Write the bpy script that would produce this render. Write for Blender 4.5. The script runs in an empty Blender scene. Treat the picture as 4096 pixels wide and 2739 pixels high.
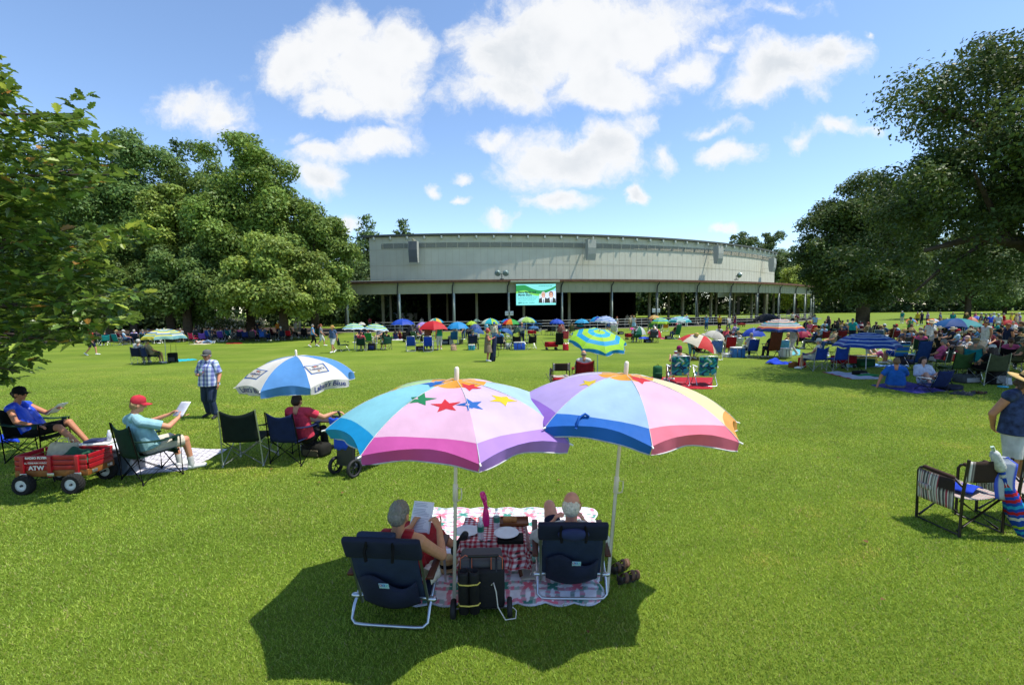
import bpy, bmesh, math, random
import numpy as np
from mathutils import Vector, Matrix
PI = math.pi
random.seed(7); rng = np.random.default_rng(7)
scene = bpy.context.scene
COL = scene.collection

# ------------------------------------------------------------------ camera geometry
# The photograph was taken from about 2.7 m up with a 16.5 mm wide angle lens.
FPX, CAM_H, ROLL = 1878.0, 2.7, 0.0123
PITCH = math.atan((1369.5 - 1237) / FPX)
_c, _s = math.cos(PITCH), math.sin(PITCH)
def ray(u, v):
    a = (u - 2048) / FPX; b = (1369.5 - v) / FPX
    x = a * math.cos(ROLL) + b * math.sin(ROLL); y = -a * math.sin(ROLL) + b * math.cos(ROLL)
    return Vector((x, _c + y * _s, -_s + y * _c))
def G(u, v, z=0.0):
    """world point at height z seen at a place of the photograph"""
    d = ray(u, v); t = (z - CAM_H) / d.z
    return Vector((d.x * t, d.y * t, z))
def AT(u, v, depth):
    d = ray(u, v) * (depth / ray(u, v).y)
    return Vector((d.x, d.y, d.z + CAM_H))

# ------------------------------------------------------------------ colours and materials
def lin(c):
    return c / 12.92 if c <= 0.04045 else ((c + 0.055) / 1.055) ** 2.4
PAL = dict(white='d8d8d4', cream='d6cdb0', black='141416', navy='1a2440', blue='2450b8', royal='1d46c8', skyblue='69a8dc',
           lightblue='a9cfe8', cyan='2aa6d8', teal='1c8f92', aqua='9fd4dc', green='1f6b3c', darkgreen='17382a', lime='a8cf2e',
           olive='5b5f3a', red='b81f28', darkred='6e1420', coral='d8505c', pink='e86a9a', hotpink='d8246e', magenta='b32a8c',
           purple='5b3f9c', lavender='b79ad8', orange='e58a2c', peach='e2b27a', yellow='e6cc3a', mustard='b99a24', tan='a98f6a',
           khaki='b0a184', brown='5a3a24', grey='85878a', darkgrey='44474b', lightgrey='b4b6b8', denim='33507e', slate='4f6486',
           straw='d2b377', rust='a4482c', maroon='5e1c2c', blonde='c9a45c', darkhair='2a1c14', greyhair='7d7970', whitehair='b8b2a6',
           redhair='7a3c1e', skin='c08a68', skintan='a06a48', skinpale='cc9c80', skindark='6b4430', turq='2bb5c4', denimlt='7f9cc0')
def hexlin(h):
    h = PAL.get(h, h)
    return tuple(lin(int(h[i:i + 2], 16) / 255) for i in (0, 2, 4))
_mats = {}
def mat(name, col='808080', rough=0.7, metal=0.0, noise=0.12, scale=9.0, bump=0.0, bscale=60.0, transl=0.0, spec=0.35, alpha=1.0,
        vcol=False, emit=0.0, coat=0.0):
    key = (name, col, rough, metal, noise, scale, bump, bscale, transl, spec, alpha, vcol, emit, coat)
    if key in _mats: return _mats[key]
    m = bpy.data.materials.new(name); m.use_nodes = True; _mats[key] = m
    nt = m.node_tree; N = nt.nodes; L = nt.links; b = N['Principled BSDF']
    b.inputs['Roughness'].default_value = rough; b.inputs['Metallic'].default_value = metal
    b.inputs['Specular IOR Level'].default_value = spec
    if coat: b.inputs['Coat Weight'].default_value = coat
    tc = N.new('ShaderNodeTexCoord')
    if vcol:
        a = N.new('ShaderNodeAttribute'); a.attribute_name = 'Col'; src = a.outputs['Color']
    else:
        r = N.new('ShaderNodeRGB'); r.outputs[0].default_value = (*hexlin(col), 1); src = r.outputs[0]
    if noise > 0:
        n = N.new('ShaderNodeTexNoise'); n.inputs['Scale'].default_value = scale; n.inputs['Detail'].default_value = 5
        L.new(tc.outputs['Object'], n.inputs['Vector'])
        mr = N.new('ShaderNodeMapRange'); mr.inputs[1].default_value = 0.3; mr.inputs[2].default_value = 0.7
        mr.inputs[3].default_value = 1 - noise; mr.inputs[4].default_value = 1 + noise * 0.6
        L.new(n.outputs['Fac'], mr.inputs[0])
        mx = N.new('ShaderNodeVectorMath'); mx.operation = 'SCALE'
        L.new(src, mx.inputs[0]); L.new(mr.outputs[0], mx.inputs['Scale']); src = mx.outputs[0]
    L.new(src, b.inputs['Base Color'])
    if bump > 0:
        n2 = N.new('ShaderNodeTexNoise'); n2.inputs['Scale'].default_value = bscale; n2.inputs['Detail'].default_value = 6
        L.new(tc.outputs['Object'], n2.inputs['Vector'])
        bp = N.new('ShaderNodeBump'); bp.inputs['Strength'].default_value = bump; bp.inputs['Distance'].default_value = 0.02
        L.new(n2.outputs['Fac'], bp.inputs['Height']); L.new(bp.outputs[0], b.inputs['Normal'])
    out = N['Material Output']
    if alpha < 1: b.inputs['Alpha'].default_value = alpha
    if emit > 0:
        L.new(src, b.inputs['Emission Color']); b.inputs['Emission Strength'].default_value = emit
    if transl > 0:
        t = N.new('ShaderNodeBsdfTranslucent'); L.new(src, t.inputs['Color'])
        ms = N.new('ShaderNodeMixShader'); ms.inputs[0].default_value = transl
        L.new(b.outputs[0], ms.inputs[1]); L.new(t.outputs[0], ms.inputs[2]); L.new(ms.outputs[0], out.inputs['Surface'])
    return m
def dim(c, k):
    return ''.join('%02x' % int(round(255 * (lambda v: v * 12.92 if v <= 0.0031308 else 1.055 * v ** (1 / 2.4) - 0.055)(min(1, q * k)))) for q in hexlin(c))
def fab(c, bump=0.15): return mat('cloth_' + c, dim(c, .72), rough=0.85, noise=0.22, scale=10, bump=bump * 2.6, bscale=13, spec=0.2)
def canvas(c): return mat('canopy_' + c, dim(c, .84), rough=0.6, noise=0.09, scale=5, bump=0.3, bscale=9, transl=0.34, spec=0.3)
def metal(c='b8bcc0', rough=0.32): return mat('metal_' + c, c, rough=rough, metal=0.9, noise=0.08, scale=15)
def plas(c, rough=0.4): return mat('plastic_' + c, c, rough=rough, noise=0.06, scale=8, spec=0.5)
def skinm(c): return mat('skin_' + c, c, rough=0.55, noise=0.1, scale=25, spec=0.35)
VC = mat('patterned_cloth', vcol=True, rough=0.85, noise=0.1, scale=14, bump=0.2, bscale=40, spec=0.2)
VCT = mat('patterned_canopy', vcol=True, rough=0.6, noise=0.06, scale=4, bump=0.12, bscale=9, transl=0.22, spec=0.3)

# ------------------------------------------------------------------ mesh builder
def frame(d, up=None):
    d = Vector(d).normalized()
    up = Vector(up) if up is not None else (Vector((0, 0, 1)) if abs(d.z) < 0.95 else Vector((0, 1, 0)))
    x = d.cross(up).normalized(); y = x.cross(d).normalized()
    return x, y, d
class MB:
    def __init__(s): s.v = []; s.f = []; s.m = []; s.sm = []; s.c = None; s.M = None
    def add(s, vs, fs, m=0, sm=True, col=None):
        o = len(s.v)
        if s.M is not None: vs = [s.M @ Vector(p) for p in vs]
        s.v.extend([tuple(p) for p in vs]); s.f.extend([tuple(i + o for i in f) for f in fs])
        s.m.extend([m] * len(fs)); s.sm.extend([sm] * len(fs))
        if col is not None or s.c is not None:
            if s.c is None: s.c = [(1, 1, 1)] * o
            if col is None: col = [(1, 1, 1)] * len(vs)
            elif not isinstance(col, list): col = [col] * len(vs)
            s.c.extend(col)
        return s
    def box(s, c, size, m=0, rz=0.0, R=None, bev=0.0):
        hx, hy, hz = (k / 2 for k in size)
        R = R or Matrix.Rotation(rz, 3, 'Z'); c = Vector(c)
        if bev <= 0:
            vs = [c + R @ Vector((x * hx, y * hy, z * hz)) for z in (-1, 1) for y in (-1, 1) for x in (-1, 1)]
            fs = [(0, 2, 3, 1), (4, 5, 7, 6), (0, 1, 5, 4), (2, 6, 7, 3), (0, 4, 6, 2), (1, 3, 7, 5)]
            return s.add(vs, fs, m, False)
        bm = bmesh.new(); bmesh.ops.create_cube(bm, size=1)
        for v in bm.verts: v.co = Vector((v.co.x * hx * 2, v.co.y * hy * 2, v.co.z * hz * 2))
        bmesh.ops.bevel(bm, geom=bm.edges[:], offset=min(bev, hx * .9, hy * .9, hz * .9), segments=2, affect='EDGES', profile=0.6)
        bm.verts.index_update()
        vs = [c + R @ v.co for v in bm.verts]; fs = [[v.index for v in f.verts] for f in bm.faces]; bm.free()
        return s.add(vs, fs, m, True)
    def tube(s, pts, r, n=8, m=0, closed=False, cap=True):
        pts = [Vector(p) for p in pts]; k = len(pts)
        rs = r if isinstance(r, (list, tuple)) else [r] * k
        vs = []; fs = []; px = None
        for i, p in enumerate(pts):
            if closed: d = pts[(i + 1) % k] - pts[i - 1]
            else: d = pts[min(i + 1, k - 1)] - pts[max(i - 1, 0)]
            d = d.normalized()
            if px is None: x, y, _ = frame(d)
            else:
                x = (px - d * px.dot(d)).normalized(); y = d.cross(x)
            px = x
            vs += [p + (x * math.cos(2 * PI * j / n) + y * math.sin(2 * PI * j / n)) * rs[i] for j in range(n)]
        for i in range(k if closed else k - 1):
            a = i * n; b = ((i + 1) % k) * n
            fs += [(a + j, a + (j + 1) % n, b + (j + 1) % n, b + j) for j in range(n)]
        s.add(vs, fs, m, True)
        if cap and not closed:
            s.add(vs[:n], [tuple(range(n - 1, -1, -1))], m, False); s.add(vs[-n:], [tuple(range(n))], m, False)
        return s
    def lathe(s, prof, n=24, m=0, c=(0, 0, 0), R=None, sx=1, sy=1, a0=0, a1=2 * PI, sm=True):
        c = Vector(c); full = abs(a1 - a0 - 2 * PI) < 1e-6; k = n if full else n + 1
        vs = []
        for (r, z) in prof:
            for j in range(k):
                a = a0 + (a1 - a0) * j / n
                p = Vector((r * math.cos(a) * sx, r * math.sin(a) * sy, z))
                vs.append(c + (R @ p if R else p))
        fs = []
        for i in range(len(prof) - 1):
            for j in range(n):
                a = i * k + j; b = i * k + (j + 1) % k
                fs.append((a, b, b + k, a + k))
        return s.add(vs, fs, m, sm)
    def cap(s, p0, p1, r0, r1, n=12, h=3, m=0, flat0=False, flat1=False):
        p0 = Vector(p0); p1 = Vector(p1)
        if (p1 - p0).length < 1e-5: p1 = p0 + Vector((0, 0, 1e-4))
        x, y, d = frame(p1 - p0); rings = []
        if not flat0:
            for i in range(h): t = PI / 2 * i / h; rings.append((p0 - d * r0 * math.cos(t), max(r0 * math.sin(t), 1e-4)))
        else: rings.append((p0, 1e-4))
        rings += [(p0, r0), (p1, r1)]
        if not flat1:
            for i in range(h - 1, -1, -1): t = PI / 2 * i / h; rings.append((p1 + d * r1 * math.cos(t), max(r1 * math.sin(t), 1e-4)))
        else: rings.append((p1, 1e-4))
        vs = [c + (x * math.cos(2 * PI * j / n) + y * math.sin(2 * PI * j / n)) * r for (c, r) in rings for j in range(n)]
        fs = [(i * n + j, i * n + (j + 1) % n, (i + 1) * n + (j + 1) % n, (i + 1) * n + j) for i in range(len(rings) - 1) for j in range(n)]
        fs += [tuple(range(n - 1, -1, -1)), tuple((len(rings) - 1) * n + j for j in range(n))]
        return s.add(vs, fs, m, True)
    def ell(s, c, r, R=None, n=16, h=10, m=0):
        c = Vector(c); vs = []
        for i in range(h + 1):
            t = PI * i / h
            for j in range(n):
                a = 2 * PI * j / n
                p = Vector((max(math.sin(t), 1e-3) * math.cos(a) * r[0], max(math.sin(t), 1e-3) * math.sin(a) * r[1], -math.cos(t) * r[2]))
                vs.append(c + (R @ p if R else p))
        fs = [(i * n + j, i * n + (j + 1) % n, (i + 1) * n + (j + 1) % n, (i + 1) * n + j) for i in range(h) for j in range(n)]
        fs += [tuple(range(n - 1, -1, -1)), tuple(h * n + j for j in range(n))]
        return s.add(vs, fs, m, True)
    def grid(s, fn, nu, nv, m=0, col=None, thick=0.0, sm=True):
        P = [[Vector(fn(i / nu, j / nv)) for i in range(nu + 1)] for j in range(nv + 1)]
        vs = [p for row in P for p in row]; w = nu + 1
        cl = [col(i / nu, j / nv) for j in range(nv + 1) for i in range(nu + 1)] if col else None
        fs = [(j * w + i, j * w + i + 1, (j + 1) * w + i + 1, (j + 1) * w + i) for j in range(nv) for i in range(nu)]
        if thick:
            o = len(vs); nn = []
            for j in range(nv + 1):
                for i in range(nu + 1):
                    a = P[j][min(i + 1, nu)] - P[j][max(i - 1, 0)]; b = P[min(j + 1, nv)][i] - P[max(j - 1, 0)][i]
                    nn.append(a.cross(b).normalized())
            vs = vs + [v - q * thick for v, q in zip(vs, nn)]
            if cl: cl = cl + cl
            fs = fs + [tuple(o + k for k in reversed(f)) for f in fs]
            edge = [i for i in range(w)] + [j * w + nu for j in range(1, nv + 1)] + [nv * w + i for i in range(nu - 1, -1, -1)] + [j * w for j in range(nv - 1, 0, -1)]
            fs += [(edge[(k + 1) % len(edge)], edge[k], edge[k] + o, edge[(k + 1) % len(edge)] + o) for k in range(len(edge))]
        return s.add(vs, fs, m, sm, cl)
    def prism(s, pts, c, X, Y, t, m=0, sm=False):
        """flat outline pts given in the plane X,Y about c, with thickness t"""
        X = Vector(X); Y = Vector(Y); c = Vector(c); n = X.cross(Y).normalized(); k = len(pts)
        a = [c + X * p[0] + Y * p[1] for p in pts]; b = [p + n * t for p in a]
        fs = [tuple(range(k - 1, -1, -1)), tuple(range(k, 2 * k))] + [(i, (i + 1) % k, k + (i + 1) % k, k + i) for i in range(k)]
        return s.add(a + b, fs, m, sm)
    def mesh(s, name, mats):
        me = bpy.data.meshes.new(name); me.from_pydata(s.v, [], s.f)
        for mm in (mats if isinstance(mats, (list, tuple)) else [mats]): me.materials.append(mm)
        me.polygons.foreach_set('material_index', s.m); me.polygons.foreach_set('use_smooth', s.sm)
        if s.c is not None: set_col(me, s.c)
        me.update(); return me
    def build(s, name, mats, parent=None, loc=None, rz=0.0):
        o = bpy.data.objects.new(name, s.mesh(name, mats)); COL.objects.link(o)
        if parent: o.parent = parent
        if loc is not None: o.location = loc
        o.rotation_euler.z = rz
        return o
def set_col(me, cols):
    a = me.color_attributes.new('Col', 'FLOAT_COLOR', 'POINT')
    arr = np.ones((len(me.vertices), 4), np.float32); arr[:, :3] = np.asarray(cols, np.float32)
    a.data.foreach_set('color', arr.ravel())
def tag(o, label=None, cat=None, group=None, kind=None):
    if label: o['label'] = label
    if cat: o['category'] = cat
    if group: o['group'] = group
    if kind: o['kind'] = kind
    return o
def thing(name, loc, label, cat, group=None, rz=0.0):
    o = bpy.data.objects.new(name, None); COL.objects.link(o); o.empty_display_size = 0.1
    o.location = loc; o.rotation_euler.z = rz
    return tag(o, label, cat, group)
def part(name, mesh, mats, parent, loc=None, rot=None):
    """a part sharing cached mesh data, its own materials on the object"""
    o = bpy.data.objects.new(name, mesh); COL.objects.link(o); o.parent = parent
    if mats is not None:
        for i, mm in enumerate(mats if isinstance(mats, (list, tuple)) else [mats]):
            o.material_slots[i].link = 'OBJECT'; o.material_slots[i].material = mm
    if loc is not None: o.location = loc
    if rot is not None: o.rotation_euler = rot
    return o
def copy_tree(o, parent=None):
    c = o.copy(); COL.objects.link(c); c.parent = parent
    for ch in list(o.children): copy_tree(ch, c)
    return c
def text_mesh(txt, size, align='CENTER', bold=0.0, depth=0.0):
    cu = bpy.data.curves.new('lettering', 'FONT'); cu.body = txt; cu.size = size; cu.align_x = align; cu.align_y = 'CENTER'
    cu.offset = bold; cu.extrude = depth; cu.resolution_u = 3
    o = bpy.data.objects.new('lettering', cu); COL.objects.link(o)
    dg = bpy.context.evaluated_depsgraph_get(); me = bpy.data.meshes.new_from_object(o.evaluated_get(dg))
    vs = [Vector(v.co) for v in me.vertices]; fs = [tuple(p.vertices) for p in me.polygons]
    COL.objects.unlink(o); bpy.data.objects.remove(o); bpy.data.curves.remove(cu); bpy.data.meshes.remove(me)
    return vs, fs
def remesh(mb, voxel, smooth=3, dec=None):
    """one continuous surface grown over the builder's overlapping volumes"""
    me = mb.mesh('body', [mat('plain')]); o = bpy.data.objects.new('body', me); COL.objects.link(o)
    r = o.modifiers.new('r', 'REMESH'); r.mode = 'VOXEL'; r.voxel_size = voxel; r.use_smooth_shade = True
    sm = o.modifiers.new('s', 'SMOOTH'); sm.factor = 0.5; sm.iterations = smooth
    dg = bpy.context.evaluated_depsgraph_get(); out = bpy.data.meshes.new_from_object(o.evaluated_get(dg))
    COL.objects.unlink(o); bpy.data.objects.remove(o); bpy.data.meshes.remove(me)
    out.materials.clear(); out.materials.append(mat('plain'))
    out.polygons.foreach_set('use_smooth', [True] * len(out.polygons))
    return out

# ------------------------------------------------------------------ camera, sun, sky
cam_d = bpy.data.cameras.new('camera'); cam = bpy.data.objects.new('camera', cam_d); COL.objects.link(cam)
cam_d.sensor_width = 36; cam_d.lens = FPX / 4096 * 36; cam_d.clip_end = 6000; cam_d.clip_start = 0.1
cam.matrix_world = Matrix.Translation((0, 0, CAM_H)) @ Matrix.Rotation(PI / 2 - PITCH, 4, 'X') @ Matrix.Rotation(-ROLL, 4, 'Z')
scene.camera = cam
SUN_EL, SUN_ALPHA = math.radians(65.5), math.radians(6)
sun_dir = Vector((math.cos(SUN_EL) * math.cos(SUN_ALPHA), -math.cos(SUN_EL) * math.sin(SUN_ALPHA), math.sin(SUN_EL)))
sd = bpy.data.lights.new('sun', 'SUN'); sd.energy = 4.1; sd.angle = math.radians(0.5); sd.color = (1.0, 0.955, 0.88)
so = bpy.data.objects.new('sun', sd); COL.objects.link(so); so.rotation_euler = (-sun_dir).to_track_quat('-Z', 'Y').to_euler()
so.location = (40, -10, 60)
w = bpy.data.worlds.new('World'); scene.world = w; w.use_nodes = True
nt = w.node_tree; N = nt.nodes; L = nt.links; N.clear()
outw = N.new('ShaderNodeOutputWorld')
sky = N.new('ShaderNodeTexSky'); sky.sky_type = 'NISHITA'; sky.sun_disc = False; sky.sun_elevation = SUN_EL
sky.sun_rotation = math.atan2(sun_dir.x, sun_dir.y); sky.air_density = 1.0; sky.dust_density = 0.2; sky.altitude = 800; sky.ozone_density = 3.0
bg = N.new('ShaderNodeBackground'); bg.inputs['Strength'].default_value = 0.15
L.new(sky.outputs[0], bg.inputs['Color'])
def mnode(op, a, b=None, c=None):
    n = N.new('ShaderNodeMath'); n.operation = op
    for i, q in enumerate((a, b, c)):
        if q is None: continue
        if isinstance(q, (int, float)): n.inputs[i].default_value = q
        else: L.new(q, n.inputs[i])
    return n.outputs[0]
tc = N.new('ShaderNodeTexCoord'); sep = N.new('ShaderNodeSeparateXYZ'); L.new(tc.outputs['Generated'], sep.inputs[0])
ysafe = mnode('MAXIMUM', sep.outputs['Y'], 0.08)
comb = N.new('ShaderNodeCombineXYZ')
L.new(mnode('DIVIDE', sep.outputs['X'], ysafe), comb.inputs[0]); L.new(mnode('DIVIDE', sep.outputs['Z'], ysafe), comb.inputs[1])
def noise_n(vec, scale, detail, rough=0.6):
    n = N.new('ShaderNodeTexNoise'); n.inputs['Scale'].default_value = scale; n.inputs['Detail'].default_value = detail
    n.inputs['Roughness'].default_value = rough; L.new(vec, n.inputs['Vector']); return n
def vmath(op, a, b):
    n = N.new('ShaderNodeVectorMath'); n.operation = op
    for i, q in enumerate((a, b)):
        if isinstance(q, tuple): n.inputs[i].default_value = q
        elif isinstance(q, (int, float)): n.inputs['Scale'].default_value = q
        else: L.new(q, n.inputs[i])
    return n.outputs[0]
wob = vmath('SCALE', vmath('SUBTRACT', noise_n(comb.outputs[0], 5, 6, 0.6).outputs['Color'], (0.5, 0.5, 0.5)), 0.15)
P0 = vmath('ADD', comb.outputs[0], wob)
CLOUDS = [(690,130,110,85,1),(765,75,110,90,1),(850,160,135,120,1),(940,100,75,75,.8),(780,230,110,40,.8),
 (1300,80,260,120,1.1),(1170,140,140,110,1),(1480,70,170,90,1),(1560,150,90,55,.8),(1390,190,190,60,.9),(1150,215,170,45,.8),
 (1290,370,185,75,1),(1380,330,95,65,.9),(1130,318,65,28,.6),(1445,285,65,40,.5),(1290,465,95,30,.9),(1140,508,45,17,.6),
 (860,332,90,52,.9),(745,358,75,30,.6),(735,412,55,42,.7),(415,240,100,50,.55),(510,255,85,52,.6),(550,290,60,30,.5),
 (1790,160,145,75,1),(1905,135,95,50,.8),(1730,200,110,50,.7),(1640,105,45,30,.6),(1830,322,65,30,.5),(1910,300,70,18,.45),(2000,298,60,12,.35),
 (1665,360,65,34,.8),(1520,350,42,48,.55),(1442,465,34,20,.7),(990,448,28,20,.8),(1055,470,23,15,.7),(800,515,34,26,.8),(1655,518,26,12,.6),
 (1060,410,27,14,.6),(1790,10,90,20,.35),(1980,92,16,14,.6),(700,320,40,20,.3),(1640,290,70,20,.4)]
F = None
for (cx, cy, a, b, st) in CLOUDS:
    d = ray(cx * 1.7468, cy * 1.7468); cu, cw = d.x / d.y, d.z / d.y
    t = vmath('MULTIPLY', vmath('SUBTRACT', P0, (cu, cw, 0)), (1075 / (a * 1.14), 1075 / (b * 1.14), 0))
    ln = N.new('ShaderNodeVectorMath'); ln.operation = 'LENGTH'; L.new(t, ln.inputs[0])
    q = mnode('MULTIPLY', mnode('SUBTRACT', 1.0, ln.outputs['Value']), st)
    F = q if F is None else mnode('SMOOTH_MAX', F, q, 0.12)
fine = noise_n(P0, 7, 12, 0.66).outputs['Fac']
F2 = mnode('ADD', F, mnode('MULTIPLY', mnode('SUBTRACT', fine, 0.5), 1.75))
def sstep(x, lo, hi, o0=0.0, o1=1.0):
    n = N.new('ShaderNodeMapRange'); n.interpolation_type = 'SMOOTHSTEP'
    for i, q in enumerate((lo, hi, o0, o1)): n.inputs[i + 1].default_value = q
    L.new(x, n.inputs[0]); return n.outputs[0]
dens = sstep(F2, -0.02, 0.54)
front = sstep(sep.outputs['Y'], 0.1, 0.2)
dens = mnode('MULTIPLY', dens, front)
shade = mnode('MULTIPLY', sstep(F2, 0.35, 1.0), sstep(noise_n(comb.outputs[0], 3.2, 4).outputs['Fac'], 0.4, 0.62))
cr = N.new('ShaderNodeMix'); cr.data_type = 'RGBA'; L.new(shade, cr.inputs[0])
cr.inputs[6].default_value = (0.60, 0.605, 0.61, 1); cr.inputs[7].default_value = (0.46, 0.485, 0.51, 1)
bgc = N.new('ShaderNodeBackground'); L.new(cr.outputs[2], bgc.inputs['Color']); bgc.inputs['Strength'].default_value = 1.0
mxs = N.new('ShaderNodeMixShader'); L.new(mnode('MULTIPLY', dens, 0.96), mxs.inputs[0]); L.new(bg.outputs[0], mxs.inputs[1]); L.new(bgc.outputs[0], mxs.inputs[2])
L.new(mxs.outputs[0], outw.inputs['Surface'])
scene.view_settings.view_transform = 'Standard'; scene.view_settings.look = 'None'
scene.view_settings.exposure = 0.7; scene.view_settings.gamma = 1.0
scene.cycles.use_denoising = True
scene.cycles.max_bounces = 6; scene.cycles.transparent_max_bounces = 8
# ================================================================== ground
def ground_material():
    m = bpy.data.materials.new('lawn'); m.use_nodes = True; nt = m.node_tree; N = nt.nodes; L = nt.links; b = N['Principled BSDF']
    b.inputs['Roughness'].default_value = 0.9; b.inputs['Specular IOR Level'].default_value = 0.15
    g = N.new('ShaderNodeNewGeometry')
    def ns(scale, det, vec=None, rough=.6):
        n = N.new('ShaderNodeTexNoise'); n.inputs['Scale'].default_value = scale; n.inputs['Detail'].default_value = det; n.inputs['Roughness'].default_value = rough
        L.new(vec or g.outputs['Position'], n.inputs['Vector']); return n.outputs['Fac']
    def ramp(f, stops):
        r = N.new('ShaderNodeValToRGB'); L.new(f, r.inputs[0]); e = r.color_ramp.elements
        while len(e) < len(stops): e.new(0.5)
        for k, (p, c) in zip(e, stops): k.position = p; k.color = (*c, 1)
        return r.outputs[0]
    def mix(a, b2, fac, mode='MIX'):
        x = N.new('ShaderNodeMix'); x.data_type = 'RGBA'; x.blend_type = mode
        for i, q in ((0, fac), (6, a), (7, b2)):
            if isinstance(q, (int, float)): x.inputs[i].default_value = q
            else: L.new(q, x.inputs[i])
        return x.outputs[2]
    mp = N.new('ShaderNodeMapping'); mp.inputs['Scale'].default_value = (0.05, 0.42, 1); mp.inputs['Rotation'].default_value = (0, 0, 0.1)
    L.new(g.outputs['Position'], mp.inputs[0])
    base = ramp(ns(0.3, 6), [(0.32, (0.11, 0.173, 0.013)), (0.5, (0.137, 0.199, 0.019)), (0.68, (0.174, 0.224, 0.029))])
    streak = ramp(ns(1.0, 5, mp.outputs[0]), [(0.36, (0.8, 0.83, 0.8)), (0.52, (1, 1, 1)), (0.66, (1.16, 1.1, 1.08))])
    fine = ramp(ns(16, 9, None, .75), [(0.32, (0.6, 0.64, 0.6)), (0.5, (1, 1, 1)), (0.68, (1.32, 1.26, 1.35))])
    dry = ramp(ns(0.9, 7, None, .7), [(0.66, (0, 0, 0)), (0.74, (1, 1, 1))])
    c = mix(mix(base, streak, 1.0, 'MULTIPLY'), fine, 0.85, 'MULTIPLY')
    c = mix(c, ramp(ns(30, 3), [(0.3, (0.13, 0.15, 0.02)), (0.7, (0.2, 0.19, 0.04))]), mnode2(N, L, dry, 0.45))
    L.new(c, b.inputs['Base Color'])
    bp = N.new('ShaderNodeBump'); bp.inputs['Strength'].default_value = 0.7; bp.inputs['Distance'].default_value = 0.05
    L.new(ns(38, 8, None, .75), bp.inputs['Height']); L.new(bp.outputs[0], b.inputs['Normal'])
    return m
def mnode2(N, L, a, k):
    n = N.new('ShaderNodeMath'); n.operation = 'MULTIPLY'; L.new(a, n.inputs[0]); n.inputs[1].default_value = k; return n.outputs[0]
g = MB(); g.grid(lambda a, b: (-1800 + 3600 * a, -300 + 3300 * b, 0), 24, 24)
tag(g.build('ground', ground_material()), kind='structure')

b = MB(); pts_ = [(-62, 47), (-48, 44.5), (-36, 45.5), (-27, 48), (-21, 55), (-22, 70), (-40, 84), (-80, 90), (-90, 60)]; b.add([(x, y, .004) for x, y in pts_], [tuple(range(len(pts_)))], 0, False); tag(b.build('shade_ground', mat('shade_brown', '3a2c20', rough=.95, noise=.5, scale=1.5, bump=.6, bscale=9)), kind='structure')  # dark brown sheet, paints the deep shade under the left trees into the ground
QUILT = dict(o=G(965 * 1.7468, 1166 * 1.7468), x=None)
KEEP_OUT = []        # (corner list) lawn areas covered by blankets
def lawn_blades(y0=2.3, y1=24.0, d0=12500.0, seed=3):
    r = np.random.default_rng(seed)
    ys = np.linspace(y0, y1, 400); pdf = 3.0 * ys * d0 * (3 / ys) ** 1.3; cdf = np.cumsum(pdf) * (ys[1] - ys[0]); n = int(cdf[-1])
    Y = np.interp(r.random(n) * cdf[-1], cdf, ys); X = (r.random(n) * 2 - 1) * 1.47 * Y
    keep = np.ones(n, bool)
    for poly in KEEP_OUT:
        ins = np.ones(n, bool)
        for i in range(len(poly)):
            a = poly[i]; b = poly[(i + 1) % len(poly)]
            ins &= ((b[0] - a[0]) * (Y - a[1]) - (b[1] - a[1]) * (X - a[0])) > 0
        keep &= ~ins
    X = X[keep]; Y = Y[keep]; n = len(X)
    fade = np.clip((y1 - Y) / 12, 0.12, 1)
    h = (0.013 + 0.017 * r.random(n)) * fade; wd = 0.0029 * (Y / 3) ** 0.75 * (0.7 + 0.6 * r.random(n))
    ang = r.random(n) * 2 * PI; la = r.random(n) * 2 * PI; lean = h * (0.3 + 0.9 * r.random(n))
    V = np.zeros((n, 3, 3), np.float32)
    V[:, 0, 0] = X + np.cos(ang) * wd; V[:, 0, 1] = Y + np.sin(ang) * wd
    V[:, 1, 0] = X - np.cos(ang) * wd; V[:, 1, 1] = Y - np.sin(ang) * wd
    V[:, 2, 0] = X + np.cos(la) * lean; V[:, 2, 1] = Y + np.sin(la) * lean; V[:, 2, 2] = h
    t = r.random(n)[:, None]; dk = (r.random(n) < 0.5)[:, None]
    c = np.where(dk, np.array([[.17, .285, .02]]) * (0.7 + .5 * t), np.array([[.325, .445, .06]]) * (0.75 + .45 * t))
    dry = r.random(n) < 0.06; c[dry] = np.array([.36, .33, .13])
    pt = np.sin(X * .9 + 2 * np.sin(Y * .7 + .4)) * np.sin(Y * 1.15 + 2 * np.sin(X * .53)); pt2 = np.sin(X * 2.7 + 3 * np.sin(Y * 1.9)) * np.sin(Y * 3.1 + 2 * np.sin(X * 2.2)); c *= (1 + .11 * pt + .07 * pt2)[:, None]; wn = (pt * pt2 > .5) & (r.random(n) < .5); c[wn] *= np.array([1.3, 1.06, 1.5]); c[:, 0] *= 1 + .10 * np.clip(pt + .6 * pt2, 0, 1.5)
    C = np.repeat(c, 3, 0)
    me = bpy.data.meshes.new('grass'); me.vertices.add(3 * n); me.vertices.foreach_set('co', V.ravel())
    me.loops.add(3 * n); me.loops.foreach_set('vertex_index', np.arange(3 * n, dtype=np.int32))
    me.polygons.add(n); me.polygons.foreach_set('loop_start', np.arange(n, dtype=np.int32) * 3)
    me.polygons.foreach_set('loop_total', np.full(n, 3, np.int32)); me.update(calc_edges=True)
    set_col(me, C); me.materials.append(leafmat('grass_blade', 0.35, 0.55))
    o = bpy.data.objects.new('grass', me); COL.objects.link(o); tag(o, 'short mown green grass blades of the near lawn', 'grass', kind='stuff')
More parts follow.
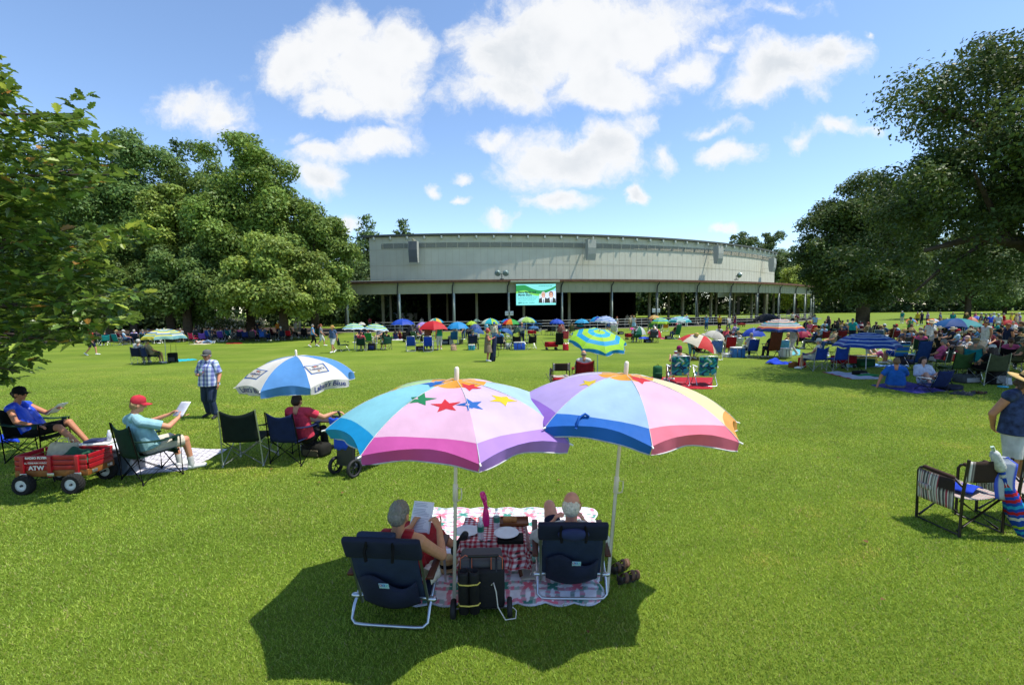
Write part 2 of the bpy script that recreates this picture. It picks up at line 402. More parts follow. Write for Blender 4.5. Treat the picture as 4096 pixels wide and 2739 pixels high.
def leafmat(name, transl=0.3, rough=0.5, spec=0.35):
    m = bpy.data.materials.new(name); m.use_nodes = True; nt = m.node_tree; N = nt.nodes; L = nt.links; b = N['Principled BSDF']
    a = N.new('ShaderNodeAttribute'); a.attribute_name = 'Col'; L.new(a.outputs[0], b.inputs['Base Color'])
    b.inputs['Roughness'].default_value = rough; b.inputs['Specular IOR Level'].default_value = spec
    t = N.new('ShaderNodeBsdfTranslucent'); hs = N.new('ShaderNodeHueSaturation'); hs.inputs['Hue'].default_value = 0.48; hs.inputs['Value'].default_value = 1.3
    L.new(a.outputs[0], hs.inputs['Color']); L.new(hs.outputs[0], t.inputs['Color'])
    ms = N.new('ShaderNodeMixShader'); ms.inputs[0].default_value = transl
    L.new(b.outputs[0], ms.inputs[1]); L.new(t.outputs[0], ms.inputs[2]); L.new(ms.outputs[0], N['Material Output'].inputs['Surface'])
    return m
LEAF = leafmat('leaves', 0.28, 0.5, 0.22); NEEDLE = leafmat('needles', 0.12, 0.6, 0.25)
BARK = mat('bark', '4a4036', rough=0.95, noise=0.35, scale=6, bump=0.8, bscale=14)

# ================================================================== trees
def poly_mesh(name, V, nper, cols, m):
    """V (n, nper, 3) -> mesh of n faces"""
    n = len(V); me = bpy.data.meshes.new(name); me.vertices.add(n * nper); me.vertices.foreach_set('co', np.ascontiguousarray(V, np.float32).ravel())
    me.loops.add(n * nper); me.loops.foreach_set('vertex_index', np.arange(n * nper, dtype=np.int32))
    me.polygons.add(n); me.polygons.foreach_set('loop_start', np.arange(n, dtype=np.int32) * nper)
    me.polygons.foreach_set('loop_total', np.full(n, nper, np.int32)); me.update(calc_edges=True)
    set_col(me, np.repeat(cols, nper, 0)); me.materials.append(m); return me
def unit(a): return a / (np.linalg.norm(a, axis=-1, keepdims=True) + 1e-9)
def leaf_quads(P, nrm, size, r, aspect=0.55, fold=0.25):
    n = len(P); t = unit(np.cross(nrm, r.normal(size=(n, 3)))); b = np.cross(nrm, t); s = (size * (0.6 + 0.8 * r.random(n)))[:, None]
    V = np.zeros((n, 4, 3)); V[:, 0] = P - t * s * .5; V[:, 2] = P + t * s * .5
    V[:, 1] = P + b * s * aspect * .5 + nrm * s * fold * .4; V[:, 3] = P - b * s * aspect * .5 + nrm * s * fold * .4
    return V
def clump_points(cl, nleaf, r):
    """cl rows: x y z rx rz hue ; returns points, outward normals, clump index"""
    k = len(cl); wgt = cl[:, 3] ** 2; idx = r.choice(k, nleaf, p=wgt / wgt.sum())
    d = unit(r.normal(size=(nleaf, 3))); flip = (d[:, 2] < -0.25) & (r.random(nleaf) < 0.6); d[flip, 2] *= -1
    rad = (0.35 + 0.8 * r.random(nleaf) ** 0.6)[:, None]
    rr = np.stack([cl[idx, 3], cl[idx, 3], cl[idx, 4]], 1)
    P = cl[idx, :3] + d * rr * rad + r.normal(size=(nleaf, 3)) * rr * .1
    return P, d, idx
def tree(name, label, x, y, h, crown, hue=(.075, .125, .028), nclump=60, nleaf=26000, leaf=0.34, seed=1, group=None, trunk_r=0.45, cat='tree', z_open=0.0, jitter=1.0, limbs=14):
    """crown = list of ellipsoids (dx, dy, z, rx, ry, rz)"""
    nleaf = int(nleaf * 2.0); leaf *= .86; hue = tuple(q * (1.7 if x < 0 else 1.5) for q in hue); r = np.random.default_rng(seed); cl = []
    vol = np.array([c[3] * c[4] + c[3] * c[5] for c in crown]); vol = vol / vol.sum()
    for c, f in zip(crown, vol):
        m = max(4, int(nclump * 1.7 * f)); d = unit(r.normal(size=(m, 3))); d[:, 2] = np.where(d[:, 2] < -.8, -d[:, 2] * .6, d[:, 2])
        q = (0.62 + 0.34 * r.random(m))[:, None]
        q[: m // 4] = 0.2 + 0.4 * r.random((m // 4, 1))
        p = np.array([[c[0], c[1], c[2]]]) + d * q * np.array([[c[3], c[4], c[5]]])
        cr = (0.17 + 0.13 * r.random(m)) * (c[3] * c[4] * c[5]) ** (1 / 3) * jitter
        hv = 0.75 + 0.5 * r.random(m)
        cl.append(np.column_stack([p, cr, cr * (0.7 + .25 * r.random(m)), hv]))
    cl = np.concatenate(cl); P, d, idx = clump_points(cl, nleaf, r)
    nrm = unit(d * 0.75 + r.normal(size=P.shape) * 0.6 + np.array([[0, 0, .45]]))
    V = leaf_quads(P, nrm, leaf, r)
    hv = cl[idx, 5][:, None] * (0.8 + 0.4 * r.random((nleaf, 1)))
    c = np.array([hue]) * hv; yl = r.random(nleaf) < 0.08; c[yl] *= np.array([1.5, 1.25, .9])
    t = thing(name, (x, y, 0), label, cat, group)
    o = bpy.data.objects.new('crown', poly_mesh('crown', V, 4, c, LEAF)); COL.objects.link(o); o.parent = t
    b = MB(); top = Vector((0, 0, h * 0.78))
    b.tube([(0, 0, -.2), (.05, 0, h * .12), (0, .1, h * .3), (.15, 0, h * .55), top], [trunk_r * 1.35, trunk_r, trunk_r * .8, trunk_r * .5, trunk_r * .15], 10)
    big = np.argsort(-cl[:, 3])[:limbs]
    for i in big:
        e = Vector(cl[i, :3]); z0 = max(h * 0.12, min(e.z * 0.62, h * .6)); s0 = Vector((0, 0, z0)); mid = s0.lerp(e, .5) + Vector((0, 0, abs(e.xy.length) * .12))
        b.tube([s0, mid, e], [trunk_r * .45, trunk_r * .26, trunk_r * .08], 6)
    b.build('trunk', BARK, t)
    return t
def pine(name, label, x, y, h, r0, seed, hue=(.055, .105, .035), nleaf=16000, leaf=.6, group=None, z0=.18):
    r = np.random.default_rng(seed); cl = []
    z = h * z0
    while z < h * .97:
        f = (z - h * z0) / (h * (1 - z0)); R = r0 * (1 - f) ** .75 * (0.75 + .5 * r.random()) + .3
        k = max(4, int(8 * (1 - f) + 3)); a0 = r.random() * 6
        for j in range(k):
            a = a0 + 2 * PI * j / k + r.normal() * .3
            for q in (.35, .65, .95):
                cl.append((math.cos(a) * R * q, math.sin(a) * R * q, z + q * .3 + r.normal() * .3, max(.7, R * .42), max(.35, R * .17), .75 + .5 * r.random()))
        z += h * .052 * (1.15 - .5 * f)
    cl.append((0, 0, h * .98, .35, .6, 1)); cl = np.array(cl)
    P, d, idx = clump_points(cl, nleaf, r); nrm = unit(r.normal(size=P.shape) + np.array([[0, 0, .7]]))
    V = leaf_quads(P, nrm, leaf, r, .42, .1); c = np.array([hue]) * cl[idx, 5][:, None] * (.75 + .5 * r.random((nleaf, 1)))
    t = thing(name, (x, y, 0), label, 'tree', group)
    o = bpy.data.objects.new('crown', poly_mesh('crown', V, 4, c, NEEDLE)); COL.objects.link(o); o.parent = t
    b = MB(); b.tube([(0, 0, -.2), (.05, 0, h * .5), (0, 0, h * .98)], [h * .018, h * .011, .04], 8)
    for i in range(0, len(cl), 9): b.tube([(0, 0, cl[i, 2] - .3), cl[i, :3]], [.09, .03], 5)
    b.build('trunk', BARK, t); return t
def at_depth(xd, depth):        # x of a column of the photo (2345 wide) at a distance
    return (xd - 1172.5) / 1075 * depth
def z_at(yd, depth, xd=1172.5):
    d = ray(xd * 1.7468, yd * 1.7468); return CAM_H + d.z / d.y * depth
def px_tree(name, label, xd, top, bot, hw, depth, **k):
    x = at_depth(xd, depth); zt = z_at(top, depth, xd); zb = max(.9, z_at(bot, depth, xd) - 1.3); R = hw / 1075 * depth * 1.06
    shape = k.pop('shape', None)
    cz = (zt + zb) / 2; rz = (zt - zb) / 2
    if shape == 'tall':
        cr = [(0, 0, zb + rz * .75, R, R * .9, rz * .75), (R * .1, 0, zb + rz * 1.4, R * .72, R * .7, rz * .6)]
    elif shape == 'wide':
        cr = [(0, 0, cz, R * .8, R * .8, rz), (-R * .5, -R * .3, cz - rz * .3, R * .5, R * .5, rz * .6), (R * .5, R * .2, cz - rz * .25, R * .5, R * .5, rz * .65)]
    else: cr = [(0, 0, cz, R, R * .9, rz)]
    return tree(name, label, x, depth, zt, cr, **k)
GL = 'broadleaf trees left of the pavilion'
px_tree('maple_tree', 'tallest big green maple, left of the pavilion and right of the paler maple', 575, 288, 700, 135, 53, shape='tall', nclump=75, nleaf=42000, leaf=.42, seed=11, group=GL, hue=(.085, .135, .026))
px_tree('maple_tree', 'rounded maple right of the tallest maple, nearest the pavilion eave', 722, 470, 715, 88, 53, nclump=40, nleaf=20000, leaf=.4, seed=12, group=GL, hue=(.085, .13, .026))
px_tree('maple_tree', 'low pale green maple in front, its leaves hanging close over the seated crowd', 650, 548, 722, 128, 46, shape='wide', nclump=55, nleaf=30000, leaf=.36, seed=13, group=GL, hue=(.12, .165, .034))
px_tree('maple_tree', 'dense dark green maple behind the foreground oak branches', 308, 298, 700, 142, 57, shape='tall', nclump=60, nleaf=32000, leaf=.42, seed=14, group=GL, hue=(.062, .108, .028))
px_tree('maple_tree', 'yellow green maple between two darker maples', 392, 405, 705, 58, 51, nclump=30, nleaf=14000, leaf=.38, seed=15, group=GL, hue=(.115, .16, .03))
px_tree('maple_tree', 'small shaded maple under the yellow green one, over the crowd in the shade', 430, 560, 728, 90, 47, nclump=40, nleaf=18000, leaf=.36, seed=16, group=GL, hue=(.06, .098, .024))
px_tree('maple_tree', 'mid green maple filling the gap left of the tallest maple', 455, 325, 700, 88, 60, shape='tall', nclump=50, nleaf=20000, leaf=.4, seed=18, group=GL, hue=(.075, .12, .027))
px_tree('maple_tree', 'low shaded maple at far left, its boughs over the leftmost seated crowd', 250, 520, 726, 95, 47, shape='wide', nclump=40, nleaf=18000, leaf=.36, seed=17, group=GL, hue=(.06, .098, .024))
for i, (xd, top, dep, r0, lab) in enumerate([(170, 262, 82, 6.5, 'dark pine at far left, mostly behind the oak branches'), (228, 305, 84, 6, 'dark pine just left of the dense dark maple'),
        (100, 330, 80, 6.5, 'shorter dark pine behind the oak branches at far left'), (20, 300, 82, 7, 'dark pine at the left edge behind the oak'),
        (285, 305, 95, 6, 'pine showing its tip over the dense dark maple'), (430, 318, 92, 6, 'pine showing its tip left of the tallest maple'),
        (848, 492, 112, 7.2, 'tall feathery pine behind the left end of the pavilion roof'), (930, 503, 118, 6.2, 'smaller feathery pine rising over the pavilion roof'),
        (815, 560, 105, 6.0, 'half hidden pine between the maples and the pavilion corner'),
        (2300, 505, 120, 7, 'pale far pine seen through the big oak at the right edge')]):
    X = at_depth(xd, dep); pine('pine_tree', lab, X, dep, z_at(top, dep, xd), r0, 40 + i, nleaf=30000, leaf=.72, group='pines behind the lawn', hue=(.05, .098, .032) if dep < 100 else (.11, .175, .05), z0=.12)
for k_, (xd, top, hw, lab) in enumerate([(1690, 530, 44, 'rounded grey green tree over the right end of the pavilion roof'), (1750, 524, 50, 'broad tree behind the right end of the pavilion, beside the oaks'), (1805, 560, 46, 'lower tree tucked between the pavilion end and the oaks')]):
    px_tree('broadleaf_tree', lab, xd, top, 690, hw, 150, shape='tall', nclump=45, nleaf=9000, leaf=.75, seed=81 + k_, hue=(.068, .105, .036))
px_tree('young_tree', 'bright yellow green tree beside the right end of the pavilion', 1825, 605, 705, 48, 112, nclump=30, nleaf=9000, leaf=.5, seed=21, hue=(.17, .22, .035))
px_tree('young_tree', 'light green tree behind the pavilion, seen under its left eave', 868, 640, 735, 60, 108, nclump=30, nleaf=9000, leaf=.5, seed=22, hue=(.12, .17, .035))
px_tree('oak_tree', 'dark spreading oak with a bare black trunk on the right lawn', 1975, 392, 716, 148, 51, shape='wide', nclump=80, nleaf=46000, leaf=.36, seed=31, hue=(.042, .068, .016), trunk_r=.62)
px_tree('oak_tree', 'grey green tree behind the right lawn, under the big oak limb', 2215, 520, 712, 110, 82, nclump=40, nleaf=16000, leaf=.5, seed=32, hue=(.075, .11, .04))
# the big near oak, its trunk just outside the frame on the right
R2 = tree('oak_tree', 'huge dark oak overhanging the right edge, nearest and tallest on the right', 20.0, 16.9, 13.4, [(0.0, 0.0, 8.22, 6.58, 5.64, 4.76), (-2.82, -0.63, 6.34, 4.52, 4.4, 2.63), (-1.25, 0.63, 10.1, 3.76, 3.76, 2.51), (-4.52, -1.57, 4.96, 2.39, 2.51, 1.25), (-5.96, 0.63, 4.27, 2.82, 3.14, 1.19), (-1.88, -0.63, 4.27, 3.76, 3.45, 1.25)],
          nclump=150, nleaf=62000, leaf=.165, seed=33, hue=(.04, .066, .015), trunk_r=.55, limbs=26, jitter=.8)
limb = MB(); Q = lambda x, y, z: (x * .627, y * .627, 2.7 + (z - 2.7) * .627)
limb.tube([Q(0, 0, 3.6), Q(-3.5, -.5, 6.0), Q(-6.5, -1, 6.3), Q(-9.5, -1.3, 5.6)], [.3, .2, .14, .06], 8)
limb.tube([Q(-4.4, -.6, 6.1), Q(-6.5, -1.5, 8.2), Q(-7.8, -2, 9.6)], [.14, .09, .03], 7); limb.tube([Q(-5.5, -.8, 6.2), Q(-7.5, 0, 4.6), Q(-8.6, .3, 3.4)], [.1, .07, .03], 7)
limb.build('limb', BARK, R2)
# far woods and understorey that read as one mass
def woods(name, label, segs, seed, hue, leaf=.9, dens=160):
    r = np.random.default_rng(seed); cl = []
    for (x0, y0, x1, y1, h0, h1, dep) in segs:
        ln = math.hypot(x1 - x0, y1 - y0); n = int(ln * dens / 45)
        for _ in range(n):
            f = r.random(); h = (h0 + (h1 - h0) * f) * (.7 + .45 * r.random()); R = 1.6 + 2.2 * r.random()
            cl.append((x0 + (x1 - x0) * f + r.normal() * dep * .3, y0 + (y1 - y0) * f + r.random() * dep, h * r.random() ** 1.1, R, R * .75, .7 + .6 * r.random()))
    cl = np.array(cl); n = int(len(cl) * 70); P, d, idx = clump_points(cl, n, r); P[:, 2] = np.abs(P[:, 2])
    nrm = unit(d * .8 + r.normal(size=P.shape) * .6 + np.array([[0, 0, .4]])); V = leaf_quads(P, nrm, leaf, r, .6)
    c = np.array([hue]) * cl[idx, 5][:, None] * (.8 + .4 * r.random((n, 1)))
    o = bpy.data.objects.new(name, poly_mesh(name, V, 4, c, LEAF)); COL.objects.link(o); tag(o, label, 'woods', kind='stuff')
woods('woods', 'dense dark woods behind the left lawn under the maples', [(-110, 88, -24, 84, 12, 10, 10), (-100, 72, -60, 78, 7, 7, 5)], 51, (.05, .085, .024))
woods('woods', 'green woods seen through the open pavilion', [(-60, 150, 110, 165, 15, 16, 16), (-45, 108, -24, 118, 9, 9, 8)], 52, (.062, .1, .028), leaf=1.1, dens=280)
woods('woods', 'dark tree line closing the far right field', [(95, 165, 330, 150, 17, 24, 18), (150, 120, 220, 70, 17, 20, 12)], 53, (.05, .085, .028), leaf=1.1, dens=260)
# flowering hydrangea hedge in the shade on the left
def shrub(label, x, y, wd, h, seed, flower=None, hue=(.09, .14, .035), n=2600, leaf=.16):
    r = np.random.default_rng(seed); k = 14
    cl = np.column_stack([r.normal(size=(k, 2)) * wd * .25, .35 * h + r.random(k) * h * .45, wd * (.16 + .12 * r.random(k)), h * (.16 + .1 * r.random(k)), .8 + .4 * r.random(k)])
    P, d, idx = clump_points(cl, n, r); P[:, 2] = np.clip(P[:, 2], .03, None); nrm = unit(d + r.normal(size=P.shape) * .5 + np.array([[0, 0, .5]]))
    c = np.array([hue]) * cl[idx, 5][:, None] * (.8 + .4 * r.random((n, 1)))
    t = thing('flowering_shrub' if flower else 'shrub', (x, y, 0), label, 'shrub', 'shrubs under the left trees' if flower else None)
    o = bpy.data.objects.new('foliage', poly_mesh('foliage', leaf_quads(P, nrm, leaf, r), 4, c, LEAF)); COL.objects.link(o); o.parent = t
    b = MB()
    for i in range(6): b.tube([(r.normal() * .1, r.normal() * .1, 0), cl[i, :3]], [.03, .012], 5)
    b.build('stem', BARK, t)
    if flower:
        n2 = 420; P2, d2, i2 = clump_points(cl, n2, r); P2 = P2 + d2 * .08; V2 = leaf_quads(P2, unit(d2 + r.normal(size=d2.shape) * .3), .2, r, .9)
        o = bpy.data.objects.new('blossom', poly_mesh('blossom', V2, 4, np.array([flower]) * (.7 + .4 * r.random((n2, 1))), LEAF)); COL.objects.link(o); o.parent = t
for i, (u, dep, wd, h, lab) in enumerate([(860, 60, 3.6, 2.2, 'leftmost creamy blossoming shrub of the row behind the shaded crowd'), (905, 60, 3.6, 2.5, 'tallest creamy blossoming shrub of the row behind the shaded crowd'),
        (955, 60, 3.4, 2.1, 'blossoming shrub right of the tallest blossoming shrub'), (1000, 60, 3, 1.8, 'rightmost small blossoming shrub of the row behind the shaded crowd')]):
    shrub(lab, (u - 2048) / FPX * dep, dep, wd, h, 60 + i, (.62, .6, .46))

# ================================================================== the near oak branches on the left
OAK_LEAF = [(0, 0), (.05, .09), (.16, .12), (.2, .2), (.13, .27), (.25, .36), (.28, .46), (.18, .52), (.26, .62), (.24, .72), (.13, .77), (.12, .88), (.0, 1.0)]
def near_oak():
    r = np.random.default_rng(5)
    poly = [(-160, 60), (0, 122), (72, 160), (30, 185), (40, 232), (60, 222), (110, 268), (205, 205), (222, 232), (180, 300), (280, 335), (250, 372), (310, 385), (150, 470), (140, 520), (235, 540), (345, 505), (352, 540),
            (260, 570), (290, 625), (345, 668), (300, 690), (322, 738), (250, 752), (230, 790), (150, 778), (98, 800), (95, 850), (30, 880), (-160, 900)]
    def inside(x, y):
        c = False; j = len(poly) - 1
        for i in range(len(poly)):
            (xi, yi), (xj, yj) = poly[i], poly[j]
            if (yi > y) != (yj > y) and x < (xj - xi) * (y - yi) / (yj - yi) + xi: c = not c
            j = i
        return c
    twigs = []
    while len(twigs) < 760:
        x = r.random() * 520 - 165; y = 60 + 830 * r.random()
        if inside(x, y) and (y > 430 or r.random() < .62):
            dep = 6.5 + (3.2 if x < 190 and y > 480 else 2.2) * r.random(); twigs.append(AT(x * 1.7468, y * 1.7468, dep))
    trunk = Vector((-11.6, 7.0, 0))
    LV = []; LC = []; br = MB(); tw = br
    half = np.array(OAK_LEAF); 
    outline = [(a, b) for a, b in half] + [(-a, b) for a, b in half[-2:0:-1]]
    nv = len(outline); ol = np.array(outline)
    for e in twigs:
        back = Vector((trunk.x, trunk.y, min(e.z * .8 + .6, 4.5))); d = (e - back).normalized(); ln = .3 + .3 * r.random()
        s0 = e - d * ln + Vector((0, 0, -.03)); tw.tube([s0, s0.lerp(e, .5) + Vector((0, 0, .02)), e], [.006, .005, .002], 4, cap=False)
        k = int(8 + 5 * r.random())
        for q in range(k):
            f = 1 - (q / k) * .95; p = s0.lerp(e, f); sz = .14 + .085 * r.random()
            az = math.atan2(d.y, d.x) + (r.random() - .5) * 4.2; el = r.normal() * .35 - .05
            ax = np.array([math.cos(az) * math.cos(el), math.sin(az) * math.cos(el), math.sin(el)])
            nn = np.array([r.normal() * .38, r.normal() * .38, 1.0]); sd_ = np.cross(ax, nn); sd_ /= np.linalg.norm(sd_); nn = np.cross(sd_, ax)
            curl = .18 * r.normal(); fold = .35 + .2 * r.random()
            pts = np.array(p)[None] + ax[None] * (ol[:, 1:2] * sz) + sd_[None] * (ol[:, 0:1] * sz * 1.0) + nn[None] * (np.abs(ol[:, 0:1]) * fold * sz + curl * ol[:, 1:2] ** 2 * sz)
            LV.append(pts); t = r.random()
            c = np.array([.105, .185, .03]) * (.55 + .75 * t)
            if r.random() < .13: c = np.array([.28, .36, .05]) * (.8 + .4 * t)
            if r.random() < .02: c = np.array([.42, .24, .05]) * (.7 + .4 * t)
            LC.append(c)
    LV = np.array(LV); n = len(LV)
    # each leaf as two halves folded on the midrib
    m = (nv // 2); right = list(range(0, len(half))); left = [0] + list(range(nv - 1, len(half) - 2, -1)); left = [0] + [nv - i for i in range(1, nv - len(half) + 1)] + [len(half) - 1]
    V = LV.reshape(-1, 3); base = np.arange(n) * nv
    fr = np.stack([base + i for i in right], 1); fl = np.stack([base + i for i in left[::-1]], 1)
    me = bpy.data.meshes.new('crown'); me.from_pydata(V.tolist(), [], fr.tolist() + fl.tolist())
    set_col(me, np.repeat(np.array(LC), nv, 0)); me.materials.append(leafmat('oak_leaves', .38, .38, .45))
    t = thing('oak_tree', trunk, 'near oak whose big lobed leaves hang into the left edge', 'tree')
    o = bpy.data.objects.new('crown', me); COL.objects.link(o); o.parent = t; o.location = -trunk
    br.tube([trunk + Vector((0, 0, -.2)), trunk + Vector((0, 0, 2)), trunk + Vector((.2, -.1, 5)), trunk + Vector((.1, .2, 9))], [.42, .32, .26, .1], 12)
    ends = [AT(x * 1.7468, y * 1.7468, q) for x, y, q in [(170, 260, 7.6), (300, 540, 7.8), (280, 690, 7.6), (150, 780, 7.4), (40, 850, 7), (250, 400, 8), (120, 560, 7.4), (30, 400, 7.2), (60, 700, 7)]]
    for e in ends:
        s0 = trunk + Vector((.1, 0, max(2.2, min(5.5, e.z - .9)))); mid = s0.lerp(e, .55) + Vector((0, 0, .25))
        br.tube([s0, mid, s0.lerp(e, .8) + Vector((0, 0, .12)), e], [.09, .045, .025, .008], 7)
        for _ in range(3):
            f = .45 + .5 * r.random(); p = s0.lerp(e, f) + Vector((0, 0, .15)); br.tube([p, p + Vector((r.normal() * .25 + .25, r.normal() * .35, r.normal() * .3))], [.015, .004], 5)
    b = br.build('trunk', BARK, t); b.location = -trunk
near_oak()
# ================================================================== pavilion
CX, CY, RF, RW = -8.77, 147.4, 87.0, 81.0
COL0, DCOL = -0.146, 0.081
def AR(a, r, z): return Vector((CX + r * math.sin(a), CY - r * math.cos(a), z))
pav = thing('pavilion', AR(0.3, RF, 0), 'long curved grey green open sided concert pavilion with a tall upper wall', 'pavilion')
PO = pav.location.copy()
WALL = mat('wall_paint', 'c5c3ae', rough=0.75, noise=0.07, scale=.7, bump=.05, bscale=3); TRIM = mat('trim_paint', 'bcb69e', rough=.7, noise=.08)
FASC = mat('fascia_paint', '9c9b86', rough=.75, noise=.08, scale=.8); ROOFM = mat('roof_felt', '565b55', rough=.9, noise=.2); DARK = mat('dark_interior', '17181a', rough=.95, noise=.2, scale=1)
STEEL = mat('column_paint', 'b4bcb2', rough=.5, noise=.08); DSP = mat('downspout_paint', '2b2e34', rough=.5, noise=.1); LOUV = mat('louvre_paint', '555d55', rough=.8, noise=.1)
CONC = mat('concrete', '6f6a60', rough=.9, noise=.2, scale=2); RUST = mat('rusty_edge', '6a4a3a', rough=.9, noise=.4, scale=3); RAILM = mat('rail_paint', 'a8aaa6', rough=.5, noise=.08)
def pb(mb, name, m): return mb.build(name, m, pav, loc=-PO)
def arc_band(mb, a0, a1, r0, z0, r1, z1, n=72, m=0, sm=True):
    mb.grid(lambda i, j: AR(a0 + (a1 - a0) * i, r0 + (r1 - r0) * j, z0 + (z1 - z0) * j), n, 1, m, sm=sm)
AL, ARR = -0.139, 0.86
b = MB(); arc_band(b, AL, ARR, RW, 5.2, RW, 13.0); pb(b, 'upper_wall', WALL)
b = MB()
na = 82
for i in range(na + 1):
    a = AL + (ARR - AL) * i / na
    b.box(AR(a, RW + .004, 9.0), (.045, .016, 7.6), rz=a)
arc_band(b, AL, ARR, RW + .018, 9.0, RW + .018, 9.08); arc_band(b, AL, ARR, RW + .018, 11.2, RW + .018, 11.28)
pb(b, 'batten', TRIM)
b = MB(); arc_band(b, AL + .022, ARR - .02, RW + .03, 11.42, RW + .03, 12.1)
for i in range(52):
    a = AL + .025 + (ARR - AL - .048) * i / 51; b.box(AR(a, RW + .08, 11.76), (.07, .06, .72), rz=a, m=1)
for k in range(5): arc_band(b, AL + .022, ARR - .02, RW + .10, 11.46 + k * .13, RW + .05, 11.53 + k * .13, m=1)
pb(b, 'louvre', [LOUV, TRIM])
b = MB()      # roof, its edge and soffit
BK = lambda a: Vector((-28 + 84 * (a - AL) / (ARR - AL), 128, 14.6))
def roofp(i, j):
    a = AL - .01 + (ARR - AL + .02) * i; p = AR(a, RW + .4, 13.32); q = BK(a); return p.lerp(q, j)
b.grid(roofp, 60, 4); arc_band(b, AL - .012, ARR + .01, RW + .4, 13.32, RW + .4, 13.05); arc_band(b, AL - .012, ARR + .01, RW + .4, 13.05, RW - .1, 12.98)
pb(b, 'roof', ROOFM)
b = MB(); b.box((0, 0, 0), (.22, .6, .38), bev=.02); rfm = b.mesh('rafter_end', [STEEL])
for i in range(34):
    a = AL + .01 + (ARR - AL - .02) * i / 33; part('rafter_end', rfm, None, pav, AR(a, RW + .16, 12.78) - PO, (0, 0, a))
for a in (AL, ARR):      # end walls above the open sides
    b = MB(); p = AR(a, RW, 0); q = BK(a); b.add([p + Vector((0, 0, 5.2)), (q.x, q.y, 5.2), (q.x, q.y, 14.5), p + Vector((0, 0, 13))], [(0, 1, 2, 3)], 0, False); pb(b, 'end_wall', WALL)
b = MB()      # lower roof all round and its ceiling
A0, A1 = COL0 - .085, COL0 + 14.2 * DCOL
arc_band(b, A0, A1, RF + .45, 6.45, RW, 7.0); arc_band(b, A0, A1, RF + .45, 6.25, RW - .5, 5.3)
pb(b, 'lower_roof', ROOFM)
b = MB(); arc_band(b, A0, A1, RF + .46, 6.2, RF + .46, 6.5); pb(b, 'gutter', RUST)
b = MB(); arc_band(b, A0, A1, RF, 4.82, RF, 6.3); arc_band(b, A0, A1, RF, 4.82, RF - .25, 4.82); arc_band(b, A0, A1, RF - .25, 4.82, RF - .25, 5.6)
for i in range(110):
    a = A0 + (A1 - A0) * i / 109; b.box(AR(a, RF + .015, 5.54), (.035, .03, 1.42), rz=a)
pb(b, 'fascia', FASC)
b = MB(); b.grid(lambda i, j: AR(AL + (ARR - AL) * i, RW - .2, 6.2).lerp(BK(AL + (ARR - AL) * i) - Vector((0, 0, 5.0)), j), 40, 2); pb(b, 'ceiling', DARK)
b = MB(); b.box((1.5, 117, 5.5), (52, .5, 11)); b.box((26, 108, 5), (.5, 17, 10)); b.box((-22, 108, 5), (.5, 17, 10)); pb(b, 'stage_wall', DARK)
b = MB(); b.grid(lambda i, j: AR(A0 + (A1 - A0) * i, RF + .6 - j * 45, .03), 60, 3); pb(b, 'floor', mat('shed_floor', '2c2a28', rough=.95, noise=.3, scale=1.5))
b = MB(); arc_band(b, A0, A1, RF + 1.6, .02, RF + .6, .05); pb(b, 'kerb_path', CONC)
col = MB(); col.cap((0, 0, .5), (0, 0, 4.84), .16, .14, 10, 2, flat0=True, flat1=True); colm = col.mesh('column', [STEEL])
foot = MB(); foot.lathe([(.42, 0), (.4, .25), (.26, .55), (.17, .62), (.01, .63)], 10); footm = foot.mesh('column_base', [CONC])
dsp = MB(); dsp.tube([(0, .35, 6.28), (0, .28, 6.02), (.12, .1, 5.75), (.16, .06, 5.4), (.2, .06, .3)], .075, 8); dspm = dsp.mesh('downspout', [DSP])
for i in range(-1, 15):
    a = COL0 + DCOL * i
    o = part('column', colm, None, pav, AR(a, RF - .1, 0) - PO, (0, 0, a)); part('column_base', footm, None, o)
    part('downspout', dspm, None, pav, AR(a, RF + .1, 0) - PO, (0, 0, a + PI))
inn = MB(); inn.box((0, 0, 2.9), (.34, .34, 5.8), bev=.02); innm = inn.mesh('inner_column', [FASC])
for i in range(13):
    part('inner_column', innm, None, pav, AR(AL + .02 + (ARR - AL) * i / 12, RW - .3, 0) - PO, (0, 0, AL + (ARR - AL) * i / 12))
for i, (x, y) in enumerate([(-20, 78), (-22, 92), (28, 84), (40, 92), (34, 102), (54, 104), (46, 116), (-12, 88), (64, 118)]):
    part('inner_column', innm, None, pav, Vector((x, y, 0)) - PO)
# benches that fade into the dark of the shed
for k in range(5):
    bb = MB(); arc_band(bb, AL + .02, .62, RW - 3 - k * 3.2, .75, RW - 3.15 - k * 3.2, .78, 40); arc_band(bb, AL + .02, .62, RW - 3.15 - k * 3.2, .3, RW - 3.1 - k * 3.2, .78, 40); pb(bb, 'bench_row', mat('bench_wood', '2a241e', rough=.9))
# rails of the fence between the columns
fen = thing('railing_fence', AR(.3, RF + .9, 0), 'grey three rail pipe fence along the foot of the pavilion', 'fence')
FO = fen.location.copy()
for z in (.5, .85, 1.2):
    b = MB(); b.tube([AR(-.1 + .96 * i / 90, RF + .55, z) - FO for i in range(91)], .03, 6); b.build('rail', RAILM, fen)
pm = MB(); pm.cap((0, 0, 0), (0, 0, 1.24), .035, .035, 8, 1, flat0=True); pmm = pm.mesh('post', [RAILM])
for i in range(34): part('post', pmm, None, fen, AR(-.1 + .96 * i / 33, RF + .5, 0) - FO)
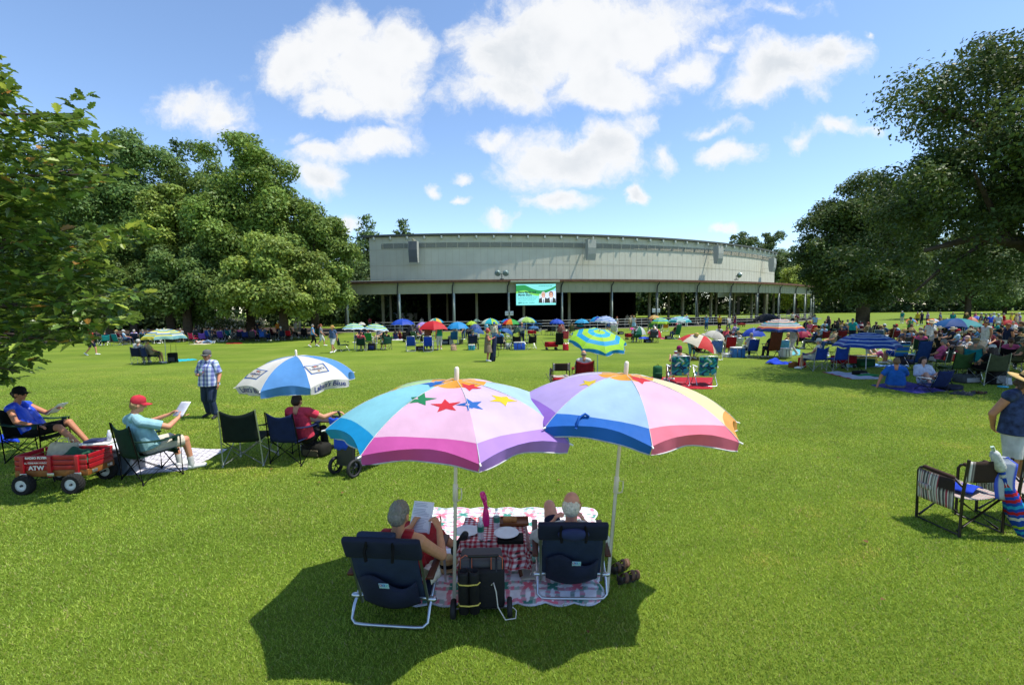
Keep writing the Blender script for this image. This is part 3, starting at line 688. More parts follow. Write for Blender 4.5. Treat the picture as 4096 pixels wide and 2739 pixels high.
# hanging loudspeakers
SPKM = mat('speaker_case', 'a0a298', rough=.6, noise=.05); GRL = mat('speaker_grille', '5c6064', rough=.7, noise=.1, scale=30, bump=.3, bscale=80)
def speaker(u, vt, vb, dark, lab):
    dep = 66.0; a = 0
    for _ in range(12):
        p = AT(u, vt, dep); a = math.atan2(p.x - CX, CY - p.y); q = AR(a, RW + 1.7, 0); dep = q.y
    top = AT(u, vt, dep); bot = AT(u, vb, dep); h = top.z - bot.z; zc = (top.z + bot.z) / 2
    t = thing('loudspeaker', AR(a, RW + 1.7, bot.z), lab, 'loudspeaker', 'loudspeakers hung along the upper wall', a)
    b = MB(); w2 = .62
    prof = [(.0, h), (-.45, h), (-.5, h * .6), (-.42, h * .3), (-.2, 0), (.35, .05), (.5, h * .5), (.5, h)]
    b.prism([(p[0], p[1]) for p in prof], (-w2, 0, 0), (0, 1, 0), (0, 0, 1), 2 * w2); b.build('cabinet', SPKM, t)
    b = MB(); b.add([(-w2 + .05, -.455, h - .05), (w2 - .05, -.455, h - .05), (w2 - .05, -.505, h * .6), (-w2 + .05, -.505, h * .6), (w2 - .05, -.425, h * .3), (-w2 + .05, -.425, h * .3), (w2 - .05, -.215, .05), (-w2 + .05, -.215, .05)], [(0, 3, 2, 1), (3, 5, 4, 2), (5, 7, 6, 4)], 0, False)
    b.build('grille', GRL if dark else SPKM, t)
    b = MB(); b.box((0, .6, h + .25), (.2, 2.4, .12)); b.box((0, 0, h + .12), (.3, .3, .3)); b.tube([(0, 1.6, h * .3), (0, .4, h * .25)], .03, 6); b.build('bracket', FASC, t)
for q in [(1653, 966, 1051, True, 'dark fronted hanging loudspeaker, leftmost on the pavilion wall'), (2363, 960, 1041, False, 'pale loudspeaker hung over the middle of the pavilion wall, right of the screen'),
          (2874, 986, 1056, False, 'pale loudspeaker hung right of the middle one on the pavilion wall'), (3094, 1033, 1088, False, 'upper loudspeaker hung at the right end of the pavilion wall')]: speaker(*q)
# flood lamps on the lower roof
def flood(u, v, lab, twin):
    dep = AR(math.atan2((u - 2048) / FPX * 63 - CX, CY - 63), RF - 1.2, 0).y
    p = AT(u, v, dep); a = math.atan2(p.x - CX, CY - p.y)
    t = thing('flood_lamp', (p.x, p.y, 6.6), lab, 'flood lamp', rz=a)
    h = p.z - 6.6
    b = MB(); b.tube([(0, 0, 0), (0, 0, h)], .05, 8); b.box((0, 0, .05), (.5, .4, .1)); b.build('stand', DSP, t)
    for s in ((-1, 1) if twin else (1,)):
        R = Matrix.Rotation(math.radians(80), 3, 'X') if twin else Matrix.Rotation(math.radians(-75), 3, 'Y')
        b = MB(); b.lathe([(.12, .34), (.3, .2), (.42, .02), (.43, 0), (.02, .03)], 16, c=(s * .52, -.15, h + .05), R=R); b.tube([(0, 0, h - .05), (s * .52, 0, h + .02)], .04, 6); b.build('lamp_head', mat('lamp_metal', '7f9088', rough=.35, metal=.5), t)
flood(2007, 1094, 'twin round flood lamp on the lower roof left of the screen', True)
flood(2945, 1102, 'single tilted flood lamp on the lower roof at the right', False)
# the screen
def screen():
    a = math.atan2(AT(2144, 1178, 60.2).x - CX, CY - 60.2); c = AR(a, RF + .9, 0); dep = c.y
    tl = AT(2064, 1137, dep); br_ = AT(2224, 1219, dep); w2 = (br_.x - tl.x) / 2; h2 = (tl.z - br_.z) / 2; zc = (tl.z + br_.z) / 2
    t = thing('video_screen', ((tl.x + br_.x) / 2, dep, zc), 'turquoise video screen showing a concert notice with two men', 'screen', rz=a * .3)
    EM = lambda n, c, e=.55: mat('screen_' + n, c, rough=.4, noise=0, emit=e)
    b = MB(); b.box((0, .08, 0), (2 * w2 + .06, .14, 2 * h2 + .06)); b.build('casing', DSP, t)
    b = MB(); b.box((-.1, .0, h2 + .32), (2 * w2 + 1.2, .3, .26), bev=.03); b.build('roller_case', FASC, t)
    def flat(name, pts, c, k): b = MB(); b.add([(x * w2, -.012 - .003 * k, z * h2) for x, z in pts], [tuple(range(len(pts)))], 0, False); return b.build(name, EM(name + c, c), t)
    flat('picture', [(-1, -1), (1, -1), (1, 1), (-1, 1)], '7fd2d0', 0)
    xs = [i / 20 * 2 - 1 for i in range(21)]
    up = lambda x: .82 - .55 * math.sin((x + .55) * 1.9) * (x > -.55) + (0 if x > -.55 else .1 * (x + .55)); lo = lambda x: up(x) - .42 * (1 - x) / 2 - .06
    flat('green_ribbon', [(x, max(-1, lo(x) - .18)) for x in xs[:15]] + [(x, lo(x)) for x in reversed(xs[:15])], '7fc95c', 1)
    flat('leaf_ribbon', [(x, lo(x)) for x in xs] + [(x, min(.99, up(x) + .1)) for x in reversed(xs)], '2c8a48', 2)
    def txt(s, size, x, z, c, bold=0.0):
        vs, fs = text_mesh(s, size * h2, 'LEFT', bold); b = MB(); b.add([(v.x + x * w2, -.03, v.y + z * h2) for v in vs], [f for f in fs], 0, False); b.build('lettering', EM('ink' + c, c, .25), t)
    txt('Steve Martin and', .25, -.9, .22, '14303a', .012); txt('Martin Short', .25, -.9, -.03, '14303a', .012)
    txt('An Evening You Will Forget for the', .125, -.9, -.26, '3fa0a2'); txt('Rest Of Your Life, with the Steep', .125, -.9, -.4, '3fa0a2'); txt('Canyon Rangers and Jeff Babko', .125, -.9, -.54, '3fa0a2')
    txt('SEPT 2', .18, -.9, -.79, '1d7f80', .01); txt('SUN, 2:30PM', .18, -.6, -.79, '1d8f90'); txt('KOUSSEVITZKY MUSIC SHED', .1, .14, .8, '2a8a8c', .004)
    flat('portrait_ground', [(.16, -.8), (1, -.8), (1, .34), (.16, .34)], 'cfd6f2', 1)
    def bust(cx, hair, k):
        flat('suit', [(cx - .24, -.8), (cx + .24, -.8), (cx + .22, -.42), (cx + .08, -.28), (cx - .08, -.28), (cx - .22, -.42)], '3c3a36', k)
        flat('shirt_front', [(cx - .05, -.8), (cx + .05, -.8), (cx + .08, -.3), (cx - .08, -.3)], 'dde6f6', k + 1); flat('necktie', [(cx - .025, -.8), (cx + .025, -.8), (cx + .015, -.42), (cx - .015, -.42)], '3a4452', k + 2)
        el = lambda rx, rz, dz: [(cx + rx * math.cos(2 * PI * i / 18), dz + rz * math.sin(2 * PI * i / 18)) for i in range(18)]
        flat('hair', el(.112, .3, .0), hair, k + 2); flat('face', el(.092, .27, -.07), 'd29a86', k + 3); flat('smile', [(cx - .04, -.17), (cx + .04, -.17), (cx + .02, -.22), (cx - .02, -.22)], 'f0e4e0', k + 4)
        flat('eye', [(cx - .055, -.0), (cx - .02, .0), (cx - .02, -.03), (cx - .055, -.03)], '4a3a34', k + 4); flat('eye', [(cx + .055, -.0), (cx + .02, .0), (cx + .02, -.03), (cx + .055, -.03)], '4a3a34', k + 4)
    bust(.37, 'b9b4b4', 2); bust(.76, '5a3f30', 3)
screen()
# notice boards on a column, trailers behind the shed
for u, v, lab in [(2037, 1253, 'small white twin notice plate on the column left of the screen'), (2622, 1242, 'small white twin notice plate on a column right of the screen')]:
    p = AT(u, v, AR(math.atan2((u - 2048) / FPX * 61 - CX, CY - 61), RF + .2, 0).y if u < 2300 else 64.5)
    t = thing('notice_plate', p, lab, 'sign', 'notice plates on the columns'); 
    for s in (-1, 1):
        b = MB(); b.box((s * .32, -.3, 0), (.42, .03, .55), bev=.01); b.build('plate', plas('c8cdd0'), t); vs, fs = text_mesh('15', .3); b = MB(); b.add([(q.x + s * .32, -.32, q.y) for q in vs], fs, 0, False); b.build('lettering', plas('44484c'), t)
    b = MB(); b.box((0, -.26, 0), (.7, .05, .08)); b.build('bracket', DSP, t)
def trailer(u0, u1, vb, vt, dep, c, lab):
    p0 = AT(u0, vb, dep); p1 = AT(u1, vt, dep); w_ = p1.x - p0.x; h = p1.z
    t = thing('trailer', ((p0.x + p1.x) / 2, dep, 0), lab, 'trailer', 'white trailers behind the pavilion')
    b = MB(); b.box((0, 0, .55 + (h - .55) / 2), (w_, 5, h - .55), bev=.12); b.build('body', plas(c), t)
    b = MB(); b.box((0, 0, h + .04), (w_ + .2, 5.2, .1), bev=.03); b.build('roof', plas('8fa2b0'), t)
    for k in (-.25, .28):
        b = MB(); b.box((w_ * k, -2.52, h * .62), (w_ * .16, .06, h * .22)); b.build('window', plas('2b3238', .15), t)
    for k in (-.3, .3):
        b = MB(); b.lathe([(.02, -.12), (.4, -.12), (.42, 0), (.4, .12), (.02, .12)], 16, c=(w_ * k, -2.3, .42), R=Matrix.Rotation(PI / 2, 3, 'X')); b.build('wheel', plas('1b1b1d'), t)
trailer(1490, 1558, 1300, 1262, 96, 'd8d8d2', 'small white trailer with dark windows seen through the left bays'); trailer(1560, 1660, 1300, 1253, 100, 'cfd4d6', 'longer white trailer right of the small one, seen through the left bays')
# ================================================================== umbrellas
class Canopy:
    """a panelled umbrella canopy: S(theta, t, lift) is a point of its cloth in umbrella space"""
    def __init__(s, R, zrim, ztop, n=8, off=0.0, M=None):
        s.R, s.zr, s.zt, s.n, s.off, s.M = R, zrim, ztop, n, off, M or Matrix.Identity(4)
    def rib(s, k, t):
        a = s.off + 2 * PI * k / s.n - PI / 2
        r = s.R * (t + .10 * math.sin(PI * t)); z = s.zt - (s.zt - s.zr) * (t ** 1.75)
        return Vector((r * math.cos(a), r * math.sin(a), z))
    def gore(s, k, q, t, lift=0.0):
        p = s.rib(k, t).lerp(s.rib(k + 1, t), q); w = math.sin(PI * q)
        p.z += w * (.06 * s.R * t ** 5 - .02 * s.R * math.sin(PI * t)) + .004 * s.R * math.sin(9 * q + 7 * t + k) * t
        p.xy *= 1 - .05 * w * t ** 4
        return s.M @ (p + Vector((p.x * .3, p.y * .3, 1)).normalized() * lift)
    def S(s, th, t, lift=0.0):
        f = ((th + PI / 2 - s.off) / (2 * PI) * s.n) % s.n; k = int(f); return s.gore(k, f - k, t, lift)
def umbrella(label, base, R, zrim, ztop, bands, n=8, off=0.2, tilt=(0, 0), lean=(0, 0), pole='d8d8d0', val=None, valc=None, group=None, fin='white', hand=False, ribs=False, trim=None, name='umbrella', pole_r=.017, res=4, offset=(0, 0), flare=.25):
    """bands(k) -> [(t0, t1, colour)] for panel k; tilt turns the canopy, lean the whole pole (radians about x and y)"""
    t = thing(name, base, label, 'umbrella', group)
    ML = Matrix.Rotation(lean[0], 4, 'X') @ Matrix.Rotation(lean[1], 4, 'Y'); piv = Vector((0, 0, ztop - .42))
    M = ML @ Matrix.Translation(piv) @ Matrix.Rotation(tilt[0], 4, 'X') @ Matrix.Rotation(tilt[1], 4, 'Y') @ Matrix.Translation(-piv)
    cp = Canopy(R, zrim, ztop, n, off, M); names = []
    def ci(c):
        if c not in names: names.append(c)
        return names.index(c)
    b = MB()
    for k in range(n):
        for (t0, t1, c) in bands(k):
            b.grid(lambda i, j: cp.gore(k, i, t0 + (t1 - t0) * j), res, max(2, int(res * 2.2 * (t1 - t0)) + 1), ci(c))
    can = b.build('canopy', [canvas(c) for c in names], t)
    if val:
        names2 = []; b = MB(); tr = MB()
        for k in range(n):
            c = valc(k) if valc else bands(k)[-1][2]
            if c not in names2: names2.append(c)
            ph = (k * 1.7) % 3
            def fn(i, j):
                e = cp.gore(k, i, 1.0); o = cp.M.to_3x3() @ Vector((*(cp.rib(k, 1).lerp(cp.rib(k + 1, 1), i)).xy.normalized(), 0))
                dr = val * (.72 + .28 * math.sin(PI * i) ** .5) * j
                return e - cp.M.to_3x3() @ Vector((0, 0, dr)) + o * (flare * dr + .3 * val * math.sin(i * 9 + ph * 3) * j)
            b.grid(fn, max(6, res * 2), 3, names2.index(c))
            if trim: tr.tube([fn(i / 12, 1.0) for i in range(13)], trim, 5); tr.tube([cp.gore(k, 0, .04 + .96 * i / 10, .001) for i in range(11)], .0028, 4)
        v = b.build('valance', [canvas(c) for c in names2], can)
        if trim: tr.build('trim', fab('white'), v)
    top = cp.M @ Vector((0, 0, ztop)); up = cp.M.to_3x3() @ Vector((0, 0, 1))
    b = MB(); b.cap(top - up * .02, top + up * (.055 if not trim else .10), .02 if not trim else .022, .012 if not trim else .021, 10, 3); b.build('finial', plas('e4d8c4' if fin == 'white' else fin), t)
    b = MB(); j = cp.M @ piv
    if hand:
        e = cp.M @ Vector((0, 0, ztop - .82)); b.tube([top, e], .008, 6); b.build('pole', metal('7c7f84'), t); b = MB(); b.cap(e, e - up * .1, .014, .016, 8); b.build('handle', plas('1a1a1c'), t)
    else:
        b.tube([ML @ Vector((offset[0], offset[1], -.12)), ML @ Vector((0, 0, ztop * .5)), j, top - up * .01], pole_r, 8); b.build('pole', plas(pole, .35), t)
    if ribs:
        for k in range(n):
            b = MB(); b.tube([cp.M @ (cp.rib(k, q) - Vector((0, 0, .012))) for q in (.02, .25, .5, .75, 1.0)], .004, 5); rb = b.build('rib', metal('c8c8c4'), t)
            tip = cp.M @ cp.rib(k, 1.0); o = (cp.M.to_3x3() @ Vector((*cp.rib(k, 1).xy.normalized(), -.25))); b = MB(); b.cap(tip - o * .01, tip + o * .022, .006, .007, 6, 2); b.build('rib_tip', plas('e8e4dc'), rb)
    return t, cp, can
def panels(*cs): return lambda k: [(0, 1, cs[k % len(cs)])]
def rings(*bs): return lambda k: list(bs)
def striped(cs, k0=0.0):
    m = len(cs); return lambda k: [(i / m, (i + 1) / m, c) for i, c in enumerate(cs)]

# ================================================================== people
def V3(*a): return Vector(a)
def mirror(p): return Vector((-p.x, p.y, p.z))
def J_stand(): 
    return dict(pel=V3(0, 0, .94), ch=V3(0, .01, 1.28), nk=V3(0, -.01, 1.47), hd=V3(0, .02, 1.61), sh=[V3(-.18, -.01, 1.41), V3(.18, -.01, 1.41)], el=[V3(-.24, -.04, 1.13), V3(.24, -.04, 1.13)],
                wr=[V3(-.25, .05, .89), V3(.25, .05, .89)], hip=[V3(-.09, 0, .9), V3(.09, 0, .9)], kn=[V3(-.11, .03, .49), V3(.11, .03, .49)], an=[V3(-.12, -.02, .09), V3(.12, -.02, .09)], to=[V3(-.14, .14, .035), V3(.14, .14, .035)])
def J_walk():
    j = J_stand(); j.update(kn=[V3(-.1, .19, .51), V3(.1, -.02, .5)], an=[V3(-.1, .22, .1), V3(.1, -.3, .15)], to=[V3(-.11, .39, .06), V3(.1, -.18, .03)], wr=[V3(-.25, -.1, .9), V3(.25, .2, .93)], el=[V3(-.24, -.1, 1.14), V3(.24, .0, 1.13)]); return j
def J_point():
    j = J_stand(); j.update(el=[V3(-.24, -.04, 1.13), V3(.25, .06, 1.15)], wr=[V3(-.25, .05, .89), V3(.13, .3, 1.25)]); return j
def J_phone():
    j = J_stand(); j.update(el=[V3(-.26, .03, 1.16), V3(.26, .03, 1.16)], wr=[V3(-.08, .26, 1.32), V3(.08, .26, 1.32)]); return j
def J_bend():
    j = J_stand(); j.update(pel=V3(0, -.12, .92), ch=V3(0, .13, 1.14), nk=V3(0, .3, 1.25), hd=V3(0, .42, 1.27), sh=[V3(-.18, .24, 1.2), V3(.18, .24, 1.2)], el=[V3(-.2, .34, .92), V3(.2, .34, .92)], wr=[V3(-.14, .46, .7), V3(.14, .46, .7)], hip=[V3(-.09, -.1, .88), V3(.09, -.1, .88)]); return j
def J_sit(seat=.43, lean=.16, legs=.42):
    z = seat + .1
    return dict(pel=V3(0, -.04, z), ch=V3(0, -.04 - lean * .65, z + .33), nk=V3(0, -.05 - lean, z + .52), hd=V3(0, -.02 - lean, z + .66), sh=[V3(-.18, -.05 - lean * .9, z + .45), V3(.18, -.05 - lean * .9, z + .45)],
                el=[V3(-.26, .05 - lean * .5, z + .22), V3(.26, .05 - lean * .5, z + .22)], wr=[V3(-.12, .24, z + .14), V3(.12, .24, z + .14)], hip=[V3(-.09, -.02, z - .02), V3(.09, -.02, z - .02)],
                kn=[V3(-.12, legs * .93, z + .03), V3(.12, legs * .93, z + .03)], an=[V3(-.13, legs * 1.08, .09), V3(.13, legs * 1.08, .09)], to=[V3(-.14, legs * 1.08 + .16, .05), V3(.14, legs * 1.08 + .16, .05)])
def J_read():
    j = J_sit(); j.update(el=[V3(-.24, .02, .80), V3(.24, .02, .80)], wr=[V3(-.1, .27, .93), V3(.1, .27, .93)]); return j
def J_low():
    j = J_sit(.24, .24, .45); j.update(an=[V3(-.14, .72, .09), V3(.14, .72, .09)], to=[V3(-.16, .84, .16), V3(.16, .84, .16)], kn=[V3(-.13, .4, .44), V3(.13, .4, .44)]); return j
def J_ground():
    j = J_sit(.02, .12, .4); j.update(kn=[V3(-.15, .33, .42), V3(.15, .33, .42)], an=[V3(-.12, .56, .08), V3(.12, .56, .08)], to=[V3(-.12, .72, .05), V3(.12, .72, .05)], wr=[V3(-.12, .3, .36), V3(.12, .3, .36)]); return j
def J_lie():
    return dict(pel=V3(0, 0, .13), ch=V3(0, -.34, .15), nk=V3(0, -.53, .17), hd=V3(0, -.67, .2), sh=[V3(-.18, -.47, .15), V3(.18, -.47, .15)], el=[V3(-.3, -.3, .1), V3(.3, -.3, .1)], wr=[V3(-.16, -.1, .25), V3(.16, -.1, .25)], hip=[V3(-.09, .04, .12), V3(.09, .04, .12)],
                kn=[V3(-.12, .42, .2), V3(.12, .42, .3)], an=[V3(-.13, .8, .09), V3(.13, .76, .09)], to=[V3(-.14, .86, .2), V3(.14, .86, .2)])
POSES = dict(stand=J_stand, walk=J_walk, point=J_point, phone=J_phone, bend=J_bend, sit=J_sit, read=J_read, low=J_low, ground=J_ground, lie=J_lie)
def hframe(J):
    fw = J.get('face')
    up = (J['hd'] - J['nk']).normalized()
    if fw is None:
        r = (J['sh'][1] - J['sh'][0]).normalized(); fw = up.cross(r)
        if abs(up.z) > .5: fw = Vector((fw.x, fw.y, fw.z * .4 - .08))
    fw = fw.normalized(); x = fw.cross(up).normalized(); up2 = x.cross(fw).normalized()
    R = Matrix((x, fw, up2)).transposed()
    return R
def hand_caps(b, w, d, nrm, curl=.5, side=1, spread=.14, thumb=.6, s=1.0):
    """palm, four fingers of unequal length bent at the knuckles, and a thumb from the side of the palm"""
    d = d.normalized(); nrm = (nrm - d * nrm.dot(d)).normalized(); x = d.cross(nrm) * side
    for q in (-.026, -.009, .009, .026): b.cap(w + d * .012 * s + x * q * .8 * s, w + d * .088 * s + x * q * s, .014 * s, .013 * s, 8)
    for i, (q, ln, r) in enumerate([(-.029, .066, .0082), (-.010, .076, .0088), (.010, .083, .009), (.029, .074, .0088)]):
        p = w + d * .088 * s + x * q * s; dd = (d + x * q * spread * 8).normalized(); a = curl * (1.1 - .08 * i)
        for f in (.46, .31, .23):
            dd = (dd * math.cos(a) + nrm * math.sin(a)); dd.normalize(); e = p + dd * ln * f * s; b.cap(p, e, r * s, r * .94 * s, 8); p = e; a = curl * .95
    p = w + d * .03 * s + x * .03 * s; dd = (x * .75 + d * .6 + nrm * thumb * .6).normalized()
    for f in (.045, .034, .026): e = p + dd * f * s; b.cap(p, e, .0115 * s, .0095 * s, 8); p = e; dd = (dd + d * .45 + nrm * .25 * thumb).normalized()
def body_mesh(J, fat=1.0, detail=False, hands=None, voxel=.02):
    b = MB(); r = (J['sh'][1] - J['sh'][0]).normalized(); pel, ch, nk, hd = J['pel'], J['ch'], J['nk'], J['hd']; R = hframe(J)
    for s in (-1, 1):
        b.cap(pel + r * .075 * s * fat, ch + r * .075 * s, .108 * fat, .105 * (.5 + .5 * fat), 12); b.cap(ch + r * .07 * s, ch.lerp(nk, .55) + r * .09 * s, .1, .075, 12)
    for i in (0, 1):
        sh, el, wr, hip, kn, an, to = (J[k][i] for k in ('sh', 'el', 'wr', 'hip', 'kn', 'an', 'to'))
        f2 = .5 + .5 * fat
        b.cap(nk.lerp(sh, .35), sh, .055, .062 * f2, 10); b.cap(sh, el, .056 * f2, .043 * f2, 10); b.cap(el, wr, .043 * f2, .028, 10)
        b.cap(hip, kn, .092 * fat, .06 * f2, 12); b.cap(kn, an, .058 * f2, .038, 10); b.cap(kn.lerp(an, .12) - (to - an).normalized() * .012, kn.lerp(an, .5), .052 * f2, .046, 10)
        b.cap(an + (an - kn).normalized() * .03 - (to - an).normalized() * .03, to, .038, .03, 10)
        H = (hands or {}).get(i)
        if detail:
            d = H['d'] if H and 'd' in H else (wr - el); n = H['n'] if H and 'n' in H else Vector((1 - 2 * i, .2, -.1))
            hand_caps(b, wr, d, n, (H or {}).get('curl', .35), (H or {}).get('side', 1 if i == 0 else -1), s=1.0)
        else:
            d = (wr - el).normalized(); b.cap(wr, wr + d * .085, .032, .034, 8); b.cap(wr + d * .08, wr + d * .15, .03, .018, 8); b.cap(wr + d * .03, wr + d * .07 + r * (.045 - .09 * i), .014, .012, 6)
    b.cap(nk - (hd - nk) * .3, hd - R @ V3(0, .01, .03), .056, .056, 10)
    b.ell(hd + R @ V3(0, -.012, .035), (.076, .094, .092), R); b.cap(hd + R @ V3(0, .025, -.055), hd + R @ V3(0, .01, .0), .052, .066, 12); b.cap(hd + R @ V3(0, .055, -.085), hd + R @ V3(0, .05, -.05), .026, .034, 10)
    b.cap(hd + R @ V3(0, .078, .018), hd + R @ V3(0, .102, -.022), .011, .017, 8)
    for s in (-1, 1):
        b.ell(hd + R @ V3(.08 * s, -.012, -.005), (.012, .024, .034), R, 8, 6); b.cap(hd + R @ V3(.012 * s, .082, .03), hd + R @ V3(.05 * s, .07, .032), .012, .01, 6)
        b.ell(hd + R @ V3(.042 * s, .05, -.03), (.026, .03, .028), R, 8, 6)
    return remesh(b, voxel, 4 if detail else 3)
def shirt_mesh(J, fat=1.0, sleeve=.6, hem=.0, voxel=.02, infl=.014, collar=.0):
    b = MB(); r = (J['sh'][1] - J['sh'][0]).normalized(); pel, ch, nk = J['pel'], J['ch'], J['nk']; ax = (pel - ch).normalized(); lo = pel + ax * hem
    for s in (-1, 1):
        b.cap(lo + r * .075 * s * fat, ch + r * .075 * s, (.108 + infl * 1.5) * fat, .105 * (.5 + .5 * fat) + infl, 14, flat0=True); b.cap(ch + r * .07 * s, ch.lerp(nk, .52) + r * .09 * s, .1 + infl, .075 + infl, 12)
    for i in (0, 1):
        sh, el, wr = J['sh'][i], J['el'][i], J['wr'][i]; f2 = .5 + .5 * fat
        b.cap(nk.lerp(sh, .4), sh if sleeve > 0 else nk.lerp(sh, .62), .055 + infl * .8, .062 * f2 + infl, 10, flat1=sleeve <= 0)
        if sleeve > 0: b.cap(sh, sh.lerp(el, min(sleeve, 1)), .058 * f2 + infl, (.045 * f2 + infl) * (1.15 if sleeve < 1 else 1), 10, flat1=sleeve < 1)
        if sleeve > 1: b.cap(el, el.lerp(wr, sleeve - 1), .045 * f2 + infl, .03 + infl, 10, flat1=True)
    if collar: b.cap(nk - (J['hd'] - nk) * .3, nk + (J['hd'] - nk) * collar, .066, .064, 10, flat1=True)
    return remesh(b, voxel, 2)
def legs_mesh(J, fat=1.0, ln=2.0, voxel=.02, infl=.014, loose=1.0):
    b = MB(); r = (J['sh'][1] - J['sh'][0]).normalized(); pel, ch = J['pel'], J['ch']; w = pel.lerp(ch, .28)
    for s in (-1, 1): b.cap(pel + r * .075 * s * fat, w + r * .07 * s * fat, (.108 + infl * .8) * fat, (.1 + infl * .4) * fat, 12, flat1=True)
    for i in (0, 1):
        hip, kn, an = J['hip'][i], J['kn'][i], J['an'][i]; f2 = .5 + .5 * fat
        b.cap(pel.lerp(hip, .5), hip, .1 * fat, .094 * fat + infl, 12); e = hip.lerp(kn, min(1, ln)); b.cap(hip, e, .093 * fat + infl, (.094 * fat + (.06 * f2 - .094 * fat) * min(1, ln)) + infl * loose, 12, flat1=ln < 1)
        if ln > 1: b.cap(kn, kn.lerp(an, ln - 1), .06 * f2 + infl, .045 + infl * loose, 12, flat1=True)
    return remesh(b, voxel, 2)
def skirt_mesh(J, fat=1.0, ln=1.0, voxel=.02, flare=1.3):
    b = MB(); pel, ch = J['pel'], J['ch']; k = (J['kn'][0] + J['kn'][1]) / 2; e = pel.lerp(k, ln); r = (J['sh'][1] - J['sh'][0]).normalized()
    for s in (-1, 1): b.cap(pel.lerp(ch, .3) + r * .05 * s, pel + r * .07 * s, .11 * fat, .125 * fat, 14); b.cap(pel + r * .07 * s, e + r * .09 * s, .125 * fat, .13 * fat * flare, 14, flat1=True)
    return remesh(b, voxel, 2)
def shoes_mesh(J, voxel=.014, side=(0, 1)):
    b = MB()
    for i in side:
        an, to, kn = J['an'][i], J['to'][i], J['kn'][i]; f = (to - an).normalized(); dn = (an - kn).normalized()
        b.cap(an + dn * .035 - f * .035, to + f * .02, .048, .038, 10); b.cap(an - dn * .02, an + dn * .03, .047, .05, 10, flat0=True)
    return remesh(b, voxel, 2)
def tousle(me):
    from mathutils import noise as nz
    for v in me.vertices:
        q = Vector((v.co.x * 1.0, v.co.y * 1.0, v.co.z * .45)); v.co += v.normal * (nz.noise(q * 55) * .007 + nz.noise(q * 130) * .005)
    me.update(); return me
def hair_mesh(J, style='short', voxel=.012):
    b = MB(); R = hframe(J); hd = J['hd']; P = lambda *a: hd + R @ V3(*a)
    if style == 'bald': b.cap(P(-.07, -.03, -.02), P(.07, -.03, -.02), .028, .028, 10); b.ell(P(0, -.06, -.005), (.076, .052, .055), R)
    else:
        b.ell(P(0, -.02, .045), (.085, .099, .093), R); b.ell(P(0, -.048, .0), (.083, .07, .085), R)
        if style == 'long':
            for s in (-1, 0, 1): b.cap(P(.05 * s, -.06, .02), P(.065 * s, -.085, -.2), .055, .045, 10)
            for s in (-1, 1): b.cap(P(.078 * s, -.0, .04), P(.085 * s, -.0, -.12), .024, .028, 8)
        if style == 'bun': b.ell(P(0, -.125, .02), (.045, .04, .045), R)
        if style == 'pony': b.cap(P(0, -.1, .03), P(0, -.16, -.02), .028, .04, 10); b.cap(P(0, -.16, -.02), P(0, -.15, -.12), .042, .022, 10)
        if style == 'bob':
            for s in (-1, 1): b.cap(P(.072 * s, -.01, .03), P(.078 * s, -.005, -.09), .028, .03, 8)
            b.cap(P(-.05, -.07, -.05), P(.05, -.07, -.05), .045, .045, 10)
    return tousle(remesh(b, voxel, 2))
def hat_mesh(J, style):
    b = MB(); R = hframe(J); hd = J['hd']
    if style == 'cap':
        b.lathe([(.09, -.005), (.094, .03), (.09, .07), (.07, .105), (.035, .122), (.001, .126)], 20, c=hd + R @ V3(0, -.015, .035), R=R, sy=1.12)
        pts = [V3(.086 * math.sin(a), .062 + .085 * math.cos(a) + .03 * math.cos(a) ** 2, .043 - .022 * abs(math.sin(a)) ** 2) for a in np.linspace(-1.45, 1.45, 13)]
        top = [hd + R @ p for p in pts]; inn = [hd + R @ V3(.088 * math.sin(a), -.015 + .1 * math.cos(a), .05) for a in np.linspace(-1.45, 1.45, 13)]
        vs = top + inn + [p - R @ V3(0, 0, .008) for p in top] + [p - R @ V3(0, 0, .008) for p in inn]; n = 13
        fs = [(i, i + 1, n + i + 1, n + i) for i in range(n - 1)] + [(2 * n + i + 1, 2 * n + i, 3 * n + i, 3 * n + i + 1) for i in range(n - 1)] + [(i + 1, i, 2 * n + i, 2 * n + i + 1) for i in range(n - 1)]
        b.add(vs, fs); b.ell(hd + R @ V3(0, -.015, .163), (.011, .011, .007), R, 8, 4)
    elif style == 'visor': return hat_mesh(J, 'cap')
    else:
        br = .2 if style == 'sun' else .165
        b.lathe([(.086, .03), (br * .75, .022), (br, .008), (br * 1.0, .0), (br * .75, .012), (.09, .02)], 26, c=hd + R @ V3(0, -.012, .03), R=R, sy=1.1)
        b.lathe([(.096, .025), (.092, .085), (.084, .108), (.06, .118), (.001, .112)], 22, c=hd + R @ V3(0, -.012, .03), R=R, sy=1.1)
    return b.mesh('hat', [mat('plain')])
def hat_band(J, style):
    b = MB(); R = hframe(J); b.lathe([(.099, .03), (.098, .055)], 22, c=J['hd'] + R @ V3(0, -.012, .03), R=R, sy=1.1); return b.mesh('hat_band', [mat('plain')])
_pc = {}
def cached(key, fn):
    if key not in _pc: _pc[key] = fn()
    return _pc[key]
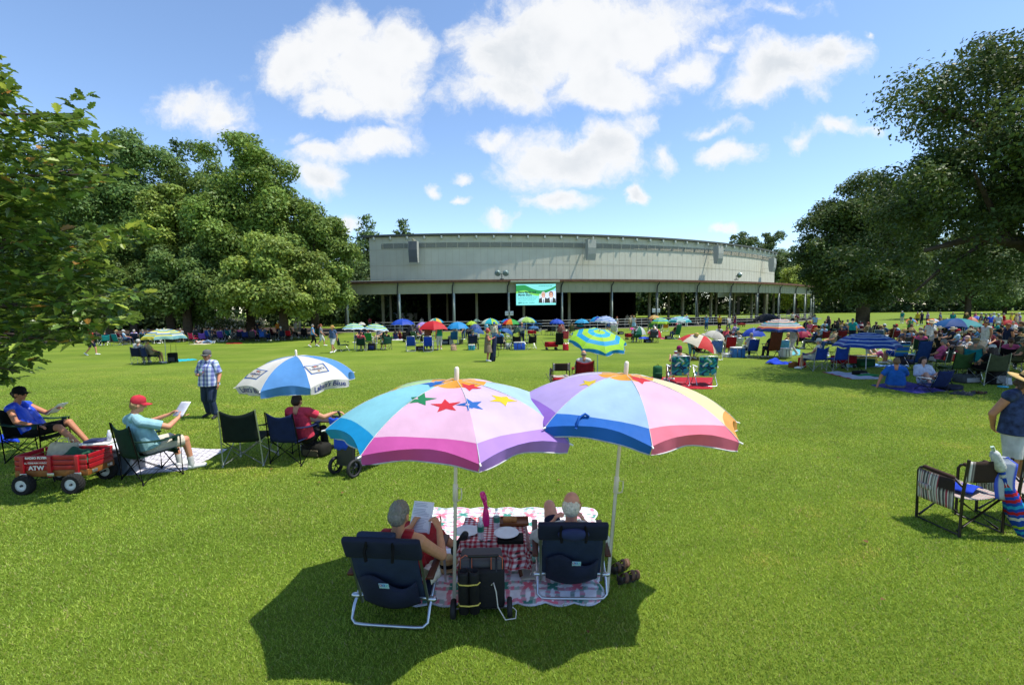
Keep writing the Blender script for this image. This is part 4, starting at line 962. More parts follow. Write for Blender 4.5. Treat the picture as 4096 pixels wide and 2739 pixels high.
def person(label, loc, rz, pose='stand', shirt='white', sleeve=.6, pants='khaki', leg=2.0, skirt=0, hair=('short', 'greyhair'), hat=None, skin='skin', shoes='white', scale=1.0, fat=1.05, J=None, key=None, voxel=.022, detail=False,
           hands=None, group=None, hem=.0, shirt_m=None, pants_m=None, band=None, infl=.014, loose=1.0, collar=0, skin_m=None):
    J = J or POSES[pose](); key = key or pose; hv = .012 if not detail else .008
    t = thing('person', loc, label, 'person', group, rz); t.scale = (scale,) * 3
    if detail: skin_m = skin_m or skinm(skin)
    bd = part('body', cached((key, 'b', fat), lambda: body_mesh(J, fat, detail, hands, voxel)), skin_m or skinm(skin), t)
    if shirt: part('shirt', cached((key, 's', fat, sleeve, hem, infl, collar), lambda: shirt_mesh(J, fat, sleeve, hem, voxel, infl, collar)), shirt_m or fab(shirt), t)
    if skirt: part('skirt', cached((key, 'k', fat, skirt), lambda: skirt_mesh(J, fat, skirt, voxel)), pants_m or fab(pants), t)
    elif pants: part('trousers' if leg > 1.3 else 'shorts', cached((key, 'l', fat, leg, loose), lambda: legs_mesh(J, fat, leg, voxel, .014, loose)), pants_m or fab(pants), t)
    for q in ((0, 1) if shoes else ()): part('shoe', cached((key, 'f', q), lambda: shoes_mesh(J, .014 if not detail else .009, (q,))), plas(shoes, .6), t)
    if hair: part('hair', cached((key, 'h', hair[0]), lambda: hair_mesh(J, hair[0], hv)), mat('hair_' + hair[1], hair[1], rough=.55, noise=.3, scale=60, bump=.5, bscale=90), t)
    if hat:
        h = part('hat', cached((key, 'hat', hat[0]), lambda: hat_mesh(J, hat[0])), fab(hat[1]), t)
        if hat[0] in ('straw', 'sun'): part('hat_band', cached((key, 'band', hat[0]), lambda: hat_band(J, hat[0])), fab(band or 'black'), h)
    return t, J

# ================================================================== chairs, all facing +Y
def quad_meshes():
    d = {}
    b = MB()
    def back(i, j): x = (i - .5); w = .27 - .015 * j; return V3(x * 2 * w, -.27 - .10 * j - .055 * math.sin(PI * i) * (1 - .5 * j), .40 + .50 * j - .07 * math.sin(PI * i) * j)
    b.grid(back, 10, 8, thick=.012); d['backrest'] = b.mesh('backrest', [mat('plain')])
    b = MB(); b.grid(lambda i, j: V3((i - .5) * .52, .24 - .53 * j, .43 - .03 * j - .05 * math.sin(PI * i) * math.sin(PI * min(1, j * 1.1))), 8, 8, thick=.012)
    b.grid(lambda i, j: V3((i - .5) * .52, .24 + .015 * j, .43 - .09 * j - .03 * math.sin(PI * i) * (1 - j)), 8, 2, thick=.008); d['seat'] = b.mesh('seat', [mat('plain')])
    for s in (-1, 1):
        b = MB(); b.grid(lambda i, j: V3(s * (.27 + .03 * math.sin(PI * j)) + (i - .5) * .085, -.30 + .58 * j, .66 - .02 * j - .03 * math.sin(PI * j)), 3, 8, thick=.014); b.add([V3(s * .29 + .035 * math.cos(2 * PI * k / 12), .2 + .035 * math.sin(2 * PI * k / 12), z) for z in (.635, .56) for k in range(12)], [(k, (k + 1) % 12, 12 + (k + 1) % 12, 12 + k) for k in range(12)])
        d['arm%d' % s] = b.mesh('armrest', [mat('plain')])
        b = MB(); b.tube([(s * .30, -.26, 0), (s * .285, -.30, .45), (s * .265, -.375, .91)], .0105, 6); b.cap((s * .30, -.26, -.005), (s * .30, -.26, .02), .016, .016, 8); d['rear%d' % s] = b.mesh('leg', [mat('plain')])
        b = MB(); b.tube([(s * .30, .28, 0), (s * .295, .27, .64)], .0105, 6); b.cap((s * .30, .28, -.005), (s * .30, .28, .02), .016, .016, 8); d['front%d' % s] = b.mesh('leg', [mat('plain')])
        b = MB(); b.tube([(s * .305, -.25, .03), (s * .295, .25, .42)], .009, 6); b.tube([(s * .312, .27, .03), (s * .302, -.28, .40)], .009, 6); d['sx%d' % s] = b.mesh('cross_brace', [mat('plain')])
    b = MB(); b.tube([(-.30, -.27, .03), (.27, -.285, .41)], .009, 6); b.tube([(.30, -.25, .03), (-.27, -.265, .41)], .009, 6); d['bx'] = b.mesh('cross_brace', [mat('plain')])
    b = MB(); b.tube([(-.30, .28, .03), (.27, .25, .42)], .009, 6); b.tube([(.30, .265, .03), (-.27, .235, .42)], .009, 6); d['fx'] = b.mesh('cross_brace', [mat('plain')])
    return d
def quad_chair(label, loc, rz, c='navy', fr='2a2b2e', group='camping chairs on the lawn', scale=1.0, c2=None):
    d = cached('quad', quad_meshes); t = thing('camping_chair', loc, label, 'chair', group, rz); t.scale = (scale,) * 3
    fm = metal(fr, .4) if fr not in ('2a2b2e',) else plas(fr, .45)
    part('backrest', d['backrest'], fab(c), t); part('seat', d['seat'], fab(c), t)
    for s in (-1, 1):
        part('armrest', d['arm%d' % s], fab(c2 or c), t); part('leg', d['rear%d' % s], fm, t); part('leg', d['front%d' % s], fm, t); part('cross_brace', d['sx%d' % s], fm, t)
    part('cross_brace', d['bx'], fm, t); part('cross_brace', d['fx'], fm, t)
    return t
def beach_meshes(seat, rec, top):
    d = {}; zb = seat - .06; bx = .26
    A = V3(0, -.2, zb); T = V3(0, -.2 - top * math.sin(rec), zb + top * math.cos(rec)); Fp = V3(0, .24, seat)
    L = lambda p, x: Vector((x, p.y, p.z))
    b = MB(); b.grid(lambda i, j: L(A.lerp(T, j), (i - .5) * 2 * bx * .96) + V3(0, -.035 * math.sin(PI * j) - .012 * math.sin(PI * i), 0), 6, 10, thick=.012); d['backrest'] = b.mesh('backrest', [VC])
    b = MB(); b.grid(lambda i, j: L(Fp.lerp(A, j), (i - .5) * 2 * bx * .96) + V3(0, 0, -.03 * math.sin(PI * j)), 6, 6, thick=.012); d['seat'] = b.mesh('seat', [mat('plain')])
    b = MB(); b.tube([L(A, -bx), L(T, -bx), L(T, -bx + .03) + (T - A).normalized() * .035, L(T, bx - .03) + (T - A).normalized() * .035, L(T, bx), L(A, bx)], .0115, 7); d['back_frame'] = b.mesh('back_frame', [mat('plain')])
    b = MB(); b.tube([L(A, -bx), L(Fp, -bx), L(Fp, bx), L(A, bx)], .0115, 7); d['seat_frame'] = b.mesh('seat_frame', [mat('plain')])
    arm = seat + .2
    b = MB(); x = bx + .025; b.tube([(-x, .2, arm), (-x, -.26, .03), (-x + .06, -.29, .012), (x - .06, -.29, .012), (x, -.26, .03), (x, .2, arm)], .0115, 7); d['rear'] = b.mesh('leg_frame', [mat('plain')])
    b = MB(); x = bx + .045; b.tube([(-x, -.2, arm), (-x, .3, .03), (-x + .06, .33, .012), (x - .06, .33, .012), (x, .3, .03), (x, -.2, arm)], .0115, 7); d['front'] = b.mesh('leg_frame', [mat('plain')])
    for s in (-1, 1): b = MB(); b.box((s * (bx + .035), -.02, arm + .02), (.05, .46, .024), bev=.01); d['arm%d' % s] = b.mesh('armrest', [mat('plain')])
    return d
def beach_chair(label, loc, rz, c='blue', fr='c8ccd0', arm='e0e0dc', seat=.3, rec=.38, top=.62, group='folding beach chairs on the lawn', scale=1.0, back_m=None, bar=None):
    d = cached(('beach', seat, rec, top), lambda: beach_meshes(seat, rec, top)); t = thing('beach_chair', loc, label, 'chair', group, rz); t.scale = (scale,) * 3; fm = metal(fr)
    part('backrest', d['backrest'], back_m or fab(c), t); part('seat', d['seat'], fab(c), t); part('back_frame', d['back_frame'], fm, t); part('seat_frame', d['seat_frame'], fm, t)
    part('leg_frame', d['rear'], fm, t); part('leg_frame', d['front'], fm, t)
    for s in (-1, 1): part('armrest', d['arm%d' % s], plas(arm), t)
    return t
# ================================================================== small things
def blanket(label, quad, c, bump=.015, name='blanket', colfn=None, nu=16, nv=12, seed=0, group=None, z=.03, m=None, wave=0.0, cat='blanket'):
    """a cloth lying on four ground points"""
    a, b_, c_, d_ = [Vector(q) for q in quad]; o = (a + b_ + c_ + d_) / 4; o.z = 0; rr = random.Random(seed); ph = [rr.random() * 6 for _ in range(4)]
    t = MB()
    def fn(i, j):
        p = a.lerp(b_, i).lerp(d_.lerp(c_, i), j) - o
        h = z + bump * (math.sin(i * 11 + ph[0] + 3 * j) * math.sin(j * 9 + ph[1]) + .6 * math.sin(i * 23 + ph[2] - 9 * j)) + wave * max(0, math.sin(i * 5 + ph[3])) ** 2
        e = min(i, 1 - i, j, 1 - j); return Vector((p.x + .015 * math.sin(j * 17 + ph[1]), p.y + .015 * math.sin(i * 15 + ph[0]), max(h * (.35 + .65 * min(1, e * 8)), .012)))
    t.grid(fn, nu, nv, col=colfn, thick=.008); ob = t.build(name, m or (VC if colfn else fab(c)), None, loc=o)
    return tag(ob, label, cat, group)
def cooler(label, loc, rz, c='blue', lid='white', size=(.48, .32, .36), group='coolers on the lawn', wheels=False):
    t = thing('cooler', loc, label, 'cooler', group, rz); x, y, z = size
    b = MB(); b.box((0, 0, z / 2), (x, y, z), bev=.03); b.build('box', plas(c), t)
    b = MB(); b.box((0, 0, z + .03), (x + .02, y + .02, .06), bev=.02); b.build('lid', plas(lid), t)
    b = MB(); b.tube([(-x / 2 - .012, -.06, z * .75), (-x / 2 - .03, -.06, z * .6), (-x / 2 - .03, .06, z * .6), (-x / 2 - .012, .06, z * .75)], .01, 6); b.build('handle', plas(lid), t)
    b = MB(); b.tube([(x / 2 + .012, -.06, z * .75), (x / 2 + .03, -.06, z * .6), (x / 2 + .03, .06, z * .6), (x / 2 + .012, .06, z * .75)], .01, 6); b.build('handle', plas(lid), t)
    b = MB(); b.tube([(-x * .18, -y / 2 - .015, .05), (-x * .18, -y / 2 - .02, z * .95), (x * .18, -y / 2 - .02, z * .95), (x * .18, -y / 2 - .015, .05)], .013, 6); b.build('pull_handle', plas('1c1c20'), t)
    return t
def tote(label, loc, rz, c='tan', size=(.34, .18, .32), group='bags on the lawn', name='tote_bag', hc=None):
    t = thing(name, loc, label, 'bag', group, rz); x, y, z = size
    b = MB(); b.grid(lambda i, j: V3(math.cos(2 * PI * i) * x / 2 * (1 - .12 * j + .06 * math.sin(9 * i + 4 * j)), math.sin(2 * PI * i) * y / 2 * (1 - .25 * j), z * j * (1 + .06 * math.sin(4 * PI * i))), 20, 6, thick=.006); b.add([V3(math.cos(2 * PI * k / 16) * x / 2, math.sin(2 * PI * k / 16) * y / 2, .006) for k in range(16)], [tuple(range(16))]); b.build('pouch', fab(c), t)
    for s in (-1, 1): b = MB(); b.tube([(-x * .22, s * y * .36, z * .9), (-x * .15, s * y * .34, z * 1.25), (x * .15, s * y * .34, z * 1.25), (x * .22, s * y * .36, z * .9)], .008, 5); b.build('handle', fab(hc or c), t)
    return t
def duffel(label, loc, rz, c='black', size=(.5, .28, .26), group='bags on the lawn', name='bag', trim='grey'):
    t = thing(name, loc, label, 'bag', group, rz); x, y, z = size
    b = MB(); b.box((0, 0, z / 2), (x, y, z), bev=.07); b.build('body', fab(c), t); b = MB(); b.box((0, -y / 2 - .012, z * .38), (x * .66, .04, z * .5), bev=.018); b.build('pocket', fab(trim), t)
    b = MB(); b.tube([(-x * .2, 0, z - .01), (-x * .12, 0, z + .08), (x * .12, 0, z + .08), (x * .2, 0, z - .01)], .011, 6); b.build('handle', fab('black'), t)
    return t
def table(label, loc, rz, size=(.6, .45), h=.42, c='white', leg='b8bcc0', cloth=None, group='small folding tables on the lawn'):
    t = thing('folding_table', loc, label, 'table', group, rz); x, y = size
    b = MB(); b.box((0, 0, h - .012), (x, y, .024), bev=.006); b.build('table_top', plas(c), t)
    for sx in (-1, 1):
        for sy in (-1, 1): b = MB(); b.tube([(sx * x * .42, sy * y * .42, 0), (sx * x * .3, sy * y * .3, h - .02)], .01, 6); b.build('leg', metal(leg), t)
    return t
def wagon(label, loc, rz, c='red', group='folding wagons on the lawn', size=(.85, .48, .3)):
    t = thing('folding_wagon', loc, label, 'wagon', group, rz); x, y, z = size; z0 = .22
    b = MB()
    for s in (-1, 1): b.grid(lambda i, j: V3((i - .5) * x, s * y / 2 - s * .02 * math.sin(PI * i), z0 + z * j), 8, 3, thick=.008); b.grid(lambda i, j: V3(s * x / 2, (i - .5) * y, z0 + z * j), 4, 3, thick=.008)
    b.box((0, 0, z0), (x, y, .01)); b.build('basket', fab(c), t)
    b = MB(); b.tube([(-x / 2, -y / 2, z0 + z), (x / 2, -y / 2, z0 + z), (x / 2, y / 2, z0 + z), (-x / 2, y / 2, z0 + z)], .011, 6, closed=True); b.build('frame', plas('1c1c1e'), t)
    for sx in (-1, 1):
        for sy in (-1, 1): b = MB(); b.lathe([(.02, -.025), (.075, -.025), (.085, 0), (.075, .025), (.02, .025)], 14, c=(sx * x * .36, sy * y * .5, .085), R=Matrix.Rotation(PI / 2, 3, 'X')); b.tube([(sx * x * .36, sy * y * .46, .085), (sx * x * .4, sy * y * .45, z0)], .011, 6); b.build('wheel', plas('1c1c1e'), t)
    b = MB(); b.tube([(-x / 2, -.06, z0 + .05), (-x / 2 - .22, -.05, z0 + .45), (-x / 2 - .22, .05, z0 + .45), (-x / 2, .06, z0 + .05)], .01, 6); b.build('handle', plas('1c1c1e'), t)
    return t
def trolley(label, loc, rz, c='black', h=.45, group='bags on the lawn'):
    t = thing('trolley_bag', loc, label, 'bag', group, rz)
    b = MB(); b.box((0, 0, h / 2 + .05), (.42, .3, h), bev=.05); b.build('body', fab(c), t); b = MB(); b.box((0, -.165, h * .4), (.32, .05, h * .45), bev=.02); b.build('pocket', fab('darkgrey'), t)
    b = MB(); b.tube([(-.13, .13, h), (-.13, .15, h + .5), (.13, .15, h + .5), (.13, .13, h)], .009, 6); b.build('pull_handle', plas('222326'), t)
    for s in (-1, 1): b = MB(); b.lathe([(.01, -.02), (.055, -.02), (.06, 0), (.055, .02), (.01, .02)], 14, c=(s * .19, .12, .06), R=Matrix.Rotation(PI / 2, 3, 'Y')); b.build('wheel', plas('1b1b1d'), t)
    return t
# ================================================================== foreground: two picnic umbrellas, quilt and the couple
def Dp(x, y, z=0.0): return G(x * 1.7468, y * 1.7468, z)
def project(p):
    q = p - Vector((0, 0, CAM_H)); fw = q.y * _c - q.z * _s; up = q.y * _s + q.z * _c; a = q.x / fw; b = up / fw
    A = a * math.cos(ROLL) - b * math.sin(ROLL); B = a * math.sin(ROLL) + b * math.cos(ROLL); return (2048 + A * FPX) / 1.7468, (1369.5 - B * FPX) / 1.7468
def find_spot(cp, base, x, y):
    best = None
    for i in range(90):
        th = -PI + 2 * PI * i / 90
        for j in range(2, 40):
            t = j / 40; p = cp.S(th, t) + base; X, Y = project(p)
            if p.y > base.y + .5: continue
            e = (X - x) ** 2 + (Y - y) ** 2 + 9 * (p.y - base.y)
            if best is None or e < best[0]: best = (e, th, t)
    return best[1], best[2]
def decal(cp, parent, name, vs, fs, m, th, t, lift=.004, rot=0.0, solid=0.0):
    c, s = math.cos(rot), math.sin(rot); out = []
    for v in vs:
        x = v[0] * c - v[1] * s; y = v[0] * s + v[1] * c; tt = t - y / (cp.R * 1.08); out.append(cp.S(th + x / (cp.R * max(tt, .08)), tt, lift))
    b = MB(); b.add(out, fs, 0, False); return b.build(name, m, parent)
def star_pts(r): return [(r * (1 if k % 2 == 0 else .42) * math.sin(PI * k / 5), r * (1 if k % 2 == 0 else .42) * math.cos(PI * k / 5)) for k in range(10)]
def star(cp, can, base, x, y, c, r=.095, rot=0.2):
    r *= 1.06
    th, t = find_spot(cp, base, x, y); vs = [(0, 0)]; fs = []; o = star_pts(r); vs = [(0, 0)]
    for k in range(10):      # subdivided so that the star follows the cloth
        a, b_ = o[k], o[(k + 1) % 10]; n = len(vs); vs += [(a[0] * .5, a[1] * .5), (b_[0] * .5, b_[1] * .5), a, b_]; fs += [(0, n + 1, n), (n, n + 1, n + 3, n + 2)]
    decal(cp, can, 'star', vs, fs, canvas(c), th, t, .003, rot)
P1 = [('f0c2de', 'd65cac'), ('dec8f2', 'ba8ee4'), ('b4d6f2', '2a78d0'), ('f0c4d4', 'e06a88'), ('f2dc9c', 'f0a04a'), ('f0ecc0', 'e4d060'), ('b8e0a0', '6cc434'), ('96dcea', '18a0dc')]
# panel 0 starts at the rib just left of the front
def pic_bands(pal, k0, hub='eba43a', h=.19): return lambda k: [(0, h, hub), (h, .84, pal[(k - k0) % 8][0]), (.84, 1, pal[(k - k0) % 8][1])]
base1 = Dp(1040, 1383); base2 = Dp(1390, 1357)
u1, cp1, can1 = umbrella('pastel panelled umbrella with coloured stars and a magenta and violet rim', base1, 1.10, 1.68, 2.08, pic_bands(P1, -1), n=8, off=math.radians(15), lean=(0, math.radians(1.8)), val=.10, valc=lambda k: P1[(k + 1) % 8][1], trim=.006, ribs=True, pole='cfc8b4', res=7, group=None, pole_r=.0165, flare=-.45)
for x, y, c, r in [(1018, 928, 'd8343e', .1), (1080, 927, '2a70c0', .1), (1150, 912, 'e8d02c', .1), (1073, 887, 'd8343e', .09), (960, 914, '1f8a58', .1), (993, 880, '2a70c0', .1), (905, 888, 'd8b820', .1)]: star(cp1, can1, base1, x, y, c, r)
P2 = [('b2d4f2', '2a74d2'), ('f2c2d8', 'ea7890'), ('f6e6b0', 'f2aa5c'), ('f0ecc0', 'e4d060'), ('b8e0a0', '6cc434'), ('96dcea', '18a0dc'), ('d8c8ea', 'a878dc'), ('c8b0ea', 'a274d6')]
u2, cp2, can2 = umbrella('pastel panelled umbrella tilted right, with a blue, rose and orange rim', base2, 1.05, 1.73, 2.10, pic_bands(P2, -1), n=8, off=math.radians(-2), lean=(0, math.radians(4.6)), val=.10, valc=lambda k: P2[(k + 1) % 8][1], trim=.006, ribs=True, pole='cfc8b4', res=7, pole_r=.0165, flare=-.3)
for x, y, c, r in [(1352, 878, 'e8d02c', .1), (1466, 868, 'd8343e', .1)]: star(cp2, can2, base2, x, y, c, r)
b = MB(); th, t = find_spot(cp2, base2, 1338, 962); pts = [cp2.S(th, t + .2 * i / 6, .012 + .02 * math.sin(i)) for i in range(6)]; b.tube(pts[::-1] + [pts[0] + Vector((.03, 0, .02)), pts[0] + Vector((.06, -.01, .0))], .011, 5); b.build('tie_strap', fab('1a5cb8'), can2)
for u, bs, ln in ((u1, base1, math.radians(1.8)), (u2, base2, math.radians(4.6))):
    R = Matrix.Rotation(ln, 4, 'Y'); b = MB(); b.cap(R @ Vector((0, 0, .98)), R @ Vector((0, 0, 1.13)), .024, .024, 10, 1); b.tube([R @ Vector((.02, -.01, 1.1)), R @ Vector((.055, -.02, 1.1)), R @ Vector((.06, -.02, 1.05)), R @ Vector((.055, -.02, 1.0)), R @ Vector((.022, -.01, .98))], .006, 6); b.build('joint_clip', plas('cfc8b4'), u)
# ---- quilt
qBL, qBR, qFR, qFL = Vector((-1.27, 6.24, 0)), Vector((1.10, 6.17, 0)), Vector((.80, 4.10, 0)), Vector((-1.03, 4.12, 0))
KEEP_OUT.append([qFL, qFR, qBR, qBL])
def quilt_col(i, j):
    x = i * 8.0; y = j * 8.0; cx, cy = round(x), round(y); base = (.78, .77, .80); best = base
    hsh = lambda a, b_: (math.sin(a * 127.1 + b_ * 311.7) * 43758.5453) % 1
    pinkp = (cx + cy) % 2 == 0
    for (u, v, nx, ny) in ((x - math.floor(x), y - cy, math.floor(x), cy), (y - math.floor(y), x - cx, cx, math.floor(y))):
        w = .2 * math.sin(PI * u) ** .8
        if abs(abs(v) - w) < .092:
            e = min(u, 1 - u); ev = (nx + ny + (1 if u > .5 else 0)) % 2 == 0
            if e < .2: best = (.72, .16, .22) if ev else (.05, .22, .18)
            else:
                q = int(u * 9); h = hsh(q + nx * 3.1, ny * 7.7 + (1 if v > 0 else 0)); best = [(.62, .28, .34), (.24, .34, .30), (.60, .36, .42), (.34, .44, .42), (.68, .20, .28)][int(h * 5)]
    e = min(i, 1 - i, j, 1 - j)
    return best if e > .008 else (.6, .6, .66)
def quilt():
    o = (qBL + qBR + qFR + qFL) / 4
    def fn(i, j):
        p = qFL.lerp(qFR, i).lerp(qBL.lerp(qBR, i), j); ei = min(i, 1 - i); ej = min(j, 1 - j)
        sc = lambda s, n: .05 * (abs(math.sin(PI * s * n)) - .5)
        if ej < .06: p.y += (1 if j > .5 else -1) * sc(i, 7) * (1 - ej / .06)
        if ei < .06: p.x += (1 if i > .5 else -1) * sc(j, 6) * (1 - ei / .06)
        h = .034 + .004 * math.sin(i * 70) * math.sin(j * 66) + .007 * math.sin(i * 13 + 4 * j) * math.sin(j * 9)
        if j < .12: h += .02 * math.sin(i * 21) * (1 - j / .12)
        return Vector((p.x - o.x, p.y - o.y, max(.014, h * (.35 + .65 * min(1, min(ei, ej) * 14)))))
    b = MB(); b.grid(fn, 190, 170, thick=.01, col=quilt_col); t = b.build('quilt', VC, None, loc=(o.x, o.y, 0)); tag(t, 'white quilt with pink and green interlocking rings, under the couple', 'quilt')
quilt()
# ---- folding beach chairs of the couple
def couple_chair(label, x, y, rz, pillow_side, seat=.21):
    t = thing('beach_chair', (x, y, .02), label, 'chair', 'navy backpack chairs of the couple', rz); t.scale = (1.05,) * 3 if pillow_side else (1.1, 1.1, 1.12)
    NV = mat('navy_canvas', '1c2a44', rough=.85, noise=.2, scale=7, bump=.25, bscale=26); ND = mat('dark_navy_canvas', '151d33', rough=.85, noise=.2, scale=7, bump=.25, bscale=26); OL = metal('8f9686', .45); SV = metal('c2c8cc', .3)
    A = V3(0, -.17, .13); T = V3(0, -.42, .72); bx = .275; L = lambda p, q: Vector((q, p.y, p.z))
    def sl(i, j): p = L(A.lerp(T, j), (i - .5) * 2 * (bx - .015)); return p + V3(0, -.045 * math.sin(PI * j) * (.6 + .4 * math.sin(PI * i)), 0)
    b = MB(); b.grid(sl, 10, 12, thick=.012); b.build('backrest', NV, t)
    b = MB(); b.grid(lambda i, j: L(V3(0, .27, seat).lerp(V3(0, -.16, .12), j), (i - .5) * 2 * (bx - .015)) + V3(0, 0, -.05 * math.sin(PI * j)), 8, 8, thick=.012); b.build('seat', NV, t)
    b = MB(); q = A.lerp(T, .90); b.box(q + V3(0, -.012, 0), (2 * bx + .05, .05, .185), bev=.022, R=Matrix.Rotation(math.atan2(.25, .59), 3, 'X')); b.build('head_band', ND, t)      # padded band over the top of the back
    b = MB()     # carrying pouch on the back
    def po(i, j): p = A.lerp(T, .02 + .5 * j * (.78 + .22 * math.cos(PI * 2 * (i - .25)))); return L(p, (i - .5) * 2 * (bx - .045)) + V3(0, -.055 - .07 * math.sin(PI * min(1, j * .85)) * math.sin(PI * i) ** .5, -.06 * (1 - j) * math.sin(PI * i))
    b.grid(po, 12, 8, thick=.006); b.build('pouch', ND, t)
    for s in (-1, 1):
        b = MB(); b.tube([L(A, s * bx) + V3(0, .0, -.04), L(T, s * bx)], .0125, 8); b.build('back_post', OL, t)
        b = MB(); b.cap(L(A, s * (bx - .01)) + V3(s * -.05, -.02, .03), L(A, s * (bx + .03)) + V3(0, -.02, .03), .016, .016, 8); b.cap(V3(s * (bx + .02), -.2, .16), V3(s * (bx + .055), -.2, .16), .022, .022, 10); b.build('hinge', SV, t)
        b = MB(); b.box((s * (bx + .045), .0, .405), (.055, .56, .026), bev=.009, R=Matrix.Rotation(.12, 3, 'X')); b.build('armrest', mat('arm_wood', '4a2618', rough=.5, noise=.25, scale=14), t)
        b = MB(); b.tube([V3(s * (bx + .03), .2, .4), V3(s * (bx + .03), .26, .03)], .0115, 8); b.build('front_leg', SV, t)
        b = MB(); b.tube([L(T, s * .1) + V3(0, -.03, .01), L(T, s * .11) + V3(0, -.055, -.06), L(T, s * .1) + V3(0, -.05, -.13)], .013, 5); b.build('carry_strap', fab('black'), t)
    b = MB(); x2 = bx + .03; b.tube([V3(-x2, .16, .4), V3(-x2, -.25, .12), V3(-x2, -.30, .035), V3(-x2 + .035, -.325, .014), V3(-x2 + .1, -.33, .012), V3(x2 - .1, -.33, .012), V3(x2 - .035, -.325, .014), V3(x2, -.30, .035), V3(x2, -.25, .12), V3(x2, .16, .4)], .0125, 9); b.build('leg_frame', SV, t)
    b = MB(); b.box(A.lerp(T, .40) + V3(.03 if pillow_side else .0, -.125, 0), (.075, .004, .05), R=Matrix.Rotation(.4, 3, 'X')); lp = b.build('logo_patch', plas('a8cfd8'), t)
    for k, ch in enumerate('RIO'):
        c0 = A.lerp(T, .40) + V3((.03 if pillow_side else .0) + (k - 1) * .0235, -.128, .007); b = MB(); R = Matrix.Rotation(.4, 3, 'X'); b.box(c0, (.021, .004, .027), R=R); b.build('colour_square', plas(['6a3a8c', '2a78c0', '30b0b8'][k]), lp)
        vs, fs = text_mesh(ch, .026); b = MB(); b.add([c0 + R @ Vector((v.x, -.0035, v.y)) for v in vs], fs, 0, False); b.build('lettering', plas('e8f0f2'), lp)
    vs, fs = text_mesh('BEACH', .014); b = MB(); R = Matrix.Rotation(.4, 3, 'X'); b.add([A.lerp(T, .40) + V3(.03 if pillow_side else 0, -.129, -.017) + R @ Vector((v.x * 1.2, 0, v.y)) for v in vs], fs, 0, False); b.build('lettering', plas('20304a'), lp)
    if pillow_side:
        b = MB(); c = A.lerp(T, .9); b.ell(c + V3(0, -.055, -.01), (.135, .042, .06), Matrix.Rotation(.4, 3, 'X'), 18, 10); b.build('headrest', mat('navy_pad', '232f56', rough=.85, noise=.2, bump=.2, bscale=24), t)
    else:
        b = MB(); b.box(T + V3(-.05, .03, .02), (.3, .07, .06), bev=.028); b.build('headrest', NV, t)
    return t
pcl = (Dp(810, 1435) + Dp(965, 1450)) / 2; rzl = math.radians(-6)
CL = Vector((pcl.x, pcl.y, 0)) + Matrix.Rotation(rzl, 3, 'Z') @ Vector((0, .37, 0)); couple_chair('navy backpack beach chair nearest the camera, holding the grey haired reader', CL.x + .01, CL.y, rzl, False)
pcr = (Dp(1237, 1370) + Dp(1385, 1380)) / 2; rzr = math.radians(-2)
CR = Vector((pcr.x, pcr.y, 0)) + Matrix.Rotation(rzr, 3, 'Z') @ Vector((0, .33, 0)); couple_chair('navy backpack beach chair with a headrest pouch, standing on the quilt', CR.x, CR.y, rzr, True)
CLR = mat('red_velvet', '9c1220', rough=.6, noise=.4, scale=16, bump=.3, bscale=30)
J = dict(pel=V3(0, -.04, .27), ch=V3(.01, -.17, .56), nk=V3(.02, -.23, .75), hd=V3(.03, -.20, .895), face=V3(.12, 1, -.25), sh=[V3(-.18, -.2, .67), V3(.2, -.2, .67)], el=[V3(-.3, .0, .45), V3(.36, -.05, .47)], wr=[V3(-.02, .25, .58), V3(.27, .2, .60)],
         hip=[V3(-.09, 0, .24), V3(.09, 0, .24)], kn=[V3(-.13, .42, .42), V3(.17, .46, .42)], an=[V3(-.15, .74, .1), V3(.36, .44, .30)], to=[V3(-.16, .9, .06), V3(.45, .46, .40)])
person('person with grey hair in a sleeveless red dress, in the nearest navy chair', (CL.x + .045, CL.y + .0, .03), rzl, J=J, key='reader', shirt='red', shirt_m=CLR, sleeve=0, pants='red', pants_m=CLR, skirt=.95, hair=('short', 'greyhair'), skin='c08a66', shoes='black', fat=1.12, detail=True, voxel=.0075,
       hands={0: dict(d=V3(.35, .5, .7), n=V3(.5, .4, -.6), curl=.8), 1: dict(d=V3(-.55, .35, .75), n=V3(-.6, .5, -.4), curl=.9)})
def paper_at(label, loc, rz, w_, h_, tilt, lines=True, name='papers', c='e4e6f0', roll=0.0):
    t = thing(name, loc, label, 'papers' if name == 'papers' else 'book', None, rz); R = Matrix.Rotation(tilt, 4, 'X') @ Matrix.Rotation(roll, 4, 'Z'); b = MB()
    b.grid(lambda i, j: R @ V3((i - .5) * w_, (j - .5) * h_, .012 * math.sin(PI * i) + .01 * j * i), 8, 8, thick=.002); b.build('sheet', mat('paper' + c, c, rough=.8, noise=.03), t)
    if lines:
        b = MB(); rr = random.Random(4)
        for k in range(18):
            if k in (3, 9): continue
            y = .43 - k * .048; x1 = rr.uniform(.15, .42); b.add([R @ V3(x * w_, (y + d) * h_, .0135 + .012 * math.sin(PI * (x + .5)) * 0 + .012) for x, d in ((-.4, -.006), (x1, -.006), (x1, .006), (-.4, .006))], [(0, 1, 2, 3)], 0, False)
        b.build('print', plas('8a8fa6'), t)
    return t
pw = Vector((CL.x, CL.y, 0)) + Matrix.Rotation(rzl, 3, 'Z') @ Vector((.11, .32, 0)); paper_at('white printed papers held up by the grey haired reader', (pw.x, pw.y, .68), rzl - .15, .22, .29, 1.05)
